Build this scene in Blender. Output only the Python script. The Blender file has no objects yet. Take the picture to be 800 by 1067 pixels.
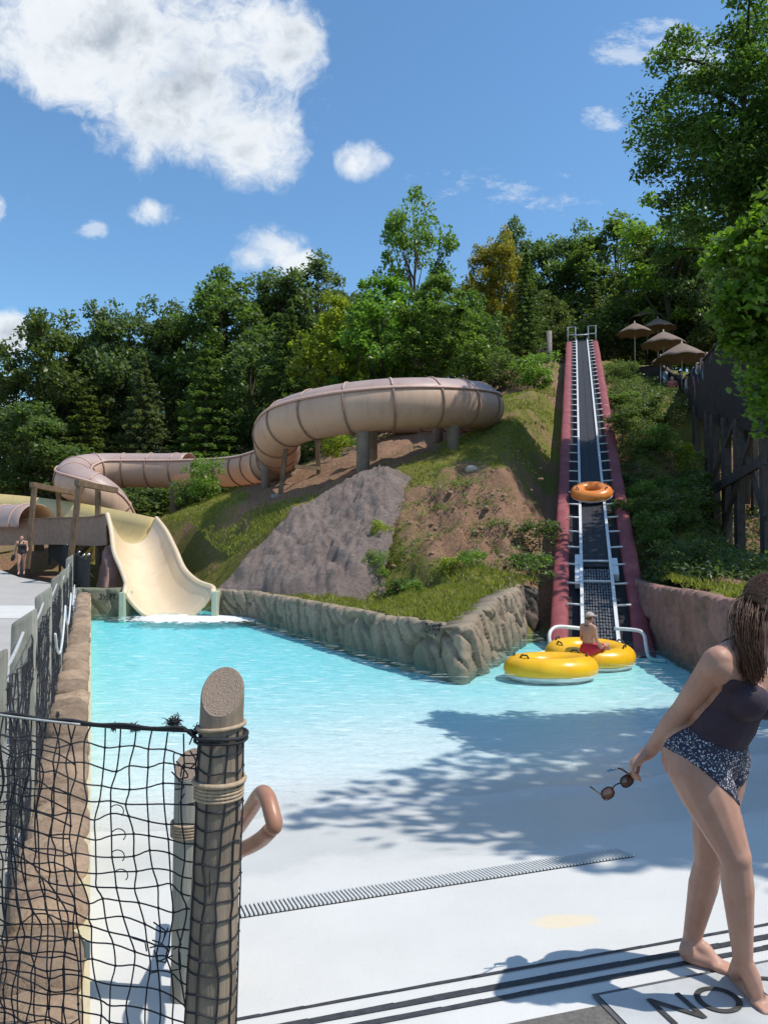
import bpy, bmesh, math, random
import numpy as np
from mathutils import Vector, Matrix

random.seed(7)
RNG = np.random.default_rng(11)
sc = bpy.context.scene
COL = sc.collection
R = math.radians
K = 1.12                       # pool and hill distances
CAMZ = 1.7
PITCH = math.atan(26.5 / 800)
_f = Vector((0, math.cos(PITCH), math.sin(PITCH)))
_u = Vector((0, -math.sin(PITCH), math.cos(PITCH)))


def P(px, py, Y):
    d = Vector((1, 0, 0)) * (px - 400) + _u * (533.5 - py) + _f * 800
    d *= Y / d.y
    return Vector((d.x, d.y, d.z + CAMZ))


def PK(px, py, Y):
    return P(px, py, Y * K)


def G(px, py, z=0.0):
    d = Vector((1, 0, 0)) * (px - 400) + _u * (533.5 - py) + _f * 800
    t = (z - CAMZ) / d.z
    return Vector((d.x * t, d.y * t, z))


# ---------------------------------------------------------------- noise
def _hash(ix, iy, iz=0, seed=0):
    h = (ix.astype(np.int64) * 374761393 + iy.astype(np.int64) * 668265263 + np.int64(iz) * 2147483647 if np.isscalar(iz)
         else ix.astype(np.int64) * 374761393 + iy.astype(np.int64) * 668265263 + iz.astype(np.int64) * 1274126177)
    h = (h + seed * 974711) & 0xFFFFFFFF
    h = ((h ^ (h >> 13)) * 1274126177) & 0xFFFFFFFF
    h = ((h ^ (h >> 16)) * 2246822519) & 0xFFFFFFFF
    h = h ^ (h >> 15)
    return (h & 0xFFFFFF) / float(0x1000000)


def vnoise(x, y, seed=0):
    x = np.asarray(x, float); y = np.asarray(y, float)
    ix = np.floor(x); iy = np.floor(y); fx = x - ix; fy = y - iy
    fx = fx * fx * (3 - 2 * fx); fy = fy * fy * (3 - 2 * fy)
    a = _hash(ix, iy, 0, seed); b = _hash(ix + 1, iy, 0, seed)
    c = _hash(ix, iy + 1, 0, seed); d = _hash(ix + 1, iy + 1, 0, seed)
    return (a * (1 - fx) + b * fx) * (1 - fy) + (c * (1 - fx) + d * fx) * fy


def fbm(x, y, seed=0, oct=4):
    s = 0; a = .5
    for o in range(oct):
        s = s + a * (vnoise(x, y, seed + o * 17) - .5) * 2
        x = np.asarray(x) * 2.03 + 5.1; y = np.asarray(y) * 2.03 + 2.7; a *= .5
    return s


def cell2(x, y, seed=0):
    x = np.asarray(x, float); y = np.asarray(y, float)
    ix = np.floor(x); iy = np.floor(y)
    f1 = np.full(x.shape, 9.0); f2 = np.full(x.shape, 9.0); cid = np.zeros(x.shape)
    for dx in (-1, 0, 1):
        for dy in (-1, 0, 1):
            cx = ix + dx; cy = iy + dy
            px = cx + .12 + .76 * _hash(cx, cy, 0, seed); py = cy + .12 + .76 * _hash(cx, cy, 0, seed + 5)
            d = np.hypot(px - x, py - y)
            near = d < f1
            f2 = np.where(near, f1, np.minimum(f2, d))
            cid = np.where(near, _hash(cx, cy, 0, seed + 9), cid)
            f1 = np.where(near, d, f1)
    return f1, f2, cid


# ---------------------------------------------------------------- objects
def tag(o, label=None, cat=None, group=None, kind=None):
    if label: o['label'] = label
    if cat: o['category'] = cat
    if group: o['group'] = group
    if kind: o['kind'] = kind
    return o


def link(name, me, m=None, parent=None, loc=None):
    o = bpy.data.objects.new(name, me)
    COL.objects.link(o)
    if m is not None:
        for mm in (m if isinstance(m, (list, tuple)) else [m]):
            me.materials.append(mm)
    if parent is not None:
        o.parent = parent
        o.matrix_parent_inverse = Matrix.Translation(parent.location).inverted() if parent.rotation_euler.z == 0 else parent.matrix_basis.inverted()
    if loc is not None: o.location = loc
    return o


def empty(name, loc, label, cat, group=None):
    o = bpy.data.objects.new(name, None)
    o.empty_display_size = .2
    COL.objects.link(o); o.location = loc
    return tag(o, label, cat, group)


def children_of(o):
    return list(o.children)


def copy_tree(o, parent=None):
    c = o.copy(); COL.objects.link(c)
    if parent is not None:
        c.parent = parent
        c.matrix_parent_inverse = o.matrix_parent_inverse.copy()
    for ch in o.children:
        copy_tree(ch, c)
    return c


def mesh_np(name, V, F, smooth=False):
    V = np.asarray(V, np.float32); F = np.asarray(F, np.int32)
    me = bpy.data.meshes.new(name)
    me.vertices.add(len(V)); me.vertices.foreach_set('co', V.ravel())
    k = F.shape[1]
    me.loops.add(F.size); me.loops.foreach_set('vertex_index', F.ravel())
    me.polygons.add(len(F))
    me.polygons.foreach_set('loop_start', np.arange(0, F.size, k, dtype=np.int32))
    me.polygons.foreach_set('loop_total', np.full(len(F), k, np.int32))
    if smooth: me.polygons.foreach_set('use_smooth', np.ones(len(F), bool))
    me.update(calc_edges=True); me.validate()
    return me


def grid_faces(nu, nv, wrap_u=False):
    # vertex index = v*nu + u
    f = []
    iu = np.arange(nu if wrap_u else nu - 1); iv = np.arange(nv - 1)
    U, V = np.meshgrid(iu, iv)
    U2 = (U + 1) % nu
    return np.stack([V * nu + U, V * nu + U2, (V + 1) * nu + U2, (V + 1) * nu + U], -1).reshape(-1, 4)


class MB:
    def __init__(s): s.v = []; s.f = []

    def add(s, V, F):
        o = len(s.v)
        s.v += [tuple(p) for p in V]; s.f += [tuple(int(i) + o for i in f) for f in F]
        return s

    def box(s, c, size, rz=0, M=None, taper=1.0):
        hx, hy, hz = size[0] / 2, size[1] / 2, size[2] / 2
        pts = [Vector((x * hx * (taper if z > 0 else 1), y * hy * (taper if z > 0 else 1), z * hz)) for z in (-1, 1) for y in (-1, 1) for x in (-1, 1)]
        M = M or Matrix.Rotation(rz, 3, 'Z')
        c = Vector(c)
        pts = [c + M @ p for p in pts]
        return s.add(pts, [(0, 2, 3, 1), (4, 5, 7, 6), (0, 1, 5, 4), (1, 3, 7, 5), (3, 2, 6, 7), (2, 0, 4, 6)])

    def beam(s, a, b, w, h, up=(0, 0, 1)):
        a = Vector(a); b = Vector(b); d = (b - a).normalized(); up = Vector(up)
        if abs(d.dot(up)) > .98: up = Vector((0, 1, 0))
        side = d.cross(up).normalized(); n = side.cross(d)
        pts = [q + side * (sx * w / 2) + n * (sz * h / 2) for q in (a, b) for sz in (-1, 1) for sx in (-1, 1)]
        return s.add(pts, [(0, 1, 3, 2), (4, 6, 7, 5), (0, 4, 5, 1), (1, 5, 7, 3), (3, 7, 6, 2), (2, 6, 4, 0)])

    def tube(s, pts, r, n=8, caps=True, round_end=False):
        pts = [Vector(p) for p in pts]
        m = len(pts)
        rs = list(r) if hasattr(r, '__len__') else [r] * m
        if round_end:
            d0 = (pts[0] - pts[1]).normalized(); d1 = (pts[-1] - pts[-2]).normalized()
            A = [(.995, .15), (.85, .55), (.5, .87)]
            pre = [(pts[0] + d0 * rs[0] * k, rs[0] * q) for k, q in A]
            post = [(pts[-1] + d1 * rs[-1] * k, rs[-1] * q) for k, q in A[::-1]]
            pts = [p for p, _ in pre] + pts + [p for p, _ in post]
            rs = [q for _, q in pre] + rs + [q for _, q in post]
            m = len(pts)
        V = []
        t = (pts[1] - pts[0]).normalized()
        ref = Vector((0, 0, 1)) if abs(t.z) < .9 else Vector((1, 0, 0))
        nrm = t.cross(ref).normalized()
        for i in range(m):
            t2 = (pts[min(i + 1, m - 1)] - pts[max(i - 1, 0)])
            if t2.length < 1e-9: t2 = t
            t2 = t2.normalized()
            nrm = (nrm - t2 * nrm.dot(t2))
            if nrm.length < 1e-6: nrm = t2.orthogonal()
            nrm.normalize(); bn = t2.cross(nrm)
            for k in range(n):
                a = 2 * math.pi * k / n
                V.append(pts[i] + (nrm * math.cos(a) + bn * math.sin(a)) * rs[i])
            t = t2
        F = [(i * n + k, i * n + (k + 1) % n, (i + 1) * n + (k + 1) % n, (i + 1) * n + k) for i in range(m - 1) for k in range(n)]
        if caps: F += [tuple(range(n - 1, -1, -1)), tuple((m - 1) * n + k for k in range(n))]
        return s.add(V, F)

    def ell(s, c, r, M=None, nu=16, nv=10):
        c = Vector(c); M = M or Matrix.Identity(3)
        V = [c + M @ Vector((0, 0, -r[2]))]
        for j in range(1, nv):
            a = -math.pi / 2 + math.pi * j / nv
            for i in range(nu):
                b = 2 * math.pi * i / nu
                V.append(c + M @ Vector((r[0] * math.cos(a) * math.cos(b), r[1] * math.cos(a) * math.sin(b), r[2] * math.sin(a))))
        V.append(c + M @ Vector((0, 0, r[2])))
        F = [(0, 1 + (i + 1) % nu, 1 + i) for i in range(nu)]
        for j in range(nv - 2):
            for i in range(nu):
                F.append((1 + j * nu + i, 1 + j * nu + (i + 1) % nu, 1 + (j + 1) * nu + (i + 1) % nu, 1 + (j + 1) * nu + i))
        L = len(V) - 1; b0 = 1 + (nv - 2) * nu
        F += [(b0 + i, b0 + (i + 1) % nu, L) for i in range(nu)]
        return s.add(V, F)

    def lathe(s, c, prof, n=24, M=None):
        c = Vector(c); M = M or Matrix.Identity(3)
        V = [c + M @ Vector((r * math.cos(2 * math.pi * k / n), r * math.sin(2 * math.pi * k / n), z)) for r, z in prof for k in range(n)]
        m = len(prof)
        F = [(i * n + k, i * n + (k + 1) % n, (i + 1) * n + (k + 1) % n, (i + 1) * n + k) for i in range(m - 1) for k in range(n)]
        F += [tuple(range(n - 1, -1, -1)), tuple((m - 1) * n + k for k in range(n))]
        return s.add(V, F)

    def build(s, name, m, parent=None, smooth=False, bevel=0):
        me = bpy.data.meshes.new(name)
        me.from_pydata([tuple(p) for p in s.v], [], s.f)
        if bevel:
            bm = bmesh.new(); bm.from_mesh(me)
            bmesh.ops.recalc_face_normals(bm, faces=bm.faces)
            es = [e for e in bm.edges if len(e.link_faces) == 2 and e.calc_face_angle(0) > .6]
            bmesh.ops.bevel(bm, geom=es, offset=bevel, segments=2, affect='EDGES', profile=.6)
            bm.to_mesh(me); bm.free()
        if smooth:
            me.polygons.foreach_set('use_smooth', np.ones(len(me.polygons), bool))
        me.update()
        return link(name, me, m, parent)


def spline(pts, n=12):
    pts = [Vector(p) for p in pts]
    out = []
    for i in range(len(pts) - 1):
        p0 = pts[max(i - 1, 0)]; p1 = pts[i]; p2 = pts[i + 1]; p3 = pts[min(i + 2, len(pts) - 1)]
        for k in range(n):
            t = k / n
            out.append(.5 * ((2 * p1) + (p2 - p0) * t + (2 * p0 - 5 * p1 + 4 * p2 - p3) * t * t + (3 * p1 - p0 - 3 * p2 + p3) * t ** 3))
    out.append(pts[-1].copy())
    return out


def resample(pts, step):
    d = [0]
    for a, b in zip(pts, pts[1:]): d.append(d[-1] + (b - a).length)
    n = max(2, int(d[-1] / step) + 1); out = []; j = 0
    for i in range(n):
        t = d[-1] * i / (n - 1)
        while j < len(d) - 2 and d[j + 1] < t: j += 1
        q = (t - d[j]) / max(1e-9, d[j + 1] - d[j])
        out.append(pts[j].lerp(pts[j + 1], q))
    return out


# ---------------------------------------------------------------- materials
class NT:
    def __init__(s, nt): s.nt = nt; s.n = nt.nodes; s.l = nt.links

    def new(s, t, **kw):
        n = s.n.new(t)
        for k, v in kw.items(): setattr(n, k, v)
        return n

    def put(s, sock, v):
        if v is None: return
        if isinstance(v, bpy.types.NodeSocket): s.l.new(v, sock)
        else: sock.default_value = v

    def math(s, op, a, b=None, c=None, clamp=False):
        n = s.new('ShaderNodeMath', operation=op, use_clamp=clamp)
        for i, v in enumerate((a, b, c)):
            if v is not None: s.put(n.inputs[i], v)
        return n.outputs[0]

    def mix(s, fac, a, b, mode='MIX'):
        n = s.new('ShaderNodeMix', data_type='RGBA', blend_type=mode)
        s.put(n.inputs[0], fac); s.put(n.inputs[6], a); s.put(n.inputs[7], b)
        return n.outputs[2]

    def ramp(s, fac, stops, interp='LINEAR'):
        n = s.new('ShaderNodeValToRGB'); n.color_ramp.interpolation = interp
        e = n.color_ramp.elements
        while len(e) < len(stops): e.new(.5)
        for i, (p, c) in enumerate(stops):
            e[i].position = p
            e[i].color = c if len(c) == 4 else (*c, 1)
        s.put(n.inputs[0], fac)
        return n.outputs[0]

    def noise(s, vec, scale, detail=4, rough=.6, out=0, dist=0):
        n = s.new('ShaderNodeTexNoise')
        s.put(n.inputs['Vector'], vec); n.inputs['Scale'].default_value = scale
        n.inputs['Detail'].default_value = detail; n.inputs['Roughness'].default_value = rough
        n.inputs['Distortion'].default_value = dist
        return n.outputs[out]

    def coord(s, out='Object'): return s.new('ShaderNodeTexCoord').outputs[out]

    def mapping(s, vec, scale=(1, 1, 1), rot=(0, 0, 0), loc=(0, 0, 0)):
        n = s.new('ShaderNodeMapping'); s.put(n.inputs[0], vec)
        n.inputs['Scale'].default_value = scale; n.inputs['Rotation'].default_value = rot; n.inputs['Location'].default_value = loc
        return n.outputs[0]

    def bump(s, h, strength=.3, dist=.02, normal=None):
        n = s.new('ShaderNodeBump'); n.inputs['Strength'].default_value = strength; n.inputs['Distance'].default_value = dist
        s.put(n.inputs['Height'], h)
        if normal is not None: s.put(n.inputs['Normal'], normal)
        return n.outputs[0]


def newmat(name):
    m = bpy.data.materials.new(name); m.use_nodes = True
    m.node_tree.nodes.clear()
    t = NT(m.node_tree)
    out = t.new('ShaderNodeOutputMaterial')
    return m, t, out


def c4(c): return (*c, 1) if len(c) == 3 else c


def mat(name, col, col2=None, rough=.6, scale=8, stretch=(1, 1, 1), bump=.15, bdist=.01, bscale=None, metal=0, detail=5,
        dirt=None, dirt_scale=2, dirt_amt=(.55, .75), spec=.4, coat=0):
    """two-tone noise colour, optional stains, bump"""
    m, t, out = newmat(name)
    b = t.new('ShaderNodeBsdfPrincipled')
    co = t.mapping(t.coord(), stretch)
    col2 = col2 or tuple(x * .75 for x in col)
    n1 = t.noise(co, scale, detail)
    c = t.mix(t.ramp(n1, [(.32, (0, 0, 0)), (.68, (1, 1, 1))]), c4(col), c4(col2))
    if dirt:
        n2 = t.noise(co, dirt_scale, 6, .7)
        c = t.mix(t.ramp(n2, [(dirt_amt[0], (0, 0, 0)), (dirt_amt[1], (1, 1, 1))]), c, c4(dirt))
    t.put(b.inputs['Base Color'], c)
    t.put(b.inputs['Roughness'], t.math('ADD', t.math('MULTIPLY', n1, .2), rough - .1, clamp=True))
    b.inputs['Metallic'].default_value = metal
    b.inputs['Specular IOR Level'].default_value = spec
    b.inputs['Coat Weight'].default_value = coat
    if bump:
        n3 = t.noise(co, bscale or scale * 2.5, 6, .65)
        t.put(b.inputs['Normal'], t.bump(n3, bump, bdist))
    t.put(out.inputs[0], b.outputs[0])
    return m


def wood_mat(name, col, col2, grain=30, along='Z', dirt=None):
    st = {'Z': (grain, grain, 1.2), 'X': (1.2, grain, grain), 'Y': (grain, 1.2, grain)}[along]
    m, t, out = newmat(name)
    b = t.new('ShaderNodeBsdfPrincipled')
    co = t.mapping(t.coord(), st)
    n1 = t.noise(co, 1.0, 6, .7, dist=.6)
    n2 = t.noise(t.coord(), 3.5, 4, .6)
    n4 = t.noise(co, 3.5, 3, .6)
    c = t.mix(t.ramp(n1, [(.3, (0, 0, 0)), (.7, (1, 1, 1))]), c4(col2), c4(col))
    c = t.mix(t.math('MULTIPLY', t.ramp(n2, [(.45, (0, 0, 0)), (.7, (1, 1, 1))]), .5), c, c4(dirt or tuple(x * .5 for x in col2)))
    c = t.mix(t.ramp(n4, [(.28, (1, 1, 1)), (.36, (0, 0, 0))]), c, c4(tuple(x * .3 for x in col2)))
    t.put(b.inputs['Base Color'], c); b.inputs['Roughness'].default_value = .85
    b.inputs['Specular IOR Level'].default_value = .2
    t.put(b.inputs['Normal'], t.bump(t.math('ADD', n1, t.math('MULTIPLY', n4, .6)), .7, .006))
    t.put(out.inputs[0], b.outputs[0])
    return m


M = {}
M['post_wood'] = wood_mat('weathered wood', (.36, .28, .205), (.19, .145, .105), 26)
M['fence_wood'] = wood_mat('grey green fence wood', (.42, .40, .33), (.25, .235, .19), 24)
M['frame_wood'] = wood_mat('timber frame wood', (.24, .17, .11), (.12, .08, .055), 22)
M['dark_wood'] = wood_mat('dark plank wood', (.075, .06, .055), (.04, .033, .03), 18)
M['dark_wood2'] = wood_mat('dark post wood', (.13, .105, .095), (.07, .055, .05), 18)
M['net'] = mat('black net cord', (.018, .018, .022), (.03, .03, .034), .8, 60, bump=.3, bdist=.002)
M['rope'] = mat('tan rope', (.48, .36, .24), (.32, .23, .15), .9, 60, bump=.5, bdist=.003)
M['cable'] = mat('pale cable', (.5, .5, .48), (.35, .35, .33), .6, 40, bump=.1)
M['rail_paint'] = mat('terracotta rail paint', (.42, .205, .13), (.36, .17, .105), .38, 14, bump=.08, bdist=.002, dirt=(.3, .17, .12), dirt_scale=9)
M['kerb'] = mat('tan kerb stone', (.42, .31, .225), (.27, .195, .14), .9, 5, bump=.6, bdist=.02, bscale=16, dirt=(.15, .11, .08), dirt_scale=3.5, dirt_amt=(.6, .75))
def kerb_mat():
    m, t, out = newmat('tan kerb stones')
    b = t.new('ShaderNodeBsdfPrincipled'); co = t.coord(); g = t.new('ShaderNodeNewGeometry')
    n = t.noise(co, 5, 6, .68); n2 = t.noise(co, 28, 5, .7); n3 = t.noise(co, 2.2, 4)
    c = t.mix(t.ramp(n, [(.34, (0, 0, 0)), (.66, (1, 1, 1))]), (.40, .30, .215, 1), (.25, .18, .13, 1))
    c = t.mix(t.math('MULTIPLY', t.ramp(n2, [(.52, (0, 0, 0)), (.7, (1, 1, 1))]), .6), c, (.13, .095, .07, 1))
    c = t.mix(t.math('MULTIPLY', t.ramp(n3, [(.52, (0, 0, 0)), (.68, (1, 1, 1))]), .5), c, (.20, .155, .12, 1))
    c = t.mix(1.0, c, t.ramp(g.outputs['Random Per Island'], [(0, (.72, .70, .68)), (1, (1.18, 1.12, 1.05))]), 'MULTIPLY')
    t.put(b.inputs['Base Color'], c); b.inputs['Roughness'].default_value = .92; b.inputs['Specular IOR Level'].default_value = .2
    t.put(b.inputs['Normal'], t.bump(t.math('ADD', n, t.math('MULTIPLY', n2, .7)), .9, .03))
    t.put(out.inputs[0], b.outputs[0])
    return m


M['kerb'] = kerb_mat()
M['kerb_face'] = mat('pale kerb face', (.62, .55, .36), (.5, .42, .25), .8, 6, bump=.2, dirt=(.35, .3, .2), dirt_scale=3)
M['concrete'] = mat('deck concrete', (.43, .405, .375), (.37, .345, .32), .85, 1.2, bump=.15, bdist=.004, bscale=40, dirt=(.36, .33, .3), dirt_scale=.5)
M['asphalt'] = mat('asphalt walkway', (.16, .145, .13), (.10, .09, .082), .9, 60, bump=.5, bdist=.004, bscale=140, dirt=(.25, .22, .19), dirt_scale=5)
M['drain'] = mat('dark drain slot', (.03, .03, .034), (.06, .06, .065), .6, 30, bump=.2)
M['grate'] = mat('pale drain grate', (.62, .62, .6), (.52, .52, .5), .5, 30, bump=.1)
M['white_metal'] = mat('white painted steel', (.75, .75, .75), (.6, .6, .6), .4, 10, bump=.05, dirt=(.4, .37, .34), dirt_scale=6, dirt_amt=(.62, .75))
M['chrome'] = mat('brushed steel pipe', (.62, .62, .64), (.5, .5, .52), .28, 20, bump=.03, metal=.85)
M['red_pad'] = mat('faded maroon pad', (.29, .07, .075), (.20, .045, .05), .7, 2.2, bump=.25, bdist=.03, bscale=3, dirt=(.38, .13, .12), dirt_scale=1.3)
M['belt'] = mat('black rubber belt', (.018, .018, .023), (.03, .03, .036), .7, 4, bump=.25, bdist=.01, bscale=24)
M['belt_cleat'] = mat('grey wet cleats', (.16, .155, .16), (.09, .088, .09), .35, 18, bump=.2)
M['black'] = mat('dark trough', (.014, .014, .016), (.024, .024, .026), .7, 6, bump=.1)
M['black_fence'] = mat('black fence metal', (.02, .021, .022), (.03, .03, .03), .55, 12, bump=.05)
M['flume'] = None
M['yellow_tube'] = mat('yellow vinyl', (.86, .48, .012), (.80, .41, .012), .3, 3, bump=.12, bdist=.02, bscale=6, dirt=(.66, .30, .02), dirt_scale=5, dirt_amt=(.6, .8))
M['orange_tube'] = mat('orange vinyl', (.78, .27, .05), (.7, .2, .035), .3, 3, bump=.12, bdist=.02, bscale=6)
M['white_vinyl'] = mat('white vinyl', (.72, .73, .74), (.6, .62, .64), .35, 4, bump=.05)
M['pillar'] = mat('grey concrete pillar', (.27, .235, .205), (.2, .17, .15), .9, 5, bump=.3, bscale=20, dirt=(.13, .11, .1), dirt_scale=2)
M['umbrella'] = mat('brown umbrella cloth', (.23, .165, .125), (.17, .12, .09), .9, 10, bump=.1)
M['green_cloth'] = mat('dull green leaf', (.04, .06, .03), (.06, .08, .04), .9, 10)
M['pot'] = mat('grey pot', (.2, .2, .2), (.15, .15, .15), .8, 8)
M['bark'] = mat('tree bark', (.10, .078, .058), (.055, .042, .032), .95, 3, stretch=(4, 4, .7), bump=.8, bdist=.04, bscale=8)
M['skin'] = None


def skin_mat(name, c1, c2):
    m, t, out = newmat(name)
    b = t.new('ShaderNodeBsdfPrincipled')
    co = t.coord()
    n = t.noise(co, 7, 5, .65); n2 = t.noise(co, 90, 3)
    c = t.mix(t.ramp(n, [(.35, (0, 0, 0)), (.7, (1, 1, 1))]), c4(c1), c4(c2))
    n3 = t.noise(co, 45, 2)
    c = t.mix(t.math('MULTIPLY', t.ramp(n3, [(.62, (0, 0, 0)), (.72, (1, 1, 1))]), .35), c, c4(tuple(x * .62 for x in c1)))
    t.put(b.inputs['Base Color'], c); b.inputs['Roughness'].default_value = .5
    b.inputs['Subsurface Weight'].default_value = .12
    b.inputs['Subsurface Radius'].default_value = (.02, .008, .004)
    b.inputs['Subsurface Scale'].default_value = .5
    b.inputs['Specular IOR Level'].default_value = .35
    t.put(b.inputs['Normal'], t.bump(n2, .12, .002))
    t.put(out.inputs[0], b.outputs[0])
    return m


M['skin'] = skin_mat('tanned skin', (.50, .28, .20), (.40, .205, .14))
M['skin_far'] = skin_mat('sunny skin', (.52, .30, .21), (.44, .23, .16))
M['hair'] = mat('brown hair', (.085, .038, .02), (.14, .066, .036), .45, 60, stretch=(6, 6, .6), bump=0)
M['top'] = mat('dark plum swim top', (.035, .022, .034), (.045, .028, .042), .75, 30, bump=.2, bdist=.002, bscale=120)
M['black_suit'] = mat('black swimsuit', (.012, .012, .014), (.02, .02, .02), .6, 20)
M['red_cloth'] = mat('red trunks', (.55, .03, .05), (.42, .02, .04), .7, 14)
M['cap_cloth'] = mat('pale cap', (.5, .42, .36), (.4, .33, .28), .8, 14)


def print_mat():
    m, t, out = newmat('navy and white printed cloth')
    b = t.new('ShaderNodeBsdfPrincipled')
    v = t.new('ShaderNodeTexVoronoi'); v.inputs['Scale'].default_value = 135
    t.put(v.inputs['Vector'], t.mix(.02, t.coord(), t.noise(t.coord(), 40, 2, out=1)))
    f = t.ramp(v.outputs['Distance'], [(.30, (1, 1, 1)), (.42, (0, 0, 0))])
    k = t.ramp(t.noise(t.coord(), 60, 2), [(.42, (0, 0, 0)), (.5, (1, 1, 1))])
    c = t.mix(t.math('MULTIPLY', f, k), (.022, .022, .045, 1), (.62, .6, .62, 1))
    t.put(b.inputs['Base Color'], c); b.inputs['Roughness'].default_value = .75
    t.put(out.inputs[0], b.outputs[0])
    return m


M['print'] = print_mat()


def cut_mat():
    m, t, out = newmat('sawn post end with rings')
    b = t.new('ShaderNodeBsdfPrincipled')
    co = t.coord('UV')
    w = t.new('ShaderNodeTexWave', wave_type='RINGS', rings_direction='Z')
    t.put(w.inputs['Vector'], co); w.inputs['Scale'].default_value = 6; w.inputs['Distortion'].default_value = 1.5
    w.inputs['Detail'].default_value = 3; w.inputs['Detail Scale'].default_value = 2
    n = t.noise(co, 14, 6, .7)
    c = t.mix(w.outputs['Fac'], (.37, .275, .205, 1), (.25, .18, .13, 1))
    c = t.mix(t.ramp(n, [(.56, (0, 0, 0)), (.70, (1, 1, 1))]), c, (.12, .085, .065, 1))
    t.put(b.inputs['Base Color'], c); b.inputs['Roughness'].default_value = .9
    t.put(b.inputs['Normal'], t.bump(n, .9, .012))
    t.put(out.inputs[0], b.outputs[0])
    return m


M['cut'] = cut_mat()


def flume_mat(name, col, col2, streak, trans=.25, rough=.35):
    m, t, out = newmat(name)
    b = t.new('ShaderNodeBsdfPrincipled')
    co = t.coord()
    n = t.noise(co, .9, 5, .6)
    c = t.mix(t.ramp(n, [(.35, (0, 0, 0)), (.7, (1, 1, 1))]), c4(col), c4(col2))
    s = t.noise(t.mapping(co, (2.2, 2.2, .35)), 1.6, 6, .7)
    c = t.mix(t.math('MULTIPLY', t.ramp(s, [(.5, (0, 0, 0)), (.75, (1, 1, 1))]), .6), c, c4(streak))
    t.put(b.inputs['Base Color'], c); b.inputs['Roughness'].default_value = rough
    b.inputs['Specular IOR Level'].default_value = .4
    tr = t.new('ShaderNodeBsdfTranslucent'); t.put(tr.inputs[0], c)
    mx = t.new('ShaderNodeMixShader'); mx.inputs[0].default_value = trans
    t.l.new(b.outputs[0], mx.inputs[1]); t.l.new(tr.outputs[0], mx.inputs[2])
    t.put(out.inputs[0], mx.outputs[0])
    return m


M['flume'] = flume_mat('peach fibreglass flume', (.80, .575, .43), (.74, .515, .38), (.56, .37, .27), .38, .48)
M['cover'] = flume_mat('mauve flume cover', (.53, .39, .345), (.46, .335, .30), (.38, .27, .245), .2, .42)
M['flange'] = mat('brown flange', (.30, .19, .14), (.22, .14, .10), .6, 6, bump=.1)
M['seam'] = mat('pink seam lip', (.58, .38, .31), (.5, .32, .26), .5, 4, bump=.1)
M['cream'] = flume_mat('cream slide gelcoat', (.84, .68, .46), (.80, .63, .42), (.72, .5, .32), .12, .25)
M['yellow_cream'] = flume_mat('sun yellowed gelcoat', (.70, .54, .22), (.62, .48, .2), (.5, .38, .2), .1, .35)


def leaf_mat():
    m, t, out = newmat('leaves')
    oi = t.new('ShaderNodeObjectInfo'); g = t.new('ShaderNodeNewGeometry')
    r = g.outputs['Random Per Island']
    v = t.ramp(r, [(0, (.55, .6, .5)), (.5, (1, 1, 1)), (.9, (1.35, 1.3, 1.0)), (1, (1.7, 1.5, .9))])
    c = t.mix(1.0, oi.outputs['Color'], v, 'MULTIPLY')
    d = t.new('ShaderNodeBsdfPrincipled'); t.put(d.inputs['Base Color'], c)
    d.inputs['Roughness'].default_value = .45; d.inputs['Specular IOR Level'].default_value = .45
    tr = t.new('ShaderNodeBsdfTranslucent'); t.put(tr.inputs[0], t.mix(1.0, c, (1.5, 1.6, .7, 1), 'MULTIPLY'))
    mx = t.new('ShaderNodeMixShader'); mx.inputs[0].default_value = .48
    t.l.new(d.outputs[0], mx.inputs[1]); t.l.new(tr.outputs[0], mx.inputs[2])
    t.put(out.inputs[0], mx.outputs[0])
    return m


M['leaf'] = leaf_mat()

# ================================================================ sky, sun, camera
SUN = Vector((.50, -.10, .86)).normalized()
SUN_EL = math.asin(SUN.z); SUN_AZ = math.atan2(SUN.x, SUN.y)


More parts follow.
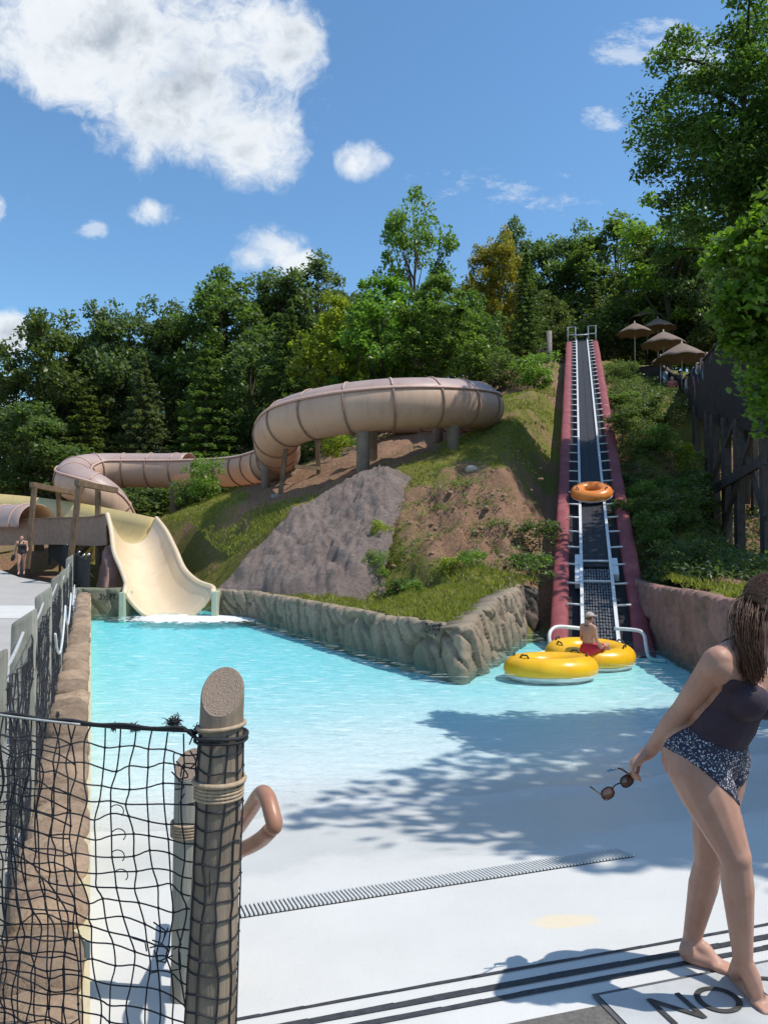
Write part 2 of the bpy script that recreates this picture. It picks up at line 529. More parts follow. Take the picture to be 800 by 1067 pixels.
def build_world():
    w = bpy.data.worlds.new('World'); sc.world = w; w.use_nodes = True
    w.node_tree.nodes.clear()
    t = NT(w.node_tree)
    out = t.new('ShaderNodeOutputWorld'); bg = t.new('ShaderNodeBackground')
    sky = t.new('ShaderNodeTexSky', sky_type='NISHITA')
    sky.sun_disc = False; sky.sun_elevation = SUN_EL; sky.sun_rotation = SUN_AZ
    sky.altitude = 300; sky.air_density = 1.15; sky.dust_density = .6; sky.ozone_density = 2.6
    D = t.coord('Generated')
    sep = t.new('ShaderNodeSeparateXYZ'); t.put(sep.inputs[0], D)
    dx, dy, dz = sep.outputs
    dyc = t.math('MAXIMUM', dy, .05)
    a = t.math('DIVIDE', dx, dyc); b = t.math('DIVIDE', dz, dyc)
    cmb = t.new('ShaderNodeCombineXYZ'); t.put(cmb.inputs[0], a); t.put(cmb.inputs[1], b)
    ab = cmb.outputs[0]
    wp = t.new('ShaderNodeVectorMath', operation='MULTIPLY_ADD'); t.put(wp.inputs[0], t.noise(ab, 7, 4, .6, out=1)); wp.inputs[1].default_value = (.10, .10, 0); t.put(wp.inputs[2], ab)
    ab2 = wp.outputs[0]
    n1 = t.noise(ab2, 5.0, 9, .6); n2 = t.noise(ab2, 19, 9, .66); n3 = t.noise(ab, 6.0, 5, .55)

    def cl(px, py, rx, ry, gain=1.0):
        v = P(px, py, 1.0); a0 = v.x; b0 = v.z - CAMZ
        ex = t.math('DIVIDE', t.math('SUBTRACT', a, a0), rx / 800)
        ey = t.math('DIVIDE', t.math('SUBTRACT', b, b0), ry / 800)
        r2 = t.math('ADD', t.math('MULTIPLY', ex, ex), t.math('MULTIPLY', ey, ey))
        return t.math('MULTIPLY', t.math('SUBTRACT', 1.0, r2), gain)
    big = [(110, 45, 190, 78), (215, 110, 135, 70), (268, 140, 75, 62), (265, 55, 82, 75), (60, 30, 120, 85), (372, 168, 34, 24, .8),
           (284, 257, 46, 30), (312, 272, 30, 22), (262, 268, 30, 22), (157, 222, 20, 12, .3), (-4, 216, 13, 18, .8), (35, 205, 11, 7, .1),
           (8, 350, 30, 22, .6), (-160, 60, 200, 120), (-120, 420, 150, 60), (1000, 120, 120, 40, .5)]
    f = None
    for args in big:
        c = cl(*args)
        f = c if f is None else t.math('SMOOTH_MAX', f, c, .25)
    f = t.math('ADD', f, t.math('MULTIPLY', t.math('SUBTRACT', n1, .5), 3.6))
    f = t.math('ADD', f, t.math('MULTIPLY', t.math('SUBTRACT', n2, .5), 1.7))
    mask = t.ramp(f, [(.0, (0, 0, 0)), (.95, (1, 1, 1))], 'EASE')
    wis = None
    for args in [(690, 40, 75, 26), (650, 52, 45, 18), (634, 122, 34, 20), (95, 240, 20, 14), (745, 70, 60, 26), (480, 190, 60, 20, .6), (560, 205, 70, 24, .6)]:
        c = cl(*args); wis = c if wis is None else t.math('MAXIMUM', wis, c)
    ns = t.noise(t.mapping(ab, (1, 2.0, 1), rot=(0, 0, R(-14))), 11, 8, .7)
    wis = t.math('ADD', wis, t.math('MULTIPLY', t.math('SUBTRACT', ns, .56), 5.0))
    wmask = t.math('MULTIPLY', t.ramp(wis, [(.0, (0, 0, 0)), (1, (1, 1, 1))], 'EASE'), .5)
    mask = t.math('MAXIMUM', mask, wmask)
    front = t.ramp(dy, [(.05, (0, 0, 0)), (.2, (1, 1, 1))])
    mask = t.math('MULTIPLY', mask, front)
    # broken cloud in the rest of the sky
    nb = t.noise(D, 2.6, 7, .6)
    back = t.math('MULTIPLY', t.ramp(nb, [(.54, (0, 0, 0)), (.68, (1, 1, 1))]), t.math('SUBTRACT', 1.0, front))
    mask = t.math('MAXIMUM', mask, back)
    # thick middles of the cumulus are greyer than their rims
    thick = t.math('ADD', t.math('MULTIPLY', f, .37), t.math('MULTIPLY', t.math('SUBTRACT', n3, .5), 1.6))
    ccol = t.ramp(thick, [(.1, (5.5, 5.7, 5.85)), (.4, (5.0, 5.25, 5.5)), (.7, (2.7, 3.05, 3.5))])
    sk = t.mix(1.0, sky.outputs[0], (.70, .93, 1.03, 1), 'MULTIPLY')
    c = t.mix(t.math('MULTIPLY', mask, .96), sk, ccol)
    t.put(bg.inputs[0], c); bg.inputs[1].default_value = .15
    t.l.new(bg.outputs[0], out.inputs[0])


build_world()
sun = bpy.data.lights.new('sun', 'SUN'); sun.energy = 3.9; sun.angle = R(.53); sun.color = (1, .955, .88)
so = bpy.data.objects.new('sun', sun); COL.objects.link(so)
so.rotation_euler = SUN.to_track_quat('Z', 'Y').to_euler(); so.location = (20, 5, 60)
cam = bpy.data.cameras.new('camera'); cam.sensor_fit = 'HORIZONTAL'; cam.sensor_width = 36; cam.lens = 36
cam.clip_start = .05; cam.clip_end = 2000
co_ = bpy.data.objects.new('camera', cam); COL.objects.link(co_)
co_.location = (0, 0, CAMZ); co_.rotation_euler = (R(90) + PITCH, 0, 0); sc.camera = co_
vs = sc.view_settings; vs.view_transform = 'Standard'; vs.look = 'None'; vs.exposure = 0.2; vs.gamma = 1; vs.use_curve_mapping = False
sc.cycles.max_bounces = 7; sc.cycles.transparent_max_bounces = 8; sc.cycles.caustics_reflective = False; sc.cycles.caustics_refractive = False
sc.cycles.sample_clamp_indirect = 6

# ================================================================ terrain
WATER = CAMZ - 80 / 800 * 18.5 * K          # about -0.37


def xy(px, py, d):
    v = PK(px, py, d); return (v.x, v.y)


A_far = G(92, 640, WATER); S_l = G(128, 640, WATER); S_r = G(224, 641, WATER); W_a = G(258, 642, WATER)
W_b = G(481, 704, WATER); W_c = G(540, 667, WATER); B_l = G(570, 661, WATER); B_r = G(676, 661, WATER)
R_1 = G(705, 682, WATER); R_2 = G(760, 715, WATER); R_3 = G(830, 752, WATER); R_4 = Vector((6.2, 5.2, 0)); R_5 = Vector((6.8, 3.0, 0))
POOL = [A_far, S_l, S_r, W_a, W_b, W_c, B_l, B_r, R_1, R_2, R_3, R_4, R_5]

CT = []      # X, Y, z, soil


def cp(px, py, d, soil=0.0, k=True):
    v = PK(px, py, d) if k else P(px, py, d)
    CT.append((v.x, v.y, v.z, soil))


for q in [(228, 613, 18.6), (258, 618, 18.2), (300, 628, 16.2), (350, 636, 14), (420, 647, 11.8), (478, 650, 10.8), (520, 628, 12.4), (545, 610, 14.2),
          (300, 616, 17.5), (350, 616, 17), (405, 612, 17), (450, 604, 16.4), (490, 596, 15.6), (540, 603, 14.8), (470, 625, 13.5)]: cp(*q)
for q in [(450, 585, 17.2, .8), (500, 575, 16.8, .9), (548, 580, 15.6, .7), (560, 545, 17.2, .9), (500, 540, 18, .9), (470, 545, 18, .8), (430, 560, 17.6, .6), (530, 505, 19.2, 1),
          (480, 512, 19.4, .9), (560, 490, 20, .8), (440, 530, 19, .8), (535, 530, 18, 1)]: cp(*q)
for q in [(450, 495, 20.6, .2), (430, 484, 21.4, .3), (480, 462, 22.8, .15), (500, 480, 21.5, .4), (545, 465, 22, .3), (520, 440, 24.4, .2), (540, 420, 26.5, .2), (575, 404, 29.5, .1), (565, 430, 25.5, .05), (550, 415, 27, .0), (560, 450, 23, .1), (500, 455, 23, .0)]: cp(*q)
for q in [(470, 467, 25.5, 1), (380, 484, 22.4, 1), (430, 465, 26, 1), (400, 470, 25, 1), (350, 478, 25.5, 1), (330, 496, 24.4, 1), (300, 507, 24.2, 1), (285, 512, 25.6, .9), (262, 516, 27.2, .8), (280, 524, 22.6, .6)]: cp(*q)
for q in [(400, 610, 17.5), (350, 560, 19), (300, 580, 18.8), (250, 590, 19)]: cp(*q)
for q in [(240, 520, 24, .1), (205, 540, 24.5, 0), (180, 590, 20.6, .2), (215, 575, 21, .1), (245, 550, 21.6, .2), (205, 605, 19.2, .2), (170, 570, 24, .5), (230, 516, 29, .3), (180, 535, 30, .3)]: cp(*q)
for q in [(140, 560, 25), (100, 563, 30), (60, 566, 36), (10, 566, 40), (-100, 566, 40), (-300, 566, 40)]: cp(*q, .6)
for q in [(60, 535, 50), (150, 530, 48), (250, 520, 44), (330, 480, 38), (430, 440, 36), (500, 415, 36), (530, 400, 40), (560, 380, 48), (500, 380, 50), (400, 400, 50), (300, 440, 52)]: cp(*q, .7)
# along the conveyor, a little below it
CV0 = PK(624.5, 650, 14); CV1 = PK(606, 353, 44)
for s in (.06, .15, .3, .45, .6, .75, .9, 1.0, 1.08):
    q = CV0.lerp(CV1, s); CT.append((q.x, q.y, q.z - .75, .6)); CT.append((q.x + 1.6, q.y, q.z - .6, .5)); CT.append((q.x - 1.6, q.y, q.z - .45, .5))
for q in [(690, 600, 14.8), (720, 605, 13.5), (660, 560, 17.5), (700, 540, 19), (670, 480, 23), (700, 460, 25), (650, 430, 30), (690, 425, 31), (720, 428, 31)]: cp(*q, .4)
for q in [(740, 580, 27.5), (742, 560, 30), (770, 592, 24.3), (798, 600, 20.5), (722, 575, 22), (735, 598, 17.5), (760, 604, 15.5), (860, 590, 22)]: cp(*q, .5, False)
CT += [(10, 11, .5, .4), (14, 14, .9, .4), (18, 20, 1.0, .4), (9, 7, .35, .4), (9, 3, .2, .4), (20, 5, .6, .4), (22, 30, 2.6, .5), (30, 45, 11, .5), (16, 44, 10.8, .5), (18, 52, 13, .5), (12, 60, 15, .6),
       (-60, 20, 0, .5), (-60, 60, 3.5, .5), (-70, 120, 9, .5), (0, 70, 15.5, .6), (0, 130, 27, .6), (70, 60, 15, .6), (70, 130, 30, .6), (60, 20, 4, .5), (50, 0, 2, .5), (-35, 45, 1.2, .5), (-30, 70, 5, .6)]
CTA = np.array(CT)


def rbf_fit(xy_, val, lam=.02):
    n = len(xy_)
    d = np.hypot(xy_[:, None, 0] - xy_[None, :, 0], xy_[:, None, 1] - xy_[None, :, 1])
    A = np.zeros((n + 3, n + 3)); A[:n, :n] = np.sqrt(d * d + .5) + np.eye(n) * -lam
    Pm = np.c_[np.ones(n), xy_]; A[:n, n:] = Pm; A[n:, :n] = Pm.T
    w = np.linalg.solve(A, np.r_[val, 0, 0, 0])
    return w


CW = rbf_fit(CTA[:, :2], CTA[:, 2], .15); SW = rbf_fit(CTA[:, :2], CTA[:, 3], .3)


def rbf_eval(w, x, y):
    x = np.asarray(x, float); sh = x.shape
    x = x.ravel(); y = np.asarray(y, float).ravel(); out = np.zeros(len(x))
    for i in range(0, len(x), 20000):
        xs = x[i:i + 20000]; ys = y[i:i + 20000]
        d = np.hypot(xs[:, None] - CTA[None, :, 0], ys[:, None] - CTA[None, :, 1])
        out[i:i + 20000] = np.sqrt(d * d + .5) @ w[:-3] + w[-3] + w[-2] * xs + w[-1] * ys
    return out.reshape(sh)


def inside_poly(x, y, poly):
    x = np.asarray(x); y = np.asarray(y); r = np.zeros(x.shape, bool); n = len(poly)
    for i in range(n):
        x0, y0 = poly[i][0], poly[i][1]; x1, y1 = poly[(i + 1) % n][0], poly[(i + 1) % n][1]
        c = ((y0 > y) != (y1 > y)) & (x < (x1 - x0) * (y - y0) / ((y1 - y0) if abs(y1 - y0) > 1e-9 else 1e-9) + x0)
        r ^= c
    return r


def dist_poly(x, y, poly, closed=True):
    d = np.full(np.asarray(x).shape, 1e9); n = len(poly)
    for i in range(n if closed else n - 1):
        a = np.array(poly[i][:2]); b = np.array(poly[(i + 1) % n][:2]); ab = b - a
        t = np.clip(((x - a[0]) * ab[0] + (y - a[1]) * ab[1]) / max(1e-9, ab @ ab), 0, 1)
        d = np.minimum(d, np.hypot(x - a[0] - t * ab[0], y - a[1] - t * ab[1]))
    return d


KX = .381         # the pool's left edge runs along X = -KX*Y
POOLXY = [(v.x, v.y) for v in POOL] + [(6.8, 1.0), (-KX * 1.0, 1.0)]
SLIDE_TOP = PK(140, 555, 21.5)


def soil_at(x, y):
    s = rbf_eval(SW, x, y)
    return np.clip(s + fbm(x * .9, y * .9, 3, 4) * .55, 0, 1)


def H(x, y, detail=True):
    x = np.asarray(x, float); y = np.asarray(y, float)
    z = rbf_eval(CW, x, y)
    if detail:
        s = soil_at(x, y)
        z = z + fbm(x * .35, y * .35, 21, 3) * .18 + fbm(x * 1.6, y * 1.6, 8, 4) * (.05 + .2 * s)
        # eroded lumps in the bare bank
        bx, by = xy(510, 540, 18)
        near = np.exp(-(((x - bx) / 3.4) ** 2 + ((y - by) / 2.6) ** 2))
        f1, f2, cid = cell2(x * 1.5, y * 1.5, 4)
        z = z + near * (cid - .5) * .75 + near * np.abs(fbm(x * 1.1, y * 1.1, 33, 4)) * -.9 + near * fbm(x * 5, y * 5, 31, 3) * .14
    return z


def axis_pts(bands):
    out = []
    for a, b, st in bands: out += list(np.arange(a, b, st))
    return np.array(out + [bands[-1][1]])


_c = [PK(138, 530, 24.3), PK(143, 542, 22.4), PK(150, 560, 21.0), PK(160, 590, 19.8), PK(176, 612, 18.4)]
CHUTE_SEGS = [(tuple(a), tuple(b)) for a, b in zip(_c, _c[1:])] + [(tuple(PK(-40, 528, 31)), tuple(PK(138, 530, 24.3)))]
RAMP_PTS = [(380, 483, 21.2), (402, 486, 20.9), (426, 488, 20.7), (414, 520, 19.1), (405, 550, 18.0), (398, 580, 17.3), (400, 613, 16.9), (350, 618, 16.4), (300, 617, 17.0), (255, 615, 18.2), (220, 613, 18.8), (250, 580, 19.6), (285, 545, 20.4), (320, 520, 20.9), (350, 498, 21.2)]
RAMP_POLY = [tuple(PK(*q))[:2] for q in RAMP_PTS]


def build_terrain():
    xs = axis_pts([(-120, -40, 5), (-40, -12, 1.0), (-12, 9, .14), (9, 20, .5), (20, 60, 2), (60, 130, 6)])
    ys = axis_pts([(-10, 8, 1.0), (8, 31, .14), (31, 55, .6), (55, 90, 2), (90, 170, 6)])
    X, Y = np.meshgrid(xs, ys)
    Z = H(X, Y)
    poly = POOLXY
    ins = inside_poly(X, Y, poly) | (dist_poly(X, Y, poly) < .16)
    deck = (X < -KX * Y - .1) & (Y < 36) & (X > -60) | ((Y < 2.2) & (np.abs(X) < 12))
    edge = (X < -KX * Y + .2) & (Y < 21)
    Z = np.where(ins | edge, -1.9, Z)
    Z = np.where(deck & (Y < 22.6), -1.0, Z)
    deck2 = (X < -KX * Y - .1) & (Y >= 22.6) & (Y < 36)
    Z = np.where(deck2, np.minimum(Z, -.4 + np.clip((Y - 23) / 12, 0, 1) * .6), Z)
    # bedding for the conveyor, the chute and the rock ramp
    cx0, cy0, cz0 = CV0; dx, dy, dz = (CV1 - CV0)
    s = np.clip(((X - cx0) * dx + (Y - cy0) * dy) / (dx * dx + dy * dy), 0, 1.02)
    off = np.hypot(X - cx0 - s * dx, Y - cy0 - s * dy)
    lim = cz0 + s * dz - .75 + np.clip(off - 1.35, 0, 9) * 1.6
    Z = np.where((off < 4) & (Z > -1.5), np.minimum(Z, lim), Z)
    for (ax, ay, az), (bx, by, bz) in CHUTE_SEGS:
        L2 = (bx - ax) ** 2 + (by - ay) ** 2
        s = np.clip(((X - ax) * (bx - ax) + (Y - ay) * (by - ay)) / L2, 0, 1)
        off = np.hypot(X - ax - s * (bx - ax), Y - ay - s * (by - ay))
        lim = az + s * (bz - az) - 2.15 + np.clip(off - 1.25, 0, 9) * 1.5
        Z = np.where(Z > -1.5, np.minimum(Z, np.maximum(lim, -1.4)), Z)
    rp = RAMP_POLY; dr = dist_poly(X, Y, rp); ir = inside_poly(X, Y, rp)
    Z = np.where(ir, Z - np.clip(dr - .05, 0, .5) * 1.4, Z)
    S = soil_at(X, Y)
    V = np.stack([X, Y, Z], -1).reshape(-1, 3)
    F = grid_faces(len(xs), len(ys))
    me = mesh_np('hillside', V, F, True)
    at = me.attributes.new('soil', 'FLOAT', 'POINT'); at.data.foreach_set('value', S.ravel().astype(np.float32))
    m, t, out = newmat('grass and soil')
    b = t.new('ShaderNodeBsdfPrincipled')
    a = t.new('ShaderNodeAttribute', attribute_name='soil')
    co = t.coord()
    n = t.noise(co, 2.2, 6, .7); n2 = t.noise(co, 9, 6, .7); n3 = t.noise(co, 28, 4, .7)
    g = t.mix(t.ramp(n2, [(.35, (0, 0, 0)), (.65, (1, 1, 1))]), (.13, .145, .032, 1), (.21, .19, .05, 1))
    g = t.mix(t.math('MULTIPLY', t.ramp(n3, [(.5, (0, 0, 0)), (.7, (1, 1, 1))]), .5), g, (.24, .19, .08, 1))
    e = t.mix(t.ramp(n2, [(.35, (0, 0, 0)), (.65, (1, 1, 1))]), (.21, .12, .075, 1), (.33, .20, .13, 1))
    e = t.mix(t.ramp(n3, [(.55, (0, 0, 0)), (.72, (1, 1, 1))]), e, (.09, .052, .034, 1))
    f = t.math('ADD', a.outputs['Fac'], t.math('MULTIPLY', t.math('SUBTRACT', n, .5), 1.0))
    c = t.mix(t.ramp(f, [(.35, (0, 0, 0)), (.6, (1, 1, 1))]), g, e)
    t.put(b.inputs['Base Color'], c); b.inputs['Roughness'].default_value = .95; b.inputs['Specular IOR Level'].default_value = .1
    t.put(b.inputs['Normal'], t.bump(t.math('ADD', n2, t.math('MULTIPLY', n3, .7)), .9, .06))
    t.put(out.inputs[0], b.outputs[0])
    tag(link('hillside', me, m), kind='structure')
    # far ground sheet
    gm = mat('far ground', (.09, .10, .04), (.06, .07, .03), .95, .1)
    MB().box((0, 0, -3.0), (3000, 3000, .2)).build('ground', gm)['kind'] = 'structure'


build_terrain()

# ================================================================ decks, pool floor, water
DU = Vector((.957, .289, 0)); DV = Vector((-.289, .957, 0)); DO = Vector((-.52, 2.76, 0))


def vcoord(x, y): return (x - DO.x) * DV.x + (y - DO.y) * DV.y


def floor_z(v):
    return np.interp(v, [-1, 0, 1, 2.7, 7.5, 9.5, 40], [0, 0, -.11, WATER + .01, WATER - .13, WATER - .17, WATER - .18])


def deck_z(y): return np.interp(y, [-20, 22, 27.5, 31.5, 36, 60], [.012, .012, .28, .92, 1.45, 1.8])


def pool_floor():
    vs_ = np.r_[-.31, 0, np.linspace(.1, 10, 110), np.linspace(11, 24, 14)]; us = np.linspace(-6, 12, 160)
    U, V = np.meshgrid(us, vs_)
    X = DO.x + DU.x * U + DV.x * V; Y = DO.y + DU.y * U + DV.y * V
    Z = floor_z(V) + fbm(X * .7, Y * .7, 5, 4) * .022 * np.clip((V - 1.2) / .8, 0, 1)
    me = mesh_np('pool_floor', np.stack([X, Y, Z], -1).reshape(-1, 3), grid_faces(len(us), len(vs_)), True)
    m, t, out = newmat('pool paint')
    b = t.new('ShaderNodeBsdfPrincipled')
    co = t.coord()
    n = t.noise(co, 1.4, 6, .6); n2 = t.noise(co, 60, 3)
    c = t.mix(t.ramp(n, [(.35, (0, 0, 0)), (.7, (1, 1, 1))]), (.63, .62, .585, 1), (.58, .57, .54, 1))
    # one worn stain on the beach
    sp = P(588, 960, 3.45); sp = G(588, 960, -.04)
    d = t.new('ShaderNodeVectorMath', operation='DISTANCE'); t.put(d.inputs[0], t.mapping(co, (1, 1.9, 1))); d.inputs[1].default_value = (sp.x, sp.y * 1.9, sp.z)
    st = t.math('ADD', d.outputs['Value'], t.math('MULTIPLY', t.math('SUBTRACT', t.noise(co, 14, 3), .5), .14))
    c = t.mix(t.math('MULTIPLY', t.ramp(st, [(.12, (1, 1, 1)), (.17, (0, 0, 0))]), .55), c, (.78, .62, .36, 1))
    sc_ = t.noise(t.mapping(co, (1.3, .25, 1), rot=(0, 0, R(20))), 5, 8, .75)
    c = t.mix(t.math('MULTIPLY', t.ramp(sc_, [(.6, (0, 0, 0)), (.75, (1, 1, 1))]), .35), c, (.62, .61, .57, 1))
    # damp ground where the wash runs out, with an uneven edge
    sx = t.new('ShaderNodeSeparateXYZ'); t.put(sx.inputs[0], co)
    vv = t.math('SUBTRACT', t.math('ADD', t.math('MULTIPLY', sx.outputs[0], DV.x), t.math('MULTIPLY', sx.outputs[1], DV.y)), DO.x * DV.x + DO.y * DV.y)
    we = t.math('ADD', vv, t.math('MULTIPLY', t.math('SUBTRACT', t.noise(co, 1.1, 5, .6), .5), 1.5))
    wet = t.ramp(t.math('DIVIDE', we, 4.0), [(.36, (0, 0, 0)), (.42, (1, 1, 1))])
    c = t.mix(wet, c, t.mix(1.0, c, (.96, .97, .975, 1), 'MULTIPLY'))
    basin = t.ramp(t.math('DIVIDE', vv, 5.0), [(.56, (0, 0, 0)), (.80, (1, 1, 1))])
    c = t.mix(basin, c, (.76, .80, .80, 1))
    grit = t.noise(co, 22, 6, .75)
    c = t.mix(t.math('MULTIPLY', t.ramp(grit, [(.55, (0, 0, 0)), (.75, (1, 1, 1))]), .16), c, (.36, .35, .33, 1))
    t.put(b.inputs['Base Color'], c); t.put(b.inputs['Roughness'], t.math('SUBTRACT', .62, t.math('MULTIPLY', wet, .30))); b.inputs['Specular IOR Level'].default_value = .3
    rp_ = t.noise(t.mapping(co, (1, 2.0, 1), rot=(0, 0, R(14))), 24, 4, .6)
    t.put(b.inputs['Normal'], t.bump(t.math('ADD', n2, t.math('MULTIPLY', t.math('MULTIPLY', rp_, wet), 3.0)), .3, .004))
    t.put(out.inputs[0], b.outputs[0])
    tag(link('pool_floor', me, m), kind='structure')


pool_floor()


def water():
    pts = [(-KX * 21.2 - .1, 21.2), (S_r.x, 21.6), (3, 20.5), (8, 18), (10, 9), (9, 2), (0, 2), (-KX * 3, 3.2)]
    # dense strip grid clipped at the left line
    vs_ = np.linspace(2.3, 22, 100); us = np.linspace(0, 1, 80)
    U, V = np.meshgrid(us, vs_)
    X0 = -KX * 3 * 0 + DO.x
    Y = np.interp(V, [0, 40], [0, 40])
    # rows follow the beach line, left end on the pool edge
    def left_u(v):   # solve x=-KX*y on the row
        # DO + DU*u + DV*v : x+KX*y=0
        return -(DO.x + DV.x * v + KX * (DO.y + DV.y * v)) / (DU.x + KX * DU.y)
    lu = left_u(V); UU = lu - .02 + U * (13 - lu)
    X = DO.x + DU.x * UU + DV.x * V; Y = DO.y + DU.y * UU + DV.y * V
    n = len(us) * len(vs_)
    top = np.stack([X, Y, np.full_like(X, WATER)], -1).reshape(-1, 3)
    bot = top.copy(); bot[:, 2] = WATER - .9
    F = grid_faces(len(us), len(vs_))
    nu, nv = len(us), len(vs_)
    loop = [i for i in range(nu)] + [nu * j + nu - 1 for j in range(1, nv)] + [nu * (nv - 1) + i for i in range(nu - 2, -1, -1)] + [nu * j for j in range(nv - 2, 0, -1)]
    side = [[loop[i], loop[i] + n, loop[(i + 1) % len(loop)] + n, loop[(i + 1) % len(loop)]] for i in range(len(loop))]
    Fb = F[:, ::-1] + n
    me = mesh_np('water', np.r_[top, bot], np.r_[F, Fb, np.array(side)])
    m, t, out = newmat('pool water')
    co = t.coord()
    w1 = t.noise(t.mapping(co, (1, 1.7, 1), rot=(0, 0, R(10))), 2.6, 5, .6)
    w2 = t.noise(t.mapping(co, (1, 1.8, 1), rot=(0, 0, R(-8))), 9, 4, .6)
    w3 = t.noise(t.mapping(co, (1, 1.5, 1), rot=(0, 0, R(20))), 26, 3, .55)
    h = t.math('ADD', t.math('ADD', t.math('MULTIPLY', w1, 1.0), t.math('MULTIPLY', w2, .4)), t.math('MULTIPLY', w3, .16))
    nr = t.bump(h, 1.0, .10)
    lw = t.new('ShaderNodeFresnel'); lw.inputs['IOR'].default_value = 1.33; t.put(lw.inputs['Normal'], nr)
    fr = t.math('MINIMUM', t.math('MULTIPLY', lw.outputs[0], .5), .22)
    gl = t.new('ShaderNodeBsdfGlossy'); gl.inputs['Roughness'].default_value = .06; t.put(gl.inputs['Normal'], nr)
    # water bends the light: refraction seen by every ray, shadow rays pass as tinted
    tr = t.new('ShaderNodeBsdfTransparent')
    mx = t.new('ShaderNodeMixShader'); t.put(mx.inputs[0], fr); t.l.new(tr.outputs[0], mx.inputs[1]); t.l.new(gl.outputs[0], mx.inputs[2])
    # white streaks painted in for churn and sparkle, lifting dark reflections; foam below the slide
    ex = G(185, 643, WATER)
    sepv = t.new('ShaderNodeVectorMath', operation='DISTANCE'); t.put(sepv.inputs[0], t.mapping(co, (.62, 1.0, 1))); sepv.inputs[1].default_value = ((ex.x + .6) * .62, ex.y - .25, WATER)
    near = t.ramp(t.math('DIVIDE', sepv.outputs['Value'], 1.7), [(.1, (1, 1, 1)), (1.0, (0, 0, 0))])
    foam_n = t.noise(co, 5, 8, .7)
    foam = t.ramp(t.math('ADD', t.math('MULTIPLY', near, .75), t.math('MULTIPLY', foam_n, 1.25)), [(.88, (0, 0, 0)), (1.7, (.8, .8, .8))])
    streaks = t.ramp(t.noise(t.mapping(co, (.55, 2.2, 1), rot=(0, 0, R(16))), 5.5, 7, .72, dist=.5), [(.53, (0, 0, 0)), (.75, (1, 1, 1))])
    sx = t.new('ShaderNodeSeparateXYZ'); t.put(sx.inputs[0], co)
    vv = t.math('ADD', t.math('MULTIPLY', sx.outputs[0], DV.x), t.math('MULTIPLY', sx.outputs[1], DV.y))
    deep = t.ramp(t.math('DIVIDE', t.math('SUBTRACT', vv, DO.x * DV.x + DO.y * DV.y + 2.0), 5.0), [(.08, (0, 0, 0)), (.7, (1, 1, 1))])
    foam = t.math('MAXIMUM', foam, t.math('MULTIPLY', t.math('MULTIPLY', streaks, deep), .7))
    df = t.new('ShaderNodeBsdfDiffuse'); df.inputs[0].default_value = (.86, .9, .9, 1)
    mx2 = t.new('ShaderNodeMixShader'); t.put(mx2.inputs[0], foam); t.l.new(mx.outputs[0], mx2.inputs[1]); t.l.new(df.outputs[0], mx2.inputs[2])
    t.put(out.inputs['Surface'], mx2.outputs[0])
    ab = t.new('ShaderNodeVolumeAbsorption'); ab.inputs['Color'].default_value = (.02, .91, .97, 1); ab.inputs['Density'].default_value = .85
    t.put(out.inputs['Volume'], ab.outputs[0])
    tag(link('water', me, m), kind='structure')


water()


def decks():
    # pale concrete terrace left of the fence
    ys = np.r_[np.linspace(-6, 22, 40), np.linspace(22.5, 36, 28)]
    V = []; 
    nx = 24
    for y in ys:
        xr = -KX * y - .33 if y > 2.05 else -KX * 2.05 - .33
        if y > 24: xr = -KX * 24 - .33 - (y - 24) * 1.02 - max(0, y - 30) * .35
        for i in range(nx):
            x = xr - 46 * (i / (nx - 1)) ** 1.6
            V.append((x, y, float(deck_z(y))))
    me = mesh_np('terrace', V, grid_faces(nx, len(ys))[:, ::-1], True)
    tag(link('terrace', me, M['concrete']), kind='structure')
    # pale expansion band across the terrace
    yb = 16.0
    MB().add([(-KX * yb - .35, yb, .018), (-KX * yb - 14, yb, .018), (-KX * yb - 14.5, yb + 3.0, .018), (-KX * (yb + 3) - .35, yb + 3.0, .018)], [(0, 1, 2, 3)]).build('terrace_band', mat('pale concrete band', (.6, .585, .55), (.55, .53, .5), .85, 2))['kind'] = 'structure'
    # dark walkway the camera stands on
    a = DO + DV * -.30; L = a - DU * .62; Rr = a + DU * 14
    MB().add([(L.x, L.y, .004), (Rr.x, Rr.y, .004), (Rr.x + 3, -8, .004), (-KX * 2.05 - .33, -8, .004), (-KX * 2.05 - .33, 2.05, .004)], [(0, 4, 3, 2, 1)]).build('walkway', M['asphalt'])['kind'] = 'structure'


decks()


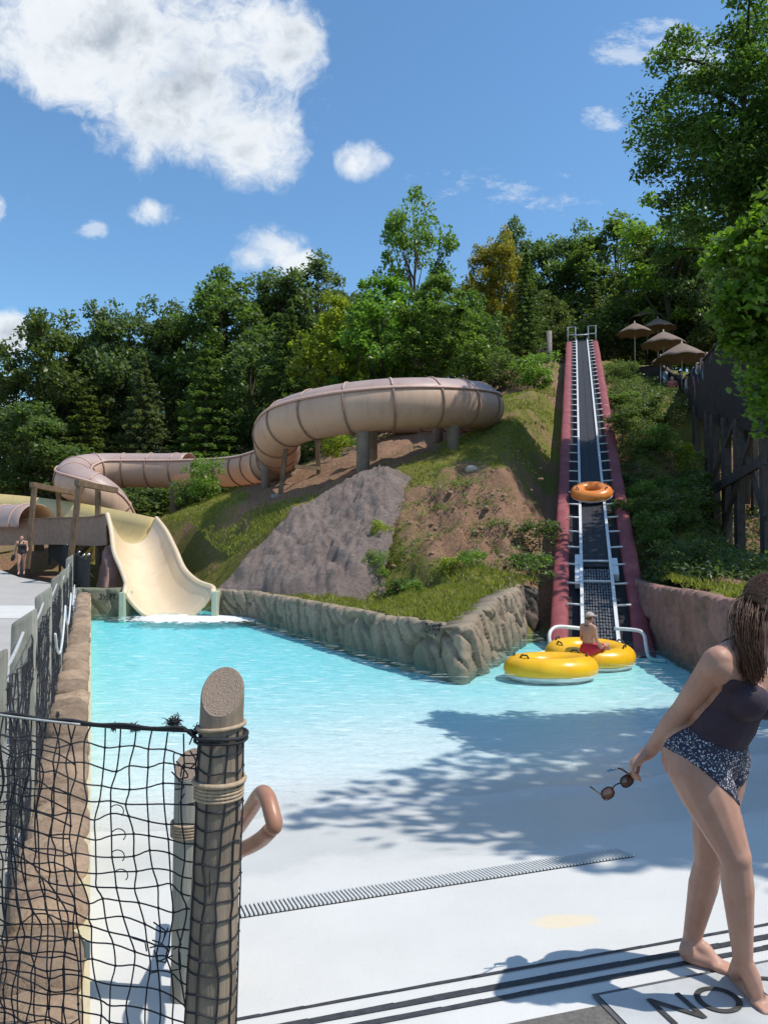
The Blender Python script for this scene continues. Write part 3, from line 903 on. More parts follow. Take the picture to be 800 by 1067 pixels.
def drains():
    a0 = DO - DU * .55
    for i, (v, w, u1) in enumerate([(.0, .016, 9), (-.085, .034, 9), (-.155, .028, 9)]):
        mb = MB()
        n = 60
        for k in range(n):
            p = a0 + DU * (u1 + .5) * (k / n) + DV * (v - w * .5); q = a0 + DU * (u1 + .5) * ((k + 1) / n) + DV * (v - w * .5)
            j0 = (random.random() - .5) * .008; j1 = (random.random() - .5) * .008
            o = len(mb.v)
            z = .0045
            mb.add([(p.x, p.y, z), (q.x, q.y, z), (q.x + DV.x * w, q.y + DV.y * w, z), (p.x + DV.x * (w + j0), p.y + DV.y * (w + j0), z)], [(0, 1, 2, 3)])
        o = mb.build('drain_channel', M['drain'])
        tag(o, ['thin dark drain slot across the white beach, farthest from the walkway', 'dark drain slot between the two other slots of the white beach',
                'dark drain slot closest to the grey walkway'][i], 'drain', 'drain slots at the pool edge')
    # slatted grate
    A = G(248, 951, -.11); B = G(652, 887, -.11)
    d = (B - A); L = d.length; d.normalize(); s = Vector((-d.y, d.x, 0))
    root = empty('drain_grate', A, 'long slatted drain grate lying across the white pool beach', 'drain grate')
    zz = lambda p: float(floor_z(vcoord(p.x, p.y)))
    tr = MB(); sl = MB()
    w = .165
    n = int(L / .021)
    nn = 30
    for k in range(nn):
        p = A + d * (L * k / nn); q = A + d * (L * (k + 1) / nn)
        c = [p - s * w / 2, q - s * w / 2, q + s * w / 2, p + s * w / 2]
        tr.add([(x.x, x.y, zz(x) + .005) for x in c], [(0, 1, 2, 3)])
    for k in range(n):
        p = A + d * (L * (k + .5) / n)
        c0 = p - s * w * .5; c1 = p + s * w * .5
        sl.beam((c0.x, c0.y, zz(c0) + .010), (c1.x, c1.y, zz(c1) + .010), .0125, .008)
    tr.build('channel', M['drain'], root); sl.build('slats', M['grate'], root)


drains()

# ================================================================ rock walls of the pool
def rock_mat(name, col, col2, moss, wet_z):
    m, t, out = newmat(name)
    b = t.new('ShaderNodeBsdfPrincipled')
    co = t.coord()
    n = t.noise(co, 2.2, 6, .65); n2 = t.noise(co, 13, 6, .7); n3 = t.noise(co, 1.1, 4)
    c = t.mix(t.ramp(n, [(.35, (0, 0, 0)), (.65, (1, 1, 1))]), c4(col), c4(col2))
    c = t.mix(t.math('MULTIPLY', t.ramp(n2, [(.5, (0, 0, 0)), (.72, (1, 1, 1))]), .55), c, c4(tuple(x * .5 for x in col2)))
    c = t.mix(t.math('MULTIPLY', t.ramp(n3, [(.48, (0, 0, 0)), (.66, (1, 1, 1))]), .6), c, c4(moss))
    geo = t.new('ShaderNodeNewGeometry'); sp = t.new('ShaderNodeSeparateXYZ'); t.put(sp.inputs[0], geo.outputs['Position'])
    wl = t.math('ADD', sp.outputs[2], t.math('MULTIPLY', t.math('SUBTRACT', n, .5), .16))
    c = t.mix(t.math('MULTIPLY', t.ramp(t.math('SUBTRACT', wl, wet_z), [(.0, (1, 1, 1)), (.30, (0, 0, 0))]), .6), c, c4(tuple(x * .8 for x in moss)))
    t.put(b.inputs['Base Color'], c); b.inputs['Roughness'].default_value = .85; b.inputs['Specular IOR Level'].default_value = .25
    t.put(b.inputs['Normal'], t.bump(t.math('ADD', n2, t.noise(co, 45, 5, .7)), .6, .025))
    t.put(out.inputs[0], b.outputs[0])
    return m


M['wall_rock'] = rock_mat('grey brown sculpted rock', (.34, .262, .19), (.245, .19, .14), (.205, .19, .13), WATER)
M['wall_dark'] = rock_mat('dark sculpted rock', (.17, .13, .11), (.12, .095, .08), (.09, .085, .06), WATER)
M['wall_red_tint'] = rock_mat('red tinted sculpted rock', (.34, .19, .155), (.25, .14, .115), (.17, .12, .09), WATER)  # red of the pool wall is a lens tint put into the rock colour
M['wall_green'] = rock_mat('green stained rock', (.24, .21, .155), (.18, .165, .115), (.17, .20, .12), WATER)


def rock_wall(name, pts, ztops, m, label, cat='pool wall', thick=.42, zb=-1.6, res=.045, seed=1, amp=.09, cell=2.6, skew=.7, closed_out=1, top_lumps=True, smooth_amt=.0):
    """sculpted wall along a polyline: outer face with slanted facets, lumpy coping, short back slope"""
    P2 = [Vector((p[0], p[1], 0)) for p in pts]
    fine = []
    zt = []
    for i in range(len(P2) - 1):
        L = (P2[i + 1] - P2[i]).length; n = max(2, int(L / res))
        for k in range(n):
            t = k / n; fine.append(P2[i].lerp(P2[i + 1], t)); zt.append(ztops[i] * (1 - t) + ztops[i + 1] * t)
    fine.append(P2[-1]); zt.append(ztops[-1])
    A = np.array([(p.x, p.y) for p in fine]); zt = np.array(zt)
    # round the corners a little
    for _ in range(34):
        A[1:-1] = A[1:-1] * .5 + (A[:-2] + A[2:]) * .25
    T = np.gradient(A, axis=0); T /= np.linalg.norm(T, axis=1)[:, None]
    N = np.stack([T[:, 1], -T[:, 0]], -1) * closed_out        # outward (to the water)
    S = np.r_[0, np.cumsum(np.linalg.norm(np.diff(A, axis=0), axis=1))]
    # profile: (offset outward, z fraction kind)
    zs = np.r_[np.linspace(zb, WATER - .1, 4), np.linspace(WATER - .05, 0, 0)]
    nf = max(8, int((np.max(zt) - WATER) / (res * 1.1)))
    rows = []
    for z in [zb, WATER - .5, WATER - .12]: rows.append(('abs', z))
    for k in range(nf + 1): rows.append(('f', k / nf))
    arc = 7
    for k in range(1, arc + 1): rows.append(('arc', k / arc))
    rows += [('back', 0.0), ('back', 1.0)]
    V = []
    if top_lumps:
        lump = np.abs(np.sin(S * math.pi / .42 + fbm(S * .7, S * 0, seed) * 2.2))
        zt = zt + (lump ** .6 - .6) * .055 + fbm(S * 1.3, S * 0 + 3, seed) * .05
    rr = .10
    for kind, q in rows:
        if kind == 'abs':
            z = np.full(len(S), q); off = np.full(len(S), .06)
        elif kind == 'f':
            z = (WATER - .06) + q * (zt - rr - WATER + .06); off = np.full(len(S), .06 * (1 - q))
        elif kind == 'arc':
            a = q * math.pi / 2; z = zt - rr + rr * math.sin(a); off = np.full(len(S), -rr + rr * math.cos(a))
        else:
            z = zt - (.05 if q == 0 else .5); off = np.full(len(S), -thick if q == 0 else -thick - .02)
        u = S * cell / 1.0 + z * skew * cell; v = z * cell * .45 + S * .12
        f1, f2, cid = cell2(u, v + fbm(u * .4, v * .4, seed + 2) * .8, seed)
        edge = np.clip((f2 - f1) / .16, 0, 1)
        disp = (edge - 1) * amp + (cid - .5) * amp * .8 + fbm(S * 5, z * 5, seed + 7, 4) * amp * .5 + fbm(S * .8, z * .8, seed + 3, 3) * amp * 1.3
        if kind in ('back',): disp = disp * 0
        if kind == 'arc': disp = disp * (1 - q * .5)
        o = off + disp
        V.append(np.c_[A + N * o[:, None], z + (fbm(S * 4, S * 0, seed + 4) * .02 if kind != 'abs' else 0)])
    V = np.concatenate(V)
    F = grid_faces(len(S), len(rows))
    if closed_out < 0: F = F[:, ::-1]
    me = mesh_np(name, V, F, True)
    o = link(name, me, m)
    return tag(o, label, cat)


ztc = lambda px, py, d: PK(px, py, d).z
zA = .40
w_prom = rock_wall('rock_wall', [S_r + Vector((-.1, .15, 0)), W_a, W_b, W_c, W_c + Vector((.5, 2.2, 0))],
          [CAMZ - (614 - 560) / 800 * S_r.y, CAMZ - (616 - 560) / 800 * W_a.y, CAMZ - (655 - 560) / 800 * W_b.y, CAMZ - (613 - 560) / 800 * W_c.y, .72], M['wall_rock'],
          'sculpted grey rock wall round the grassy point with a depth mark at its corner', seed=3, amp=.115, closed_out=1)
w_green = rock_wall('rock_wall', [A_far + Vector((-.35, .05, 0)), S_l + Vector((-.02, .0, 0))], [.33, .33], M['wall_green'], 'short green stained rock wall between the stone kerb and the slide mouth', seed=8, cell=1.2, amp=.06, top_lumps=False)
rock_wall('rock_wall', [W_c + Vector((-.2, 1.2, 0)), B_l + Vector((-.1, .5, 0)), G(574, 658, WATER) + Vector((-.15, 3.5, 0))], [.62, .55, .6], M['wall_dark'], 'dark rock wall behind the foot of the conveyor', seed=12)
rock_wall('rock_wall', [B_r + Vector((-.1, .8, 0)), R_1, R_2, R_3, R_4, R_5], [.72, .78, .82, .75, .6, .5], M['wall_red_tint'], 'rippled rock wall coloured with a red lens tint on the far side of the woman', seed=15, amp=.06, cell=3.2, skew=1.2)


def text_obj(name, s, loc, size, mtx, m, parent=None, ext=.002, label=None, cat=None, bold=0.0):
    cu = bpy.data.curves.new(name, 'FONT'); cu.body = s; cu.size = size; cu.extrude = ext
    cu.offset = bold; cu.align_x = 'LEFT'; cu.align_y = 'BOTTOM'
    tmp = bpy.data.objects.new(name, cu); COL.objects.link(tmp)
    dg = bpy.context.evaluated_depsgraph_get()
    me = bpy.data.meshes.new_from_object(tmp.evaluated_get(dg))
    bpy.data.objects.remove(tmp)
    me.transform(Matrix.Translation(loc) @ mtx.to_4x4())
    o = link(name, me, m, parent)
    if label: tag(o, label, cat)
    return o


M['mark_dark'] = mat('dark stencil paint', (.012, .011, .010), (.03, .027, .025), .8, 20)
M['mark'] = mat('black stencil paint', (.035, .032, .03), (.07, .065, .06), .85, 20, dirt=(.3, .29, .28), dirt_scale=30, dirt_amt=(.62, .75))
# depth mark on the left face of the point, close to the corner
dirw = (W_b - W_a).normalized(); nrm = Vector((dirw.y, -dirw.x, 0))
mtx = Matrix((dirw, Vector((0, 0, 1)), nrm)).transposed()
from mathutils.bvhtree import BVHTree


def project(o, wall, direction, off=.04):
    bm = bmesh.new(); bm.from_mesh(o.data); bmesh.ops.triangulate(bm, faces=bm.faces)
    for _ in range(5): bmesh.ops.subdivide_edges(bm, edges=[e for e in bm.edges if e.calc_length() > .016], cuts=1); bmesh.ops.triangulate(bm, faces=bm.faces)
    tree = BVHTree.FromPolygons([v.co for v in wall.data.vertices], [tuple(p.vertices) for p in wall.data.polygons])
    for v in bm.verts:
        h, n, i, d = tree.ray_cast(v.co + direction * -1.0, direction)
        if h is not None: v.co = h - direction * off
    bm.to_mesh(o.data); bm.free()


base = G(481, 704, WATER) - dirw * 1.15 + nrm * .2 + Vector((0, 0, .48))
project(text_obj('depth_mark', '2½FT', base, .22, mtx, M['mark_dark'], w_prom, ext=0, bold=.006), w_prom, -nrm)
base = G(103, 640, WATER) + Vector((0, -.3, .36))
mtx2 = Matrix(((1, 0, 0), (0, 0, 1), (0, -1, 0))).transposed()
project(text_obj('depth_mark', '2½FT', base, .2, mtx2, M['mark_dark'], w_green, ext=0, bold=.005), w_green, Vector((0, 1, 0)))

# ================================================================ stone kerb along the left edge of the pool
def kerb():
    root = empty('stone_kerb', (-KX * 3, 3, 0), 'tan loaf shaped stones in a row along the left edge of the pool', 'kerb')
    dirv = Vector((-KX, 1, 0)).normalized(); side = Vector((-dirv.y, dirv.x, 0))
    mb = MB(); s = 2.25 / dirv.y
    end = 20.9 / dirv.y
    Vs = []; Fs = []; off = 0
    k = 0
    while s < end:
        L = random.uniform(.44, .66); w = random.uniform(.31, .345); h = random.uniform(.17, .21)
        c = dirv * (s + L / 2) + side * (w / 2 + .0) 
        nu, nv = 22, 13
        V = []
        for j in range(nv):
            a = -math.pi / 2 + math.pi * j / (nv - 1)
            for i in range(nu):
                b = 2 * math.pi * i / nu
                e = .5
                sg = lambda q: math.copysign(abs(q) ** e, q)
                x = sg(math.cos(a)) * sg(math.cos(b)); y = sg(math.cos(a)) * sg(math.sin(b)); z = sg(math.sin(a)) * .5 + .5
                V.append((x * L / 2 * 1.0, y * w / 2, z * h * (1 - .2 * abs(x) ** 2 - .12 * abs(y) ** 2)))
        V = np.array(V)
        n = fbm(V[:, 0] * 4 + k * 7.7, V[:, 1] * 4 + V[:, 2] * 5, 5, 4)
        V[:, 2] += np.where(V[:, 2] > .05, n * .07, 0); V[:, 1] += fbm(V[:, 0] * 3 + k * 3.1, V[:, 2] * 6, 9, 3) * .035
        V[:, 0] *= .965; W = np.array([tuple(c + dirv * float(p[0]) + side * float(p[1]) + Vector((0, 0, .03 + float(p[2])))) for p in V])
        Vs.append(W); Fs.append(grid_faces(nu, nv, True) + off); off += len(W)
        s += L * 1.0; k += 1
    me = mesh_np('stones', np.concatenate(Vs), np.concatenate(Fs), True)
    link('stones', me, M['kerb'], root)
    a = dirv * (2.25 / dirv.y); b = dirv * end
    f = MB()
    for p0, p1, n in [(a, b, 60)]:
        for i in range(n):
            q0 = p0.lerp(p1, i / n) + side * .15; q1 = p0.lerp(p1, (i + 1) / n) + side * .15
            f.beam((q0.x, q0.y, -.55), (q1.x, q1.y, -.55), .33, 1.3)
    f.build('base', M['kerb_face'], root)


kerb()

# ================================================================ water slide
def sweep_profile(path, rad, angs, name, m, parent, off=0.0, thick=.03):
    """open strip round a path; angle 0 = up, positive to the right of travel"""
    n = len(path); k = len(angs); V = []
    for i in range(n):
        t = (path[min(i + 1, n - 1)] - path[max(i - 1, 0)]).normalized()
        side = t.cross(Vector((0, 0, 1))).normalized(); up = side.cross(t)
        for a in angs: V.append(path[i] + (up * math.cos(a) + side * math.sin(a)) * (rad + off))
    nO = len(V)
    for i in range(n):
        t = (path[min(i + 1, n - 1)] - path[max(i - 1, 0)]).normalized()
        side = t.cross(Vector((0, 0, 1))).normalized(); up = side.cross(t)
        for a in angs: V.append(path[i] + (up * math.cos(a) + side * math.sin(a)) * (rad + off - thick))
    F = grid_faces(k, n)
    Fi = F[:, ::-1] + nO
    E = []
    for i in range(n - 1):
        E.append((i * k, (i + 1) * k, (i + 1) * k + nO, i * k + nO)); a = k - 1
        E.append((i * k + a, i * k + a + nO, (i + 1) * k + a + nO, (i + 1) * k + a))
    for j in range(k - 1):
        E.append((j, j + nO, j + 1 + nO, j + 1)); b = (n - 1) * k
        E.append((b + j, b + j + 1, b + j + 1 + nO, b + j + nO))
    me = mesh_np(name, [tuple(v) for v in V], np.r_[F, Fi, np.array(E)], True)
    return link(name, me, m, parent)


def arc_angs(a0, a1, n): return [a0 + (a1 - a0) * i / (n - 1) for i in range(n)]


slide = empty('water_slide', PK(170, 600, 20), 'peach coloured tube slide looping over the hill down to its cream run-out in the pool', 'water slide')


def build_slide():
    rad = .81
    cx, cy, rr = PK(394, 425, 25).x, 25 * K, 3.72
    ring = []
    # heights round the ring, angle measured from the right (east), clockwise seen from above = east -> front -> west
    def ringp(deg, z): return Vector((cx + rr * math.cos(R(deg)), cy + rr * 1.02 * math.sin(R(deg)), z))
    zc = lambda py, Y: CAMZ + (560 - py) / 800 * Y
    front = cy - rr
    pts = [ringp(108, 6.92), ringp(95, 6.9), ringp(60, 6.75), ringp(25, 6.55), ringp(-5, 6.40), ringp(-35, 6.2), ringp(-65, 6.03), ringp(-90, 5.9),
           ringp(-115, 5.75), ringp(-140, 5.6), ringp(-162, 5.32), ringp(-182, 5.06)]
    pts += [PK(289, 477, 27.4), PK(276, 483, 29.0), PK(255, 487, 30.5), PK(225, 489, 31.5), PK(185, 490, 32.2), PK(145, 490, 32.5), PK(113, 490, 32.3), PK(94, 491, 31.8), PK(81, 494, 31.0), PK(76, 498.5, 30.2), PK(79, 503, 29.6), PK(89, 508, 29.3), PK(102, 515, 29.3), PK(114, 526, 29.6), PK(124, 546, 30.0)]
    path = resample(spline(pts, 14), .22)
    # where covers lie
    def nearest(p): return min(range(len(path)), key=lambda i: (path[i] - p).length)
    i_open0 = nearest(PK(281, 481, 28.4)); i_open1 = nearest(PK(196, 490, 32.0))
    seam = R(62)
    sweep_profile(path, rad, arc_angs(seam, 2 * math.pi - seam, 30), 'flume', M['flume'], slide)
    for a, b in ((0, i_open0), (i_open1, len(path) - 1)):
        seg = path[a:b + 1]
        sweep_profile(seg, rad, arc_angs(-seam, seam, 14), 'cover', M['cover'], slide, off=-.005)
    for sgn in (-1, 1):
        sweep_profile(path, rad, arc_angs(sgn * seam - .055, sgn * seam + .055, 3), 'seam', M['seam'], slide, off=.06, thick=.055)
    # joints between the sections
    step = int(1.42 / .22); cnt = 0
    for i in range(3, len(path) - 2, step):
        if (path[i] - path[0]).length < 3: continue
        t = (path[i + 1] - path[i - 1]).normalized()
        seg = [path[i] - t * .03, path[i] + t * .03]
        covered = not (i_open0 < i < i_open1)
        sweep_profile(seg, rad, arc_angs(seam, 2 * math.pi - seam, 26), 'flange', M['flange'], slide, off=.045, thick=.04)
        if covered: sweep_profile(seg, rad, arc_angs(-seam + .06, seam - .06, 12), 'flange', M['seam'], slide, off=.03, thick=.03)
    # pillars
    for px, py, d, r_ in [(378, 484, 21.75, .21), (387, 480, 23.3, .20), (472, 470, 22.4, .2), (456, 470, 25.5, .19), (441, 466, 28.3, .16), (277, 506, 25.6, .17), (300, 500, 26.8, .17), (182, 540, 31.8, .22), (186, 540, 32.9, .2)]:
        b = PK(px, py, d)
        i = min(range(len(path)), key=lambda j: (path[j].xy - b.xy).length)
        top = path[i].z - rad * .9 if (path[i].xy - b.xy).length < 1.2 else PK(px, 436, d).z
        zb = float(H(b.x, b.y)) - .4
        MB().lathe((b.x, b.y, 0), [(r_ * 1.0, zb), (r_, top - .12), (r_ * 1.15, top - .1), (r_ * 1.15, top + .15)], 20).build('pillar', M['pillar'], slide, True)
    # timber trestle at the left of the ring
    for a, b in [((289, 524, 23.2), (300, 447, 23.2)), ((333, 500, 24.4), (330, 448, 24.4))]:
        MB().beam(PK(*a) - Vector((0, 0, .6)), PK(*b), .15, .15, (0, 1, 0)).build('trestle_post', M['frame_wood'], slide)
    MB().beam(PK(286, 444, 23.0), PK(332, 450, 24.5), .16, .2).build('trestle_beam', M['frame_wood'], slide)
    MB().beam(PK(306, 486, 23.4), PK(334, 488, 24.3), .10, .12).build('trestle_beam', M['frame_wood'], slide)
    q = PK(289, 521, 23.2); MB().lathe(q - Vector((0, 0, .6)), [(.24, 0), (.24, .75), (.2, .8)], 14).build('footing', M['pillar'], slide, True)
    # horizontal run-out trough, far left to near right
    c0 = [PK(-60, 545, 29.5), PK(0, 543, 28.0), PK(60, 540, 26.0), PK(98, 539, 23.9), PK(112, 536, 22.4)]
    far = [PK(-60, 513, 33.5), PK(0, 515, 32.0), PK(60, 521, 29.5), PK(115, 530, 26.8), PK(163, 540, 24.0)]
    n = 40
    A = resample(spline(c0, 12), .2); A = [A[int(i * (len(A) - 1) / n)] for i in range(n + 1)]
    B = resample(spline(far, 12), .2); B = [B[int(i * (len(B) - 1) / n)] for i in range(n + 1)]
    V = []; kk = 15
    for a, b in zip(A, B):
        for j in range(kk):
            t = j / (kk - 1); x = abs(2 * t - 1)
            p = a.lerp(b, t); dep = .95 * (1 - x ** 3.2)
            V.append(p - Vector((0, 0, dep)))
    me = mesh_np('trough', [tuple(v) for v in V], grid_faces(kk, n + 1), True)
    o = link('trough', me, M['yellow_cream'], slide)
    md = o.modifiers.new('s', 'SOLIDIFY'); md.thickness = .07; md.offset = 0
    # outer wall of the trough, its shade put in as brown colour
    sk = MB()
    for i in range(n):
        a, b = A[i], A[i + 1]
        nn = Vector((b.y - a.y, a.x - b.x, 0)).normalized() * .07
        sk.add([a + nn, b + nn, b + nn * .3 - Vector((0, 0, 1.0)), a + nn * .3 - Vector((0, 0, 1.0)), a + nn * 2.2, b + nn * 2.2], [(3, 2, 1, 0), (0, 1, 5, 4)])
    o = sk.build('shaded_side', M['flange'], slide); md = o.modifiers.new('s', 'SOLIDIFY'); md.thickness = .03
    for px in (20, 70, 98):
        j = min(range(len(A)), key=lambda i: abs(400 + 800 * A[i].x / A[i].y - px))
        p = A[j].lerp(B[j], .35); MB().lathe((p.x, p.y, -1), [(.2, 0), (.2, p.z - .9 + 1)], 14).build('pillar', M['pillar'], slide, True)
    # mauve covered length at the far left, open end with a scalloped lip
    a0 = [A[i].lerp(B[i], .14) + Vector((0, 0, -.30)) for i in range(0, n + 1)]
    j = min(range(n + 1), key=lambda i: abs(400 + 800 * A[i].x / A[i].y - 36))
    sweep_profile(a0[:j + 1], 0.80, arc_angs(-1.75, 1.75, 22), 'cover', M['cover'], slide)
    for i in range(1, j, 4):
        t = (a0[i + 1] - a0[i]).normalized()
        sweep_profile([a0[i] - t * .04, a0[i] + t * .04], 0.80, arc_angs(-1.75, 1.75, 20), 'flange', M['seam'], slide, off=.04, thick=.04)
    # lower chute
    Lk = [(112, 536, 22.3), (116, 553, 21.5), (119, 575, 20.6), (126, 592, 19.8), (131, 606, 19.1), (131, 612, 18.55), (130, 618, 18.2)]
    Rk = [(163, 540, 24.0), (173, 553, 22.8), (183, 573, 21.2), (192, 593, 20.0), (206, 606, 19.2), (221, 612, 18.6), (222, 617, 18.2)]
    L = [PK(*q) for q in Lk]; Rr = [PK(*q) for q in Rk]
    Ls = spline(L, 10); Rs = spline(Rr, 10); m_ = len(Ls); kk = 27; V = []
    for i in range(m_):
        a, b = Ls[i], Rs[i]; f = i / (m_ - 1)
        dep = .95 - .12 * math.sin(f * math.pi)
        # steeper near the bottom: end at the water level
        low = (a.z + b.z) / 2 - dep
        low = max(low, WATER - .15)
        for j in range(kk):
            t = j / (kk - 1); x = abs(2 * t - 1)
            p = a.lerp(b, t); z = low + (p.z - low) * (x ** 2.5)
            V.append((p.x, p.y, z))
    me = mesh_np('chute', V, grid_faces(kk, m_), True)
    o = link('chute', me, M['cream'], slide); md = o.modifiers.new('s', 'SOLIDIFY'); md.thickness = .10; md.offset = 0; md.use_rim = True
    for e in (Ls, Rs):
        MB().tube(e, .075, 10, round_end=True).build('rim', M['cream'], slide, True)
    # dull lip that closes the mouth of the chute
    a = Ls[-1]; b = Rs[-1]; gm = mat('green stained gelcoat', (.45, .5, .38), (.36, .42, .3), .6, 3)
    for p, sg in ((a, -1), (b, 1)):
        MB().box((p.x + sg * .05, p.y + .25, (p.z + WATER - .7) / 2), (.16, .7, p.z - WATER + .75)).build('mouth_cheek', gm, slide, bevel=.03)


build_slide()


# timber goal frames over the trough
def frames():
    specs = [('slim timber frame with two leaning posts, the farther one by the run-out trough', (29, 548, 25.6), (36, 506, 25.6), (64, 546, 27.8), (61, 511, 27.8), (33, 505, 25.5), (76, 513.5, 28.6)),
             ('slim timber frame with two leaning posts, standing right behind the black mesh fence', (71, 560, 22.6), (83, 504, 22.6), (103, 556, 24.2), (102, 510, 24.2), (80, 503, 22.5), (121, 511, 24.8))]
    for lab, a0, a1, b0, b1, c0, c1 in specs:
        r = empty('timber_frame', PK(*a0), lab, 'timber frame', 'timber frames by the run-out trough')
        for p, q in ((a0, a1), (b0, b1)):
            MB().beam(PK(*p) - Vector((0, 0, 1.6)), PK(*q), .16, .16, (0, 1, 0)).build('post', M['frame_wood'], r, bevel=.012)
        MB().beam(PK(*c0), PK(*c1), .18, .2).build('beam', M['frame_wood'], r, bevel=.012)


frames()


# ================================================================ big sculpted rock ramp
def rock_ramp():
    pts = RAMP_PTS
    ctrl = np.array([tuple(PK(*p)) for p in pts] + [tuple(PK(*p)) for p in [(330, 580, 18.0), (370, 560, 18.4), (300, 590, 18.4), (370, 520, 19.9), (340, 545, 19.5), (390, 520, 19.5)]])
    w = rbf_fit_generic(ctrl)
    poly = [(c[0], c[1]) for c in ctrl[:len(pts)]]
    x0, x1 = ctrl[:, 0].min() - .2, ctrl[:, 0].max() + .2; y0, y1 = ctrl[:, 1].min() - .2, ctrl[:, 1].max() + .2
    xs = np.arange(x0, x1, .05); ys = np.arange(y0, y1, .05)
    X, Y = np.meshgrid(xs, ys)
    Z = w(X, Y)
    d = dist_poly(X, Y, poly); ins = inside_poly(X, Y, poly)
    sd = np.where(ins, d, -d)
    sd = sd + fbm(X * 1.5, Y * 1.5, 71, 3) * .12
    n = fbm(X * .7, Y * .7, 61, 4) * .32 + fbm(X * 2.4 + Y, Y * 1.2, 62, 4) * .15 + fbm(X * 7, Y * 5, 64, 4) * .12 - np.abs(fbm(X * 2.8, Y * 1.9, 68, 4)) * .15 + np.where(cell2(X * 1.1, Y * .8, 69)[1] - cell2(X * 1.1, Y * .8, 69)[0] < .07, -.07, 0)
    rid = np.abs(fbm(X * .9 + Y * .5, Y * .35 - X * .2, 66, 3)); n = n - np.clip(.16 - rid, 0, 1) * .9
    f = np.clip(sd / .55, 0, 1) ** .6
    Z = Z + .2 + n * f + (f - 1) * .5
    keep = sd > -.12
    idx = -np.ones(X.shape, int); idx[keep] = np.arange(keep.sum())
    V = np.stack([X[keep], Y[keep], Z[keep]], -1)
    F = grid_faces(len(xs), len(ys)); fl = idx.ravel()[F]; fl = fl[(fl >= 0).all(1)]
    me = mesh_np('rock_ramp', V, fl, True)
    m, t, out = newmat('pinkish sprayed rock')
    b = t.new('ShaderNodeBsdfPrincipled'); co = t.coord()
    n1 = t.noise(co, 1.3, 6, .65); n2 = t.noise(co, 9, 6, .7); n3 = t.noise(co, 38, 4, .7)
    c = t.mix(t.ramp(n1, [(.35, (0, 0, 0)), (.65, (1, 1, 1))]), (.40, .31, .27, 1), (.27, .21, .185, 1))
    c = t.mix(t.math('MULTIPLY', t.ramp(n2, [(.48, (0, 0, 0)), (.7, (1, 1, 1))]), .6), c, (.11, .085, .078, 1))
    c = t.mix(t.math('MULTIPLY', t.ramp(n3, [(.5, (0, 0, 0)), (.75, (1, 1, 1))]), .5), c, (.42, .31, .265, 1))
    t.put(b.inputs['Base Color'], c); b.inputs['Roughness'].default_value = .9; b.inputs['Specular IOR Level'].default_value = .2
    t.put(b.inputs['Normal'], t.bump(t.math('ADD', n2, t.math('MULTIPLY', n3, .9)), 1.0, .11))
    t.put(out.inputs[0], b.outputs[0])
    tag(link('rock_ramp', me, m), 'big pinkish grey sculpted rock ramp sloping to the pool under the slide loop', 'rock')


def rbf_fit_generic(c):
    xy_ = c[:, :2]; n = len(c)
    D = np.sqrt(np.hypot(xy_[:, None, 0] - xy_[None, :, 0], xy_[:, None, 1] - xy_[None, :, 1]) ** 2 + .3)
    A = np.zeros((n + 3, n + 3)); A[:n, :n] = D - np.eye(n) * .1; Pm = np.c_[np.ones(n), xy_]; A[:n, n:] = Pm; A[n:, :n] = Pm.T
    w = np.linalg.solve(A, np.r_[c[:, 2], 0, 0, 0])

    def ev(X, Y):
        s = w[-3] + w[-2] * X + w[-1] * Y
        for i in range(n): s = s + w[i] * np.sqrt((X - xy_[i, 0]) ** 2 + (Y - xy_[i, 1]) ** 2 + .3)
        return s
    return ev


rock_ramp()


# ================================================================ conveyor
CW_ = (CV1 - CV0).normalized(); CS_ = CW_.cross(Vector((0, 0, 1))).normalized(); CN_ = CS_.cross(CW_)
CLEN = (CV1 - CV0).length


def cpt(s, x, n=0.0): return CV0 + CW_ * s + CS_ * x + CN_ * n


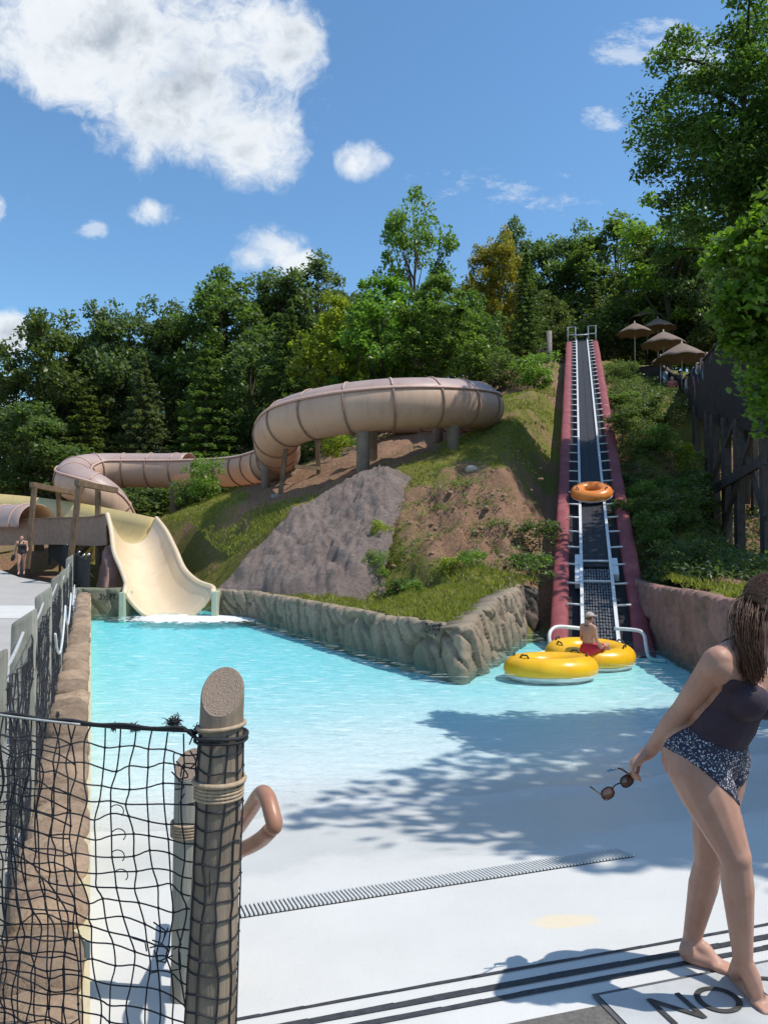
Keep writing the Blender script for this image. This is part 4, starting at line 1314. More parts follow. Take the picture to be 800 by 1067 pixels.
def conveyor():
    r = empty('tube_conveyor', CV0, 'long steep conveyor with black belt, white ladder rails and faded maroon side pads', 'conveyor')
    def slab(s0, s1, x0, x1, n0, n1, name, m, bevel=0, parent=r):
        mb = MB()
        pts = [cpt(s, x, n) for s in (s0, s1) for n in (n0, n1) for x in (x0, x1)]
        mb.add(pts, [(0, 1, 3, 2), (4, 6, 7, 5), (0, 4, 5, 1), (1, 5, 7, 3), (3, 7, 6, 2), (2, 6, 4, 0)])
        return mb.build(name, m, parent, bevel=bevel)
    L = CLEN
    slab(-2.0, L, -.72, .72, -.55, -.22, 'frame', M['black'])
    slab(2.8, L - .2, -.30, .30, -.2, -.02, 'belt', M['belt'])
    slab(2.75, L - .1, -.012, .012, -.0195, -.010, 'belt_seam', M['black'])
    # cleated lower section
    slab(-1.6, 2.72, -.30, .30, -.2, -.05, 'lower_belt', M['black'])
    cl = MB()
    s = -1.5
    rows = 6
    while s < 2.65:
        for k in range(rows):
            for sg in (-1, 1):
                x0 = sg * (.02 + (k % 3) * .092 + .01); 
                if (k < 3) == (sg < 0):
                    pass
            # staggered ribs
        for sg in (-1, 1):
            for k in range(5):
                x = sg * (.035 + k * .058) ; j = random.uniform(-.02, .02)
                a = cpt(s + j, x, -.04); b = cpt(s + j + .1, x, -.04)
                cl.beam(a, b, .036, .035, tuple(CN_))
        s += .135
    cl.build('cleats', M['belt_cleat'], r)
    # rails
    for sg in (-1, 1):
        slab(-.9, L + .1, sg * .335 - .035, sg * .335 + .035, -.06, .05, 'rail', M['white_metal'])
    slab(1.9, 3.4, -.48, -.37, -.16, .02, 'side_box', M['white_metal']); slab(2.3, 3.2, .37, .5, -.16, .02, 'side_box', M['white_metal'])
    # rungs
    n = int((L - .5) / 1.02)
    for i in range(n):
        s = .75 + i * 1.02
        for sg in (-1, 1):
            MB().tube([cpt(s, sg * .36, .03), cpt(s, sg * .66, .05)], .026, 6).build('rung', M['white_metal'], r, True)
    for s in (1.9, 3.0): MB().tube([cpt(s, -.34, .03), cpt(s, .34, .03)], .03, 6).build('cross_bar', M['white_metal'], r, True)
    # pads: long soft bolsters with sagging seams
    for sg in (-1, 1):
        nS = 260; k = 13; V = []
        for i in range(nS + 1):
            s = -1.25 + (L + .4) * i / nS
            ph = (s / 2.35) % 1.0
            puff = 1 - .55 * math.exp(-((min(ph, 1 - ph)) / .035) ** 2) 
            wv = float(fbm(np.array([s * .8]), np.array([sg * 3.0]), 5, 3)[0])
            w = .33 * (1 + .08 * wv); h = .40
            for j in range(k):
                a = math.pi * j / (k - 1)
                x = sg * (.80 + .0) + math.cos(a) * (w / 2 + .02 * puff) 
                nn = -.42 + (.22 + h * .55 * math.sin(a) ** .32) * (.97 + .03 * puff) + .03 * wv
                if j in (0, k - 1): nn = -.62
                V.append(cpt(s, x, nn))
        me = mesh_np('side_pad', [tuple(v) for v in V], grid_faces(k, nS + 1), True)
        link('side_pad', me, M['red_pad'], r)
    # top gates
    for sg in (-1, 1):
        q = [cpt(L - 1.2, sg * .42, .05), cpt(L - .8, sg * .42, .6), cpt(L - .8, sg * .85, .6), cpt(L - 1.2, sg * .85, .05)]
        q = [cpt(L - .6, sg * .40, -.1), cpt(L - .6, sg * .40, -.1) + Vector((0, 0, 1.0)), cpt(L - .6, sg * .86, -.1) + Vector((0, 0, 1.0)), cpt(L - .6, sg * .86, -.1)]
        MB().tube(q, .05, 6).build('gate', M['white_metal'], r, True)
        MB().tube([q[0].lerp(q[1], .5), q[3].lerp(q[2], .5)], .04, 6).build('gate_bar', M['white_metal'], r, True)
    MB().tube([cpt(L - .6, -.4, .35), cpt(L - .6, .4, .35)], .04, 6).build('gate_bar', M['white_metal'], r, True)
    # supports to the ground
    for s in (6, 12, 18, 24, 30):
        for sg in (-1, 1):
            p = cpt(s, sg * .7, -.5); MB().beam((p.x, p.y, p.z - 1.6), p, .16, .16, (0, 1, 0)).build('leg', M['black'], r)
    # bent pipes at the foot, one each side
    for pts in ([(606, 655, 13.6), (583, 653, 13.5), (575, 656, 13.4), (572, 663, 13.3), (573, 676, 13.2), (566, 680, 13.1), (552, 682, 12.9)],
                [(640, 655, 13.8), (664, 657, 13.6), (671, 662, 13.5), (673, 673, 13.4), (676, 685, 13.2), (684, 688, 13.1), (694, 689, 13.0)]):
        MB().tube(resample(spline([PK(q[0], q[1], q[2] * .945) for q in pts], 8), .06), .034, 8).build('foot_pipe', M['white_metal'], r, True)
    return r


conveyor()


# ================================================================ inflatable tubes
def ring_mesh(name, rx, ry, rt, m, parent, lo, hi, squash=.9, dimples=12, seed=0):
    nu, nv = 72, 22; V = []
    for j in range(nv):
        a = lo + (hi - lo) * j / (nv - 1)
        for i in range(nu):
            b = 2 * math.pi * i / nu
            puff = 1 + .016 * math.cos(b * dimples) * max(0, math.cos(a))
            q = rt * puff
            V.append(((rx - rt + q * math.cos(a)) * math.cos(b), (ry - rt + q * math.cos(a)) * math.sin(b), q * squash * math.sin(a)))
    me = mesh_np(name, V, grid_faces(nu, nv, True), True)
    return link(name, me, m, parent)


def tube_float(label, loc, rot, top, size=(.66, .66, .2), tilt=None):
    r = empty('inflatable_tube', (0, 0, 0), label, 'inflatable tube', 'inflatable tubes')
    rx, ry, rt = size
    # top skin and pale underside meet along a welded seam
    ring_mesh('body', rx, ry, rt, top, r, R(-28), R(205))
    ring_mesh('underside', rx, ry, rt, M['white_vinyl'], r, R(-155), R(-28))
    sm = MB(); pts = [Vector(((rx - rt + rt * .885) * math.cos(a), (ry - rt + rt * .885) * math.sin(a), -rt * .9 * .47)) for a in np.linspace(0, 2 * math.pi, 73)]
    sm.tube(pts, .012, 6); sm.build('seam', M['white_vinyl'], r, True)
    for k, ang in enumerate((25, 155, 205, 335)):
        a = R(ang); c = Vector(((rx - rt * .8) * math.cos(a), (ry - rt * .8) * math.sin(a), rt * .93)); tdir = Vector((-math.sin(a), math.cos(a), 0))
        MB().tube([c - tdir * .09 - Vector((0, 0, .02)), c - tdir * .05 + Vector((0, 0, .03)), c + tdir * .05 + Vector((0, 0, .03)), c + tdir * .09 - Vector((0, 0, .02))], .014, 6).build('handle', M['black_fence'], r, True)
    r.location = loc; r.rotation_euler = rot
    return r


f1 = G(581, 704, WATER); tube_float('yellow inflatable tube floating in front of the seated bather', (f1.x, f1.y + .5, WATER + .035), (R(-2), 0, R(12)), M['yellow_tube'], (.74, .66, .215))
f2 = G(622, 690, WATER); tube_float('yellow inflatable tube half behind the other one at the conveyor foot', (f2.x, f2.y + .45, WATER + .06), (R(4), R(2), R(-8)), M['yellow_tube'], (.76, .70, .215))
TUBE2 = Vector((f2.x, f2.y + .45, WATER + .06)); TUBE1 = Vector((f1.x, f1.y + .5, WATER + .12))
for s_ in [None]:
    ss = [(cpt(s, 0, .1), s) for s in np.arange(2, CLEN, .1)]
    best = min(ss, key=lambda q: abs((560 - 800 * (q[0].z - CAMZ) / q[0].y) - 515))
    p = cpt(best[1], 0, .17)
    Rm = Matrix((CS_, CW_, CN_)).transposed().to_euler()
    tube_float('orange inflatable tube riding up the black conveyor belt', p, Rm, M['orange_tube'], (.60, .62, .2))

# ================================================================ near post, net, rail
def log_post(name, base, top, r0, r1, cut_n, m, label, group, parent=None, cut=True, seed=0, n=32, cut_m=None):
    base = Vector(base); top = Vector(top); ax = (top - base).normalized()
    root = empty(name, base, label, 'post', group)
    side = ax.cross(Vector((0, 1, 0))).normalized(); fwd = side.cross(ax)
    L = (top - base).length; rows = 44; V = []
    cut_n = Vector(cut_n).normalized()
    for j in range(rows + 1):
        t = j / rows
        for i in range(n):
            a = 2 * math.pi * i / n
            rr = r0 + (r1 - r0) * t
            rr *= 1 + .03 * float(fbm(np.array([math.cos(a) * 1.3 + seed]), np.array([math.sin(a) * 1.3 + t * 2]), 3, 3)[0]) + .012 * float(fbm(np.array([a * 3.0 + seed]), np.array([t * 3]), 4, 2)[0])
            o = side * (math.cos(a) * rr) + fwd * (math.sin(a) * rr)
            # stretch the last part so that the rim lies in the cut plane
            dz = -(o.dot(cut_n)) / ax.dot(cut_n)
            k = max(0, (t - .6) / .4)
            V.append(base + ax * (L * t + dz * k) + o)
    F = [tuple(f) for f in grid_faces(n, rows + 1, True)]
    rim = V[-n:]; c = sum((Vector(p) for p in rim), Vector()) / n
    mb = MB(); mb.add(V, F)
    # eased rim
    q = [p.lerp(c, .06) + cut_n * .004 for p in rim]
    mb.add(rim + q, [(i, (i + 1) % n, n + (i + 1) % n, n + i) for i in range(n)])
    mb.build('shaft', m, root, True)
    # sawn end
    rings = 7; V2 = []; UV = []
    for j in range(rings + 1):
        for i in range(n):
            k = j / rings; p = c.lerp(q[i], k) if True else q[i]
            V2.append(tuple(p + cut_n * .0008)); a = 2 * math.pi * i / n; UV.append((math.cos(a) * k * .5, math.sin(a) * k * .5))
    me = mesh_np('cut_end', V2, grid_faces(n, rings + 1, True), True)
    uv = me.uv_layers.new(name='UVMap')
    for l in me.loops: uv.data[l.index].uv = UV[l.vertex_index]
    link('cut_end', me, cut_m or M['cut'], root)
    return root, ax, side, fwd


def rope_coils(root, c, ax, r, n, pitch, rad, m, name='rope_wrap'):
    pts = []
    side = ax.orthogonal().normalized(); f = ax.cross(side)
    for i in range(int(n * 28) + 1):
        a = 2 * math.pi * i / 28
        pts.append(Vector(c) + ax * (pitch * i / 28 - pitch * n / 2) + (side * math.cos(a) + f * math.sin(a)) * (r + rad * .7))
    MB().tube(pts, rad, 7).build(name, m, root, True)


PB = P(221, 1010, 2.2); PT = P(232, 722, 2.2)
pax = (PT - PB).normalized(); PB0 = PB - pax * (PB.z / pax.z + .05)
post, pax, pside, pfwd = log_post('wood_post', PB0, PT, .073, .0605, (0.05, -.72, .69), M['post_wood'], 'thick round post with a slanted sawn top holding the end of the black net', 'round wooden posts', seed=1)


def on_post(py): return P(np.interp(py, [722, 1010], [232, 221]), py, 2.2)


def post_r(p): return .073 + (.0605 - .073) * (p - PB0).length / (PT - PB0).length


for py, n in ((822, 5), ):
    c = on_post(py); rope_coils(post, c, pax, post_r(c), n, .0098, .0048, M['rope'])
c = on_post(813); rope_coils(post, c, pax, post_r(c) + .002, 1.0, .012, .0075, M['rope'])
c = on_post(756); rope_coils(post, c, (pax + Vector((-.10, 0, 0))).normalized(), post_r(c), 1.0, .006, .006, M['rope'])
b2 = P(196, 1064, 2.95); t2 = P(199, 797, 2.95); ax2 = (t2 - b2).normalized(); b20 = b2 - ax2 * .25
post2, ax2, _, _ = log_post('wood_post', b20, t2, .068, .060, (-.05, -.6, .78), M['fence_wood'], 'shorter round post with rope coils, standing behind the thick near post', 'round wooden posts', seed=5)
c = P(198, 862, 2.95); rope_coils(post2, c, ax2, .064, 5, .011, .0055, M['rope'])


def net():
    r_ = .0
    root = empty('rope_net', P(100, 750, 2.28), 'black rope net hung from a sagging rope across the near left corner', 'net')
    Lx = P(-95, 729, 2.42); Rx = P(208, 762, 2.17)
    c_top = on_post(764)

    def rope_pt(t):   # t 0..1 along the straight part
        p = Lx.lerp(Rx, t); p.z -= .020 * 4 * t * (1 - t) * .9
        return p
    Lrope = (Rx - Lx).length
    ncol = int(Lrope / .050)
    pr = lambda z: post_r(Vector((0, 0, z)) + PB0 * 0 + Vector((PB0.x, PB0.y, 0))) if False else .069
    circ = math.pi * .072 * 1.15; ncw = int(round(circ / .05)) + 1
    rows = 27
    top_z = lambda t: rope_pt(t).z

    gathers = [(P(160, 998, 2.2), .085, .75), (P(117, 836, 2.24), .05, .55), (P(133, 932, 2.22), .05, .5), (P(195, 800, 2.19), .06, .6), (P(178, 910, 2.2), .05, .4), (P(15, 830, 2.3), .05, .4), (P(70, 960, 2.28), .05, .35)]

    def node(ci, rj, lay, seed):
        du = (ci + (.5 if lay else 0)); t = du / ncol
        if t <= 1.0:
            p = rope_pt(t); z = p.z - rj * .0505 - .006
            k = rj / rows
            nx = float(fbm(np.array([du * .23 + seed]), np.array([rj * .16]), 41 + lay, 3)[0]) * .055
            nx += float(fbm(np.array([du * 1.3 + seed]), np.array([rj * .9]), 47 + lay, 2)[0]) * .018
            nz = float(fbm(np.array([du * .3 + seed]), np.array([rj * .3]), 43 + lay, 3)[0]) * .05 - .012 * math.sin(t * 9) * k
            nz += float(fbm(np.array([du * 1.3 + seed]), np.array([rj * 1.1]), 49 + lay, 2)[0]) * .014
            ny = float(fbm(np.array([du * .15 + seed]), np.array([rj * .13]), 45 + lay, 3)[0]) * .09 + lay * .035 + .05 * k
            fade = min(1, rj / 1.5) * min(1, (1 - t) * 8 + .25)
            d = (Rx - Lx).normalized()
            q = Vector((p.x, p.y, z)) + d * nx * fade + Vector((0, ny * fade, nz * fade))
            q += d * (.03 * k * (1 - t))
            for gc, gr, ga in gathers:
                dd = Vector((q.x - gc.x, 0, q.z - gc.z)).length
                w = math.exp(-(dd / gr) ** 2) * ga
                q += (gc - q) * w * .8
            return q
        # round the post
        a = (t - 1) * ncol * .05 / .072
        z0 = rope_pt(1.0).z - rj * .0505 - .006
        z0 += float(fbm(np.array([du * .9]), np.array([rj * .7]), 51, 2)[0]) * .022
        tt = (z0 - PB0.z) / pax.z; cc = PB0 + pax * tt; r = .073 + (.0605 - .073) * (tt / (PT - PB0).length) + .004
        a += float(fbm(np.array([du * .6]), np.array([rj * .45]), 53, 2)[0]) * .28
        ang = math.pi + a * .92
        return cc + Vector((math.cos(ang) * r, math.sin(ang) * r, 0))
    mb = MB()
    knots = MB()
    for lay in (0, 1):
        c1 = ncol + ncw if lay == 0 else int(ncol * .58)
        N = {}
        for ci in range(c1 + 1):
            for rj in range(rows + 1): N[ci, rj] = node(ci, rj, lay, lay * 9.1)
        for ci in range(c1 + 1):
            mb.tube(spline([N[ci, rj] for rj in range(rows + 1)], 3), .0024, 5, caps=False)
        for rj in range(1, rows + 1):
            if lay == 1 and rj % 7 == 3: continue
            mb.tube(spline([N[ci, rj] for ci in range(c1 + 1)], 3), .0023, 5, caps=False)
        for (ci, rj), p in N.items():
            if rj and random.random() < .5: mb.ell(p, (.0048, .0048, .0042), None, 6, 4)
    # loose hooks of cut cord
    for py in (845, 870, 892, 912):
        c = P(124 + random.uniform(-3, 3), py, 2.22); pts = [c + Vector((.02 * math.cos(a) , -.004, .018 * math.sin(a))) for a in np.linspace(-.8, 2.6, 9)]
        mb.tube(pts, .0016, 4)
    for _ in range(9):
        c = P(160 + random.gauss(0, 9), 990 + random.gauss(0, 12), 2.19); a = random.uniform(0, 6.28)
        mb.tube([c, c + Vector((math.cos(a) * .03, -.01, math.sin(a) * .03)), c + Vector((math.cos(a + .8) * .055, 0, math.sin(a + .8) * .055))], .0022, 5)
    for (px, py, nn) in ((196, 790, 4), (190, 815, 3)):
        for _ in range(nn):
            c = P(px + random.gauss(0, 6), py + random.gauss(0, 9), 2.17); a = random.uniform(0, 6.28); a2 = a + random.uniform(.5, 1.6)
            mb.tube(spline([c, c + Vector((math.cos(a) * .03, -.008, math.sin(a) * .03)), c + Vector((math.cos(a2) * .055, .0, math.sin(a2) * .05))], 4), .0021, 5)
    mb.build('netting', M['net'], root)
    # the rope along the top, turned once round the post
    pts = [rope_pt(t) for t in np.linspace(0, 1, 40)]
    cc = on_post(765); rr = .066 + .007
    wrap = [cc + Vector((math.cos(a) * rr, math.sin(a) * rr, .002 * math.sin(a * 3))) for a in np.linspace(math.pi, math.pi * 2.6, 24)]
    rp = MB(); rp.tube(pts[:-1] + wrap, .0055, 8, round_end=True)
    pts2 = [p + Vector((0, -.004, .007 + .003 * math.sin(i * .9))) for i, p in enumerate(pts)]
    rp.tube(pts2[:-2] + [w + Vector((0, 0, -.012)) for w in wrap], .0045, 6, round_end=True)
    o = rp.build('top_rope', M['net'], root, True)
    # pale cord lying along the rope on the left, and frayed knots
    MB().tube([rope_pt(t) + Vector((0, -.010, .004 - .004 * t)) for t in np.linspace(0, .62, 24)], .0032, 6).build('pale_cord', M['cable'], root, True)
    kn = MB()
    for px, py, n_, s_ in ((181, 752, 90, .020), (118, 757, 60, .011), (140, 758, 70, .013), (60, 745, 14, .007), (205, 760, 40, .011)):
        c = P(px, py, 2.19 + (208 - px) * .0008)
        for _ in range(n_):
            d = Vector((random.gauss(0, 1), random.gauss(0, .6), random.gauss(.25, .8))).normalized() * s_ * random.uniform(.6, 1.5)
            b = c + Vector((random.gauss(0, s_ * .35), 0, random.gauss(-.004, .004)))
            kn.tube([b, b + d * .6 + Vector((0, 0, .004)), b + d], [.0016, .0012, .0007], 4)
        kn.ell(c, (s_ * .5, .010, .011), None, 8, 6)
    kn.build('frayed_knots', M['net'], root)['kind'] = 'stuff'


net()


def handrail():
    root = empty('handrail', P(262, 870, 2.7), 'terracotta painted tube handrail bending down behind the thick near post', 'handrail')
    pts = [P(205, 905, 3.6), P(236, 878, 3.25), P(256, 851, 2.95), P(268, 832, 2.78), P(274, 827, 2.70), P(279, 833, 2.64), P(283, 847, 2.60), P(286, 859, 2.58), P(285.5, 861, 2.58)]
    MB().tube(resample(spline(pts, 10), .012), .0285, 16, round_end=True).build('upper_tube', M['rail_paint'], root, True)
    pts = [P(281, 866, 2.66), P(273, 874, 2.72), P(262, 881, 2.80), P(248, 888, 2.9), P(225, 905, 3.1), P(215, 960, 3.1)]
    MB().tube(resample(spline(pts, 10), .012), .0275, 16, round_end=True).build('lower_tube', M['rail_paint'], root, True)
    b = P(215, 960, 3.1)
    MB().tube([b, (b.x, b.y, -.3)], .0275, 14).build('upright', M['rail_paint'], root, True)


handrail()

# ================================================================ fence along the kerb
FPX = [(2.95, .125, 1.24, 'nearest of the grey square posts beside the stone kerb, cut by the photo edge'),
       (4.50, .135, 1.25, 'wide grey wooden post with a slanted top and a knot, second along the stone kerb'),
       (6.35, .125, 1.26, 'grey green wooden post third along the stone kerb'),
       (8.8, .125, 1.27, 'narrow looking grey wooden post fourth along the stone kerb'),
       (11.2, .125, 1.24, 'grey wooden post fifth along the stone kerb'),
       (13.9, .12, 1.36, 'taller pale green grey post, last one along the stone kerb')]
fpos = []
for d, w, h, lab in FPX:
    y = d; x = -KX * y - .385 * (1.0)
    mb = MB()
    rz = R(20)
    Mx = Matrix.Rotation(rz, 3, 'Z')
    # square post with eased edges and a slanted top, higher toward the pool
    hw = w / 2; dp = .055
    prof = [(-hw, -dp), (hw, -dp), (hw, dp), (-hw, dp)]
    rows = 9; V = []
    for j in range(rows + 1):
        for px_, py_ in prof:
            z = -.2 + (h + .2 + (px_ / hw) * .045 - (.018 if py_ > 0 else 0)) * j / rows
            o = Mx @ Vector((px_, py_, 0)); V.append(Vector((x, y, z)) + o + Vector((random.gauss(0, .002), random.gauss(0, .002), 0)))
    F = [tuple(f) for f in grid_faces(4, rows + 1, True)] + [tuple(range(3, -1, -1)), tuple(rows * 4 + k for k in range(4))]
    mb.add(V, F)
    o = mb.build('fence_post', M['fence_wood'], None, bevel=.022)
    # lean a little and sit at its own origin
    tag(o, lab, 'post', 'wooden fence posts along the kerb')
    fpos.append(Vector((x, y, h)))


def fence_nets():
    labs = ['black net panel between the nearest and the second kerb post', 'black net panel between the second and third kerb posts', 'black net panel between the third and fourth kerb posts',
            'black net panel between the fourth and fifth kerb posts', 'black net panel between the fifth and last kerb posts']
    pts = [Vector((-KX * 2.0 - .42, 2.0, 1.2))] + fpos
    for i in range(5):
        a, b = fpos[i], fpos[i + 1]
        mb = MB(); L = (b - a).length; n = int(L / .065); rows = 17
        N = {}
        for c in range(n + 1):
            t = c / n; p = a.lerp(b, t)
            for j in range(rows + 1):
                z = p.z - .12 - j * .062 - .05 * math.sin(math.pi * t)
                k = Vector((float(fbm(np.array([c * .4 + i * 7]), np.array([j * .3]), 3, 2)[0]) * .05 + .05, float(fbm(np.array([c * .4]), np.array([j * .3 + i]), 5, 2)[0]) * .03, float(fbm(np.array([c * .5]), np.array([j * .5 + i]), 6, 2)[0]) * .03))
                N[c, j] = Vector((p.x, p.y, z)) + k
        for c in range(n + 1): mb.tube([N[c, j] for j in range(rows + 1)], .0034, 4, caps=False)
        for j in range(rows + 1): mb.tube([N[c, j] for c in range(n + 1)], .0034, 4, caps=False)
        tag(mb.build('net_panel', M['net']), labs[i], 'net', 'net panels of the kerb fence')
    mb = MB()
    allp = []
    for i in range(5):
        a, b = fpos[i], fpos[i + 1]
        for t in np.linspace(0, 1, 10)[:-1]:
            p = a.lerp(b, t); allp.append(Vector((p.x + .03, p.y - .08, p.z - .10 - .05 * math.sin(math.pi * t))))
    a0 = fpos[0]; allp = [a0 + Vector((.1, -1.0, -.05))] + allp
    mb.tube(allp, .010, 6)
    tag(mb.build('fence_rope', M['cable'], smooth=True), 'pale rope running from top to top of the kerb fence posts', 'rope')
    # low white cord hanging on the pool side
    q = []
    for i in range(2, 5):
        a, b = fpos[i], fpos[i + 1]
        for t in np.linspace(0, 1, 10)[:-1]:
            p = a.lerp(b, t); q.append(Vector((p.x + .12, p.y - .05, p.z - .35 - .32 * math.sin(math.pi * t) ** .8)))
    tag(MB().tube(q, .011, 6).build('hanging_cord', M['white_metal'], smooth=True), 'white cord sagging on the pool side of the far kerb posts', 'cord')


fence_nets()


def black_fence():
    pts = []
    for px, d in [(93, 22.4), (88, 23.8), (83, 25.2), (77.5, 26.6), (71, 28.2), (63, 29.8), (52, 31.2)]:
        x = (px - 400) / 800 * d; pts.append(Vector((x, d, float(deck_z(d)) if d > 23 else .15)))
    r = empty('mesh_fence', pts[3], 'black metal mesh fence curving round the end of the terrace', 'fence')
    for p in pts:
        MB().beam(p - Vector((0, 0, .3)), p + Vector((0, 0, 1.02)), .075, .075, (0, 1, 0)).build('post', M['black_fence'], r, bevel=.01)
        MB().ell(p + Vector((0, 0, 1.05)), (.05, .05, .05), None, 10, 6).build('cap', M['chrome'], r, True)
    for a, b in zip(pts, pts[1:]):
        mb = MB(); n = int((b - a).length / .045)
        for i in range(1, n):
            p = a.lerp(b, i / n); mb.beam(p + Vector((0, 0, .05)), p + Vector((0, 0, .93)), .026, .012)
        for z in (.05, .93): mb.beam(a + Vector((0, 0, z)), b + Vector((0, 0, z)), .035, .035)
        mb.build('mesh_panel', M['black_fence'], r)


black_fence()

# ================================================================ painted warning on the walkway
def warning():
    c = G(624, 1041, 0.0)
    o = empty('painted_warning', c, 'white painted panel lettered NO DIVING in black on the dark walkway', 'painted sign')
    def quad(a, b, c0, c1, z, m, name):
        p = [c + DU * a - DV * c0, c + DU * b - DV * c0, c + DU * b - DV * c1, c + DU * a - DV * c1]
        MB().add([(q.x, q.y, z) for q in p], [(3, 2, 1, 0)]).build(name, m, o)
    wp = mat('worn white ground paint', (.50, .50, .49), (.40, .40, .39), .8, 6, bump=.3, bdist=.003, bscale=90, dirt=(.3, .29, .27), dirt_scale=9, dirt_amt=(.62, .8))
    quad(-.02, 1.67, -.02, .54, .008, mat('dark shadow paint', (.12, .12, .12), (.09, .09, .095), .85, 10), 'shadow_edge')  # dark rim round the panel stands in for shadow on the walkway
    quad(0, 1.65, 0, .52, .012, wp, 'panel')
    mtx = Matrix((DU, DV, Vector((0, 0, 1)))).transposed()
    text_obj('lettering', 'NO DIVING', c + DU * .13 - DV * .275 + Vector((0, 0, .0165)), .225, mtx, M['mark'], o, ext=.0005)


warning()

# ================================================================ people
def seg_d(V, a, b):
    a = np.array(a); b = np.array(b); ab = b - a
    t = np.clip(((V - a) @ ab) / max(1e-9, ab @ ab), 0, 1)
    return np.linalg.norm(V - a - t[:, None] * ab, axis=1), t


def body_mesh(mb, voxel, smooth=4, name='body'):
    me = bpy.data.meshes.new('tmp'); me.from_pydata([tuple(p) for p in mb.v], [], mb.f); me.update()
    o = bpy.data.objects.new('tmp', me); COL.objects.link(o)
    bm = bmesh.new(); bm.from_mesh(me); bmesh.ops.recalc_face_normals(bm, faces=bm.faces); bm.to_mesh(me); bm.free()
    md = o.modifiers.new('r', 'REMESH'); md.mode = 'VOXEL'; md.voxel_size = voxel; md.use_smooth_shade = True
    sm = o.modifiers.new('s', 'SMOOTH'); sm.factor = .5; sm.iterations = smooth
    dg = bpy.context.evaluated_depsgraph_get(); dg.update()
    res = bpy.data.meshes.new_from_object(o.evaluated_get(dg)); res.name = name
    bpy.data.objects.remove(o)
    res.polygons.foreach_set('use_smooth', np.ones(len(res.polygons), bool))
    return res


def basis(x, y, z): return Matrix((x, y, z)).transposed()


def limb(mb, a, b, ra, rm, rb, tm=.35, n=12):
    a = Vector(a); b = Vector(b)
    mb.tube([a, a.lerp(b, tm * .5), a.lerp(b, tm), a.lerp(b, (1 + tm) / 2), b], [ra, (ra + rm) / 2 * 1.01, rm, (rm + rb) / 2, rb], n, round_end=True)


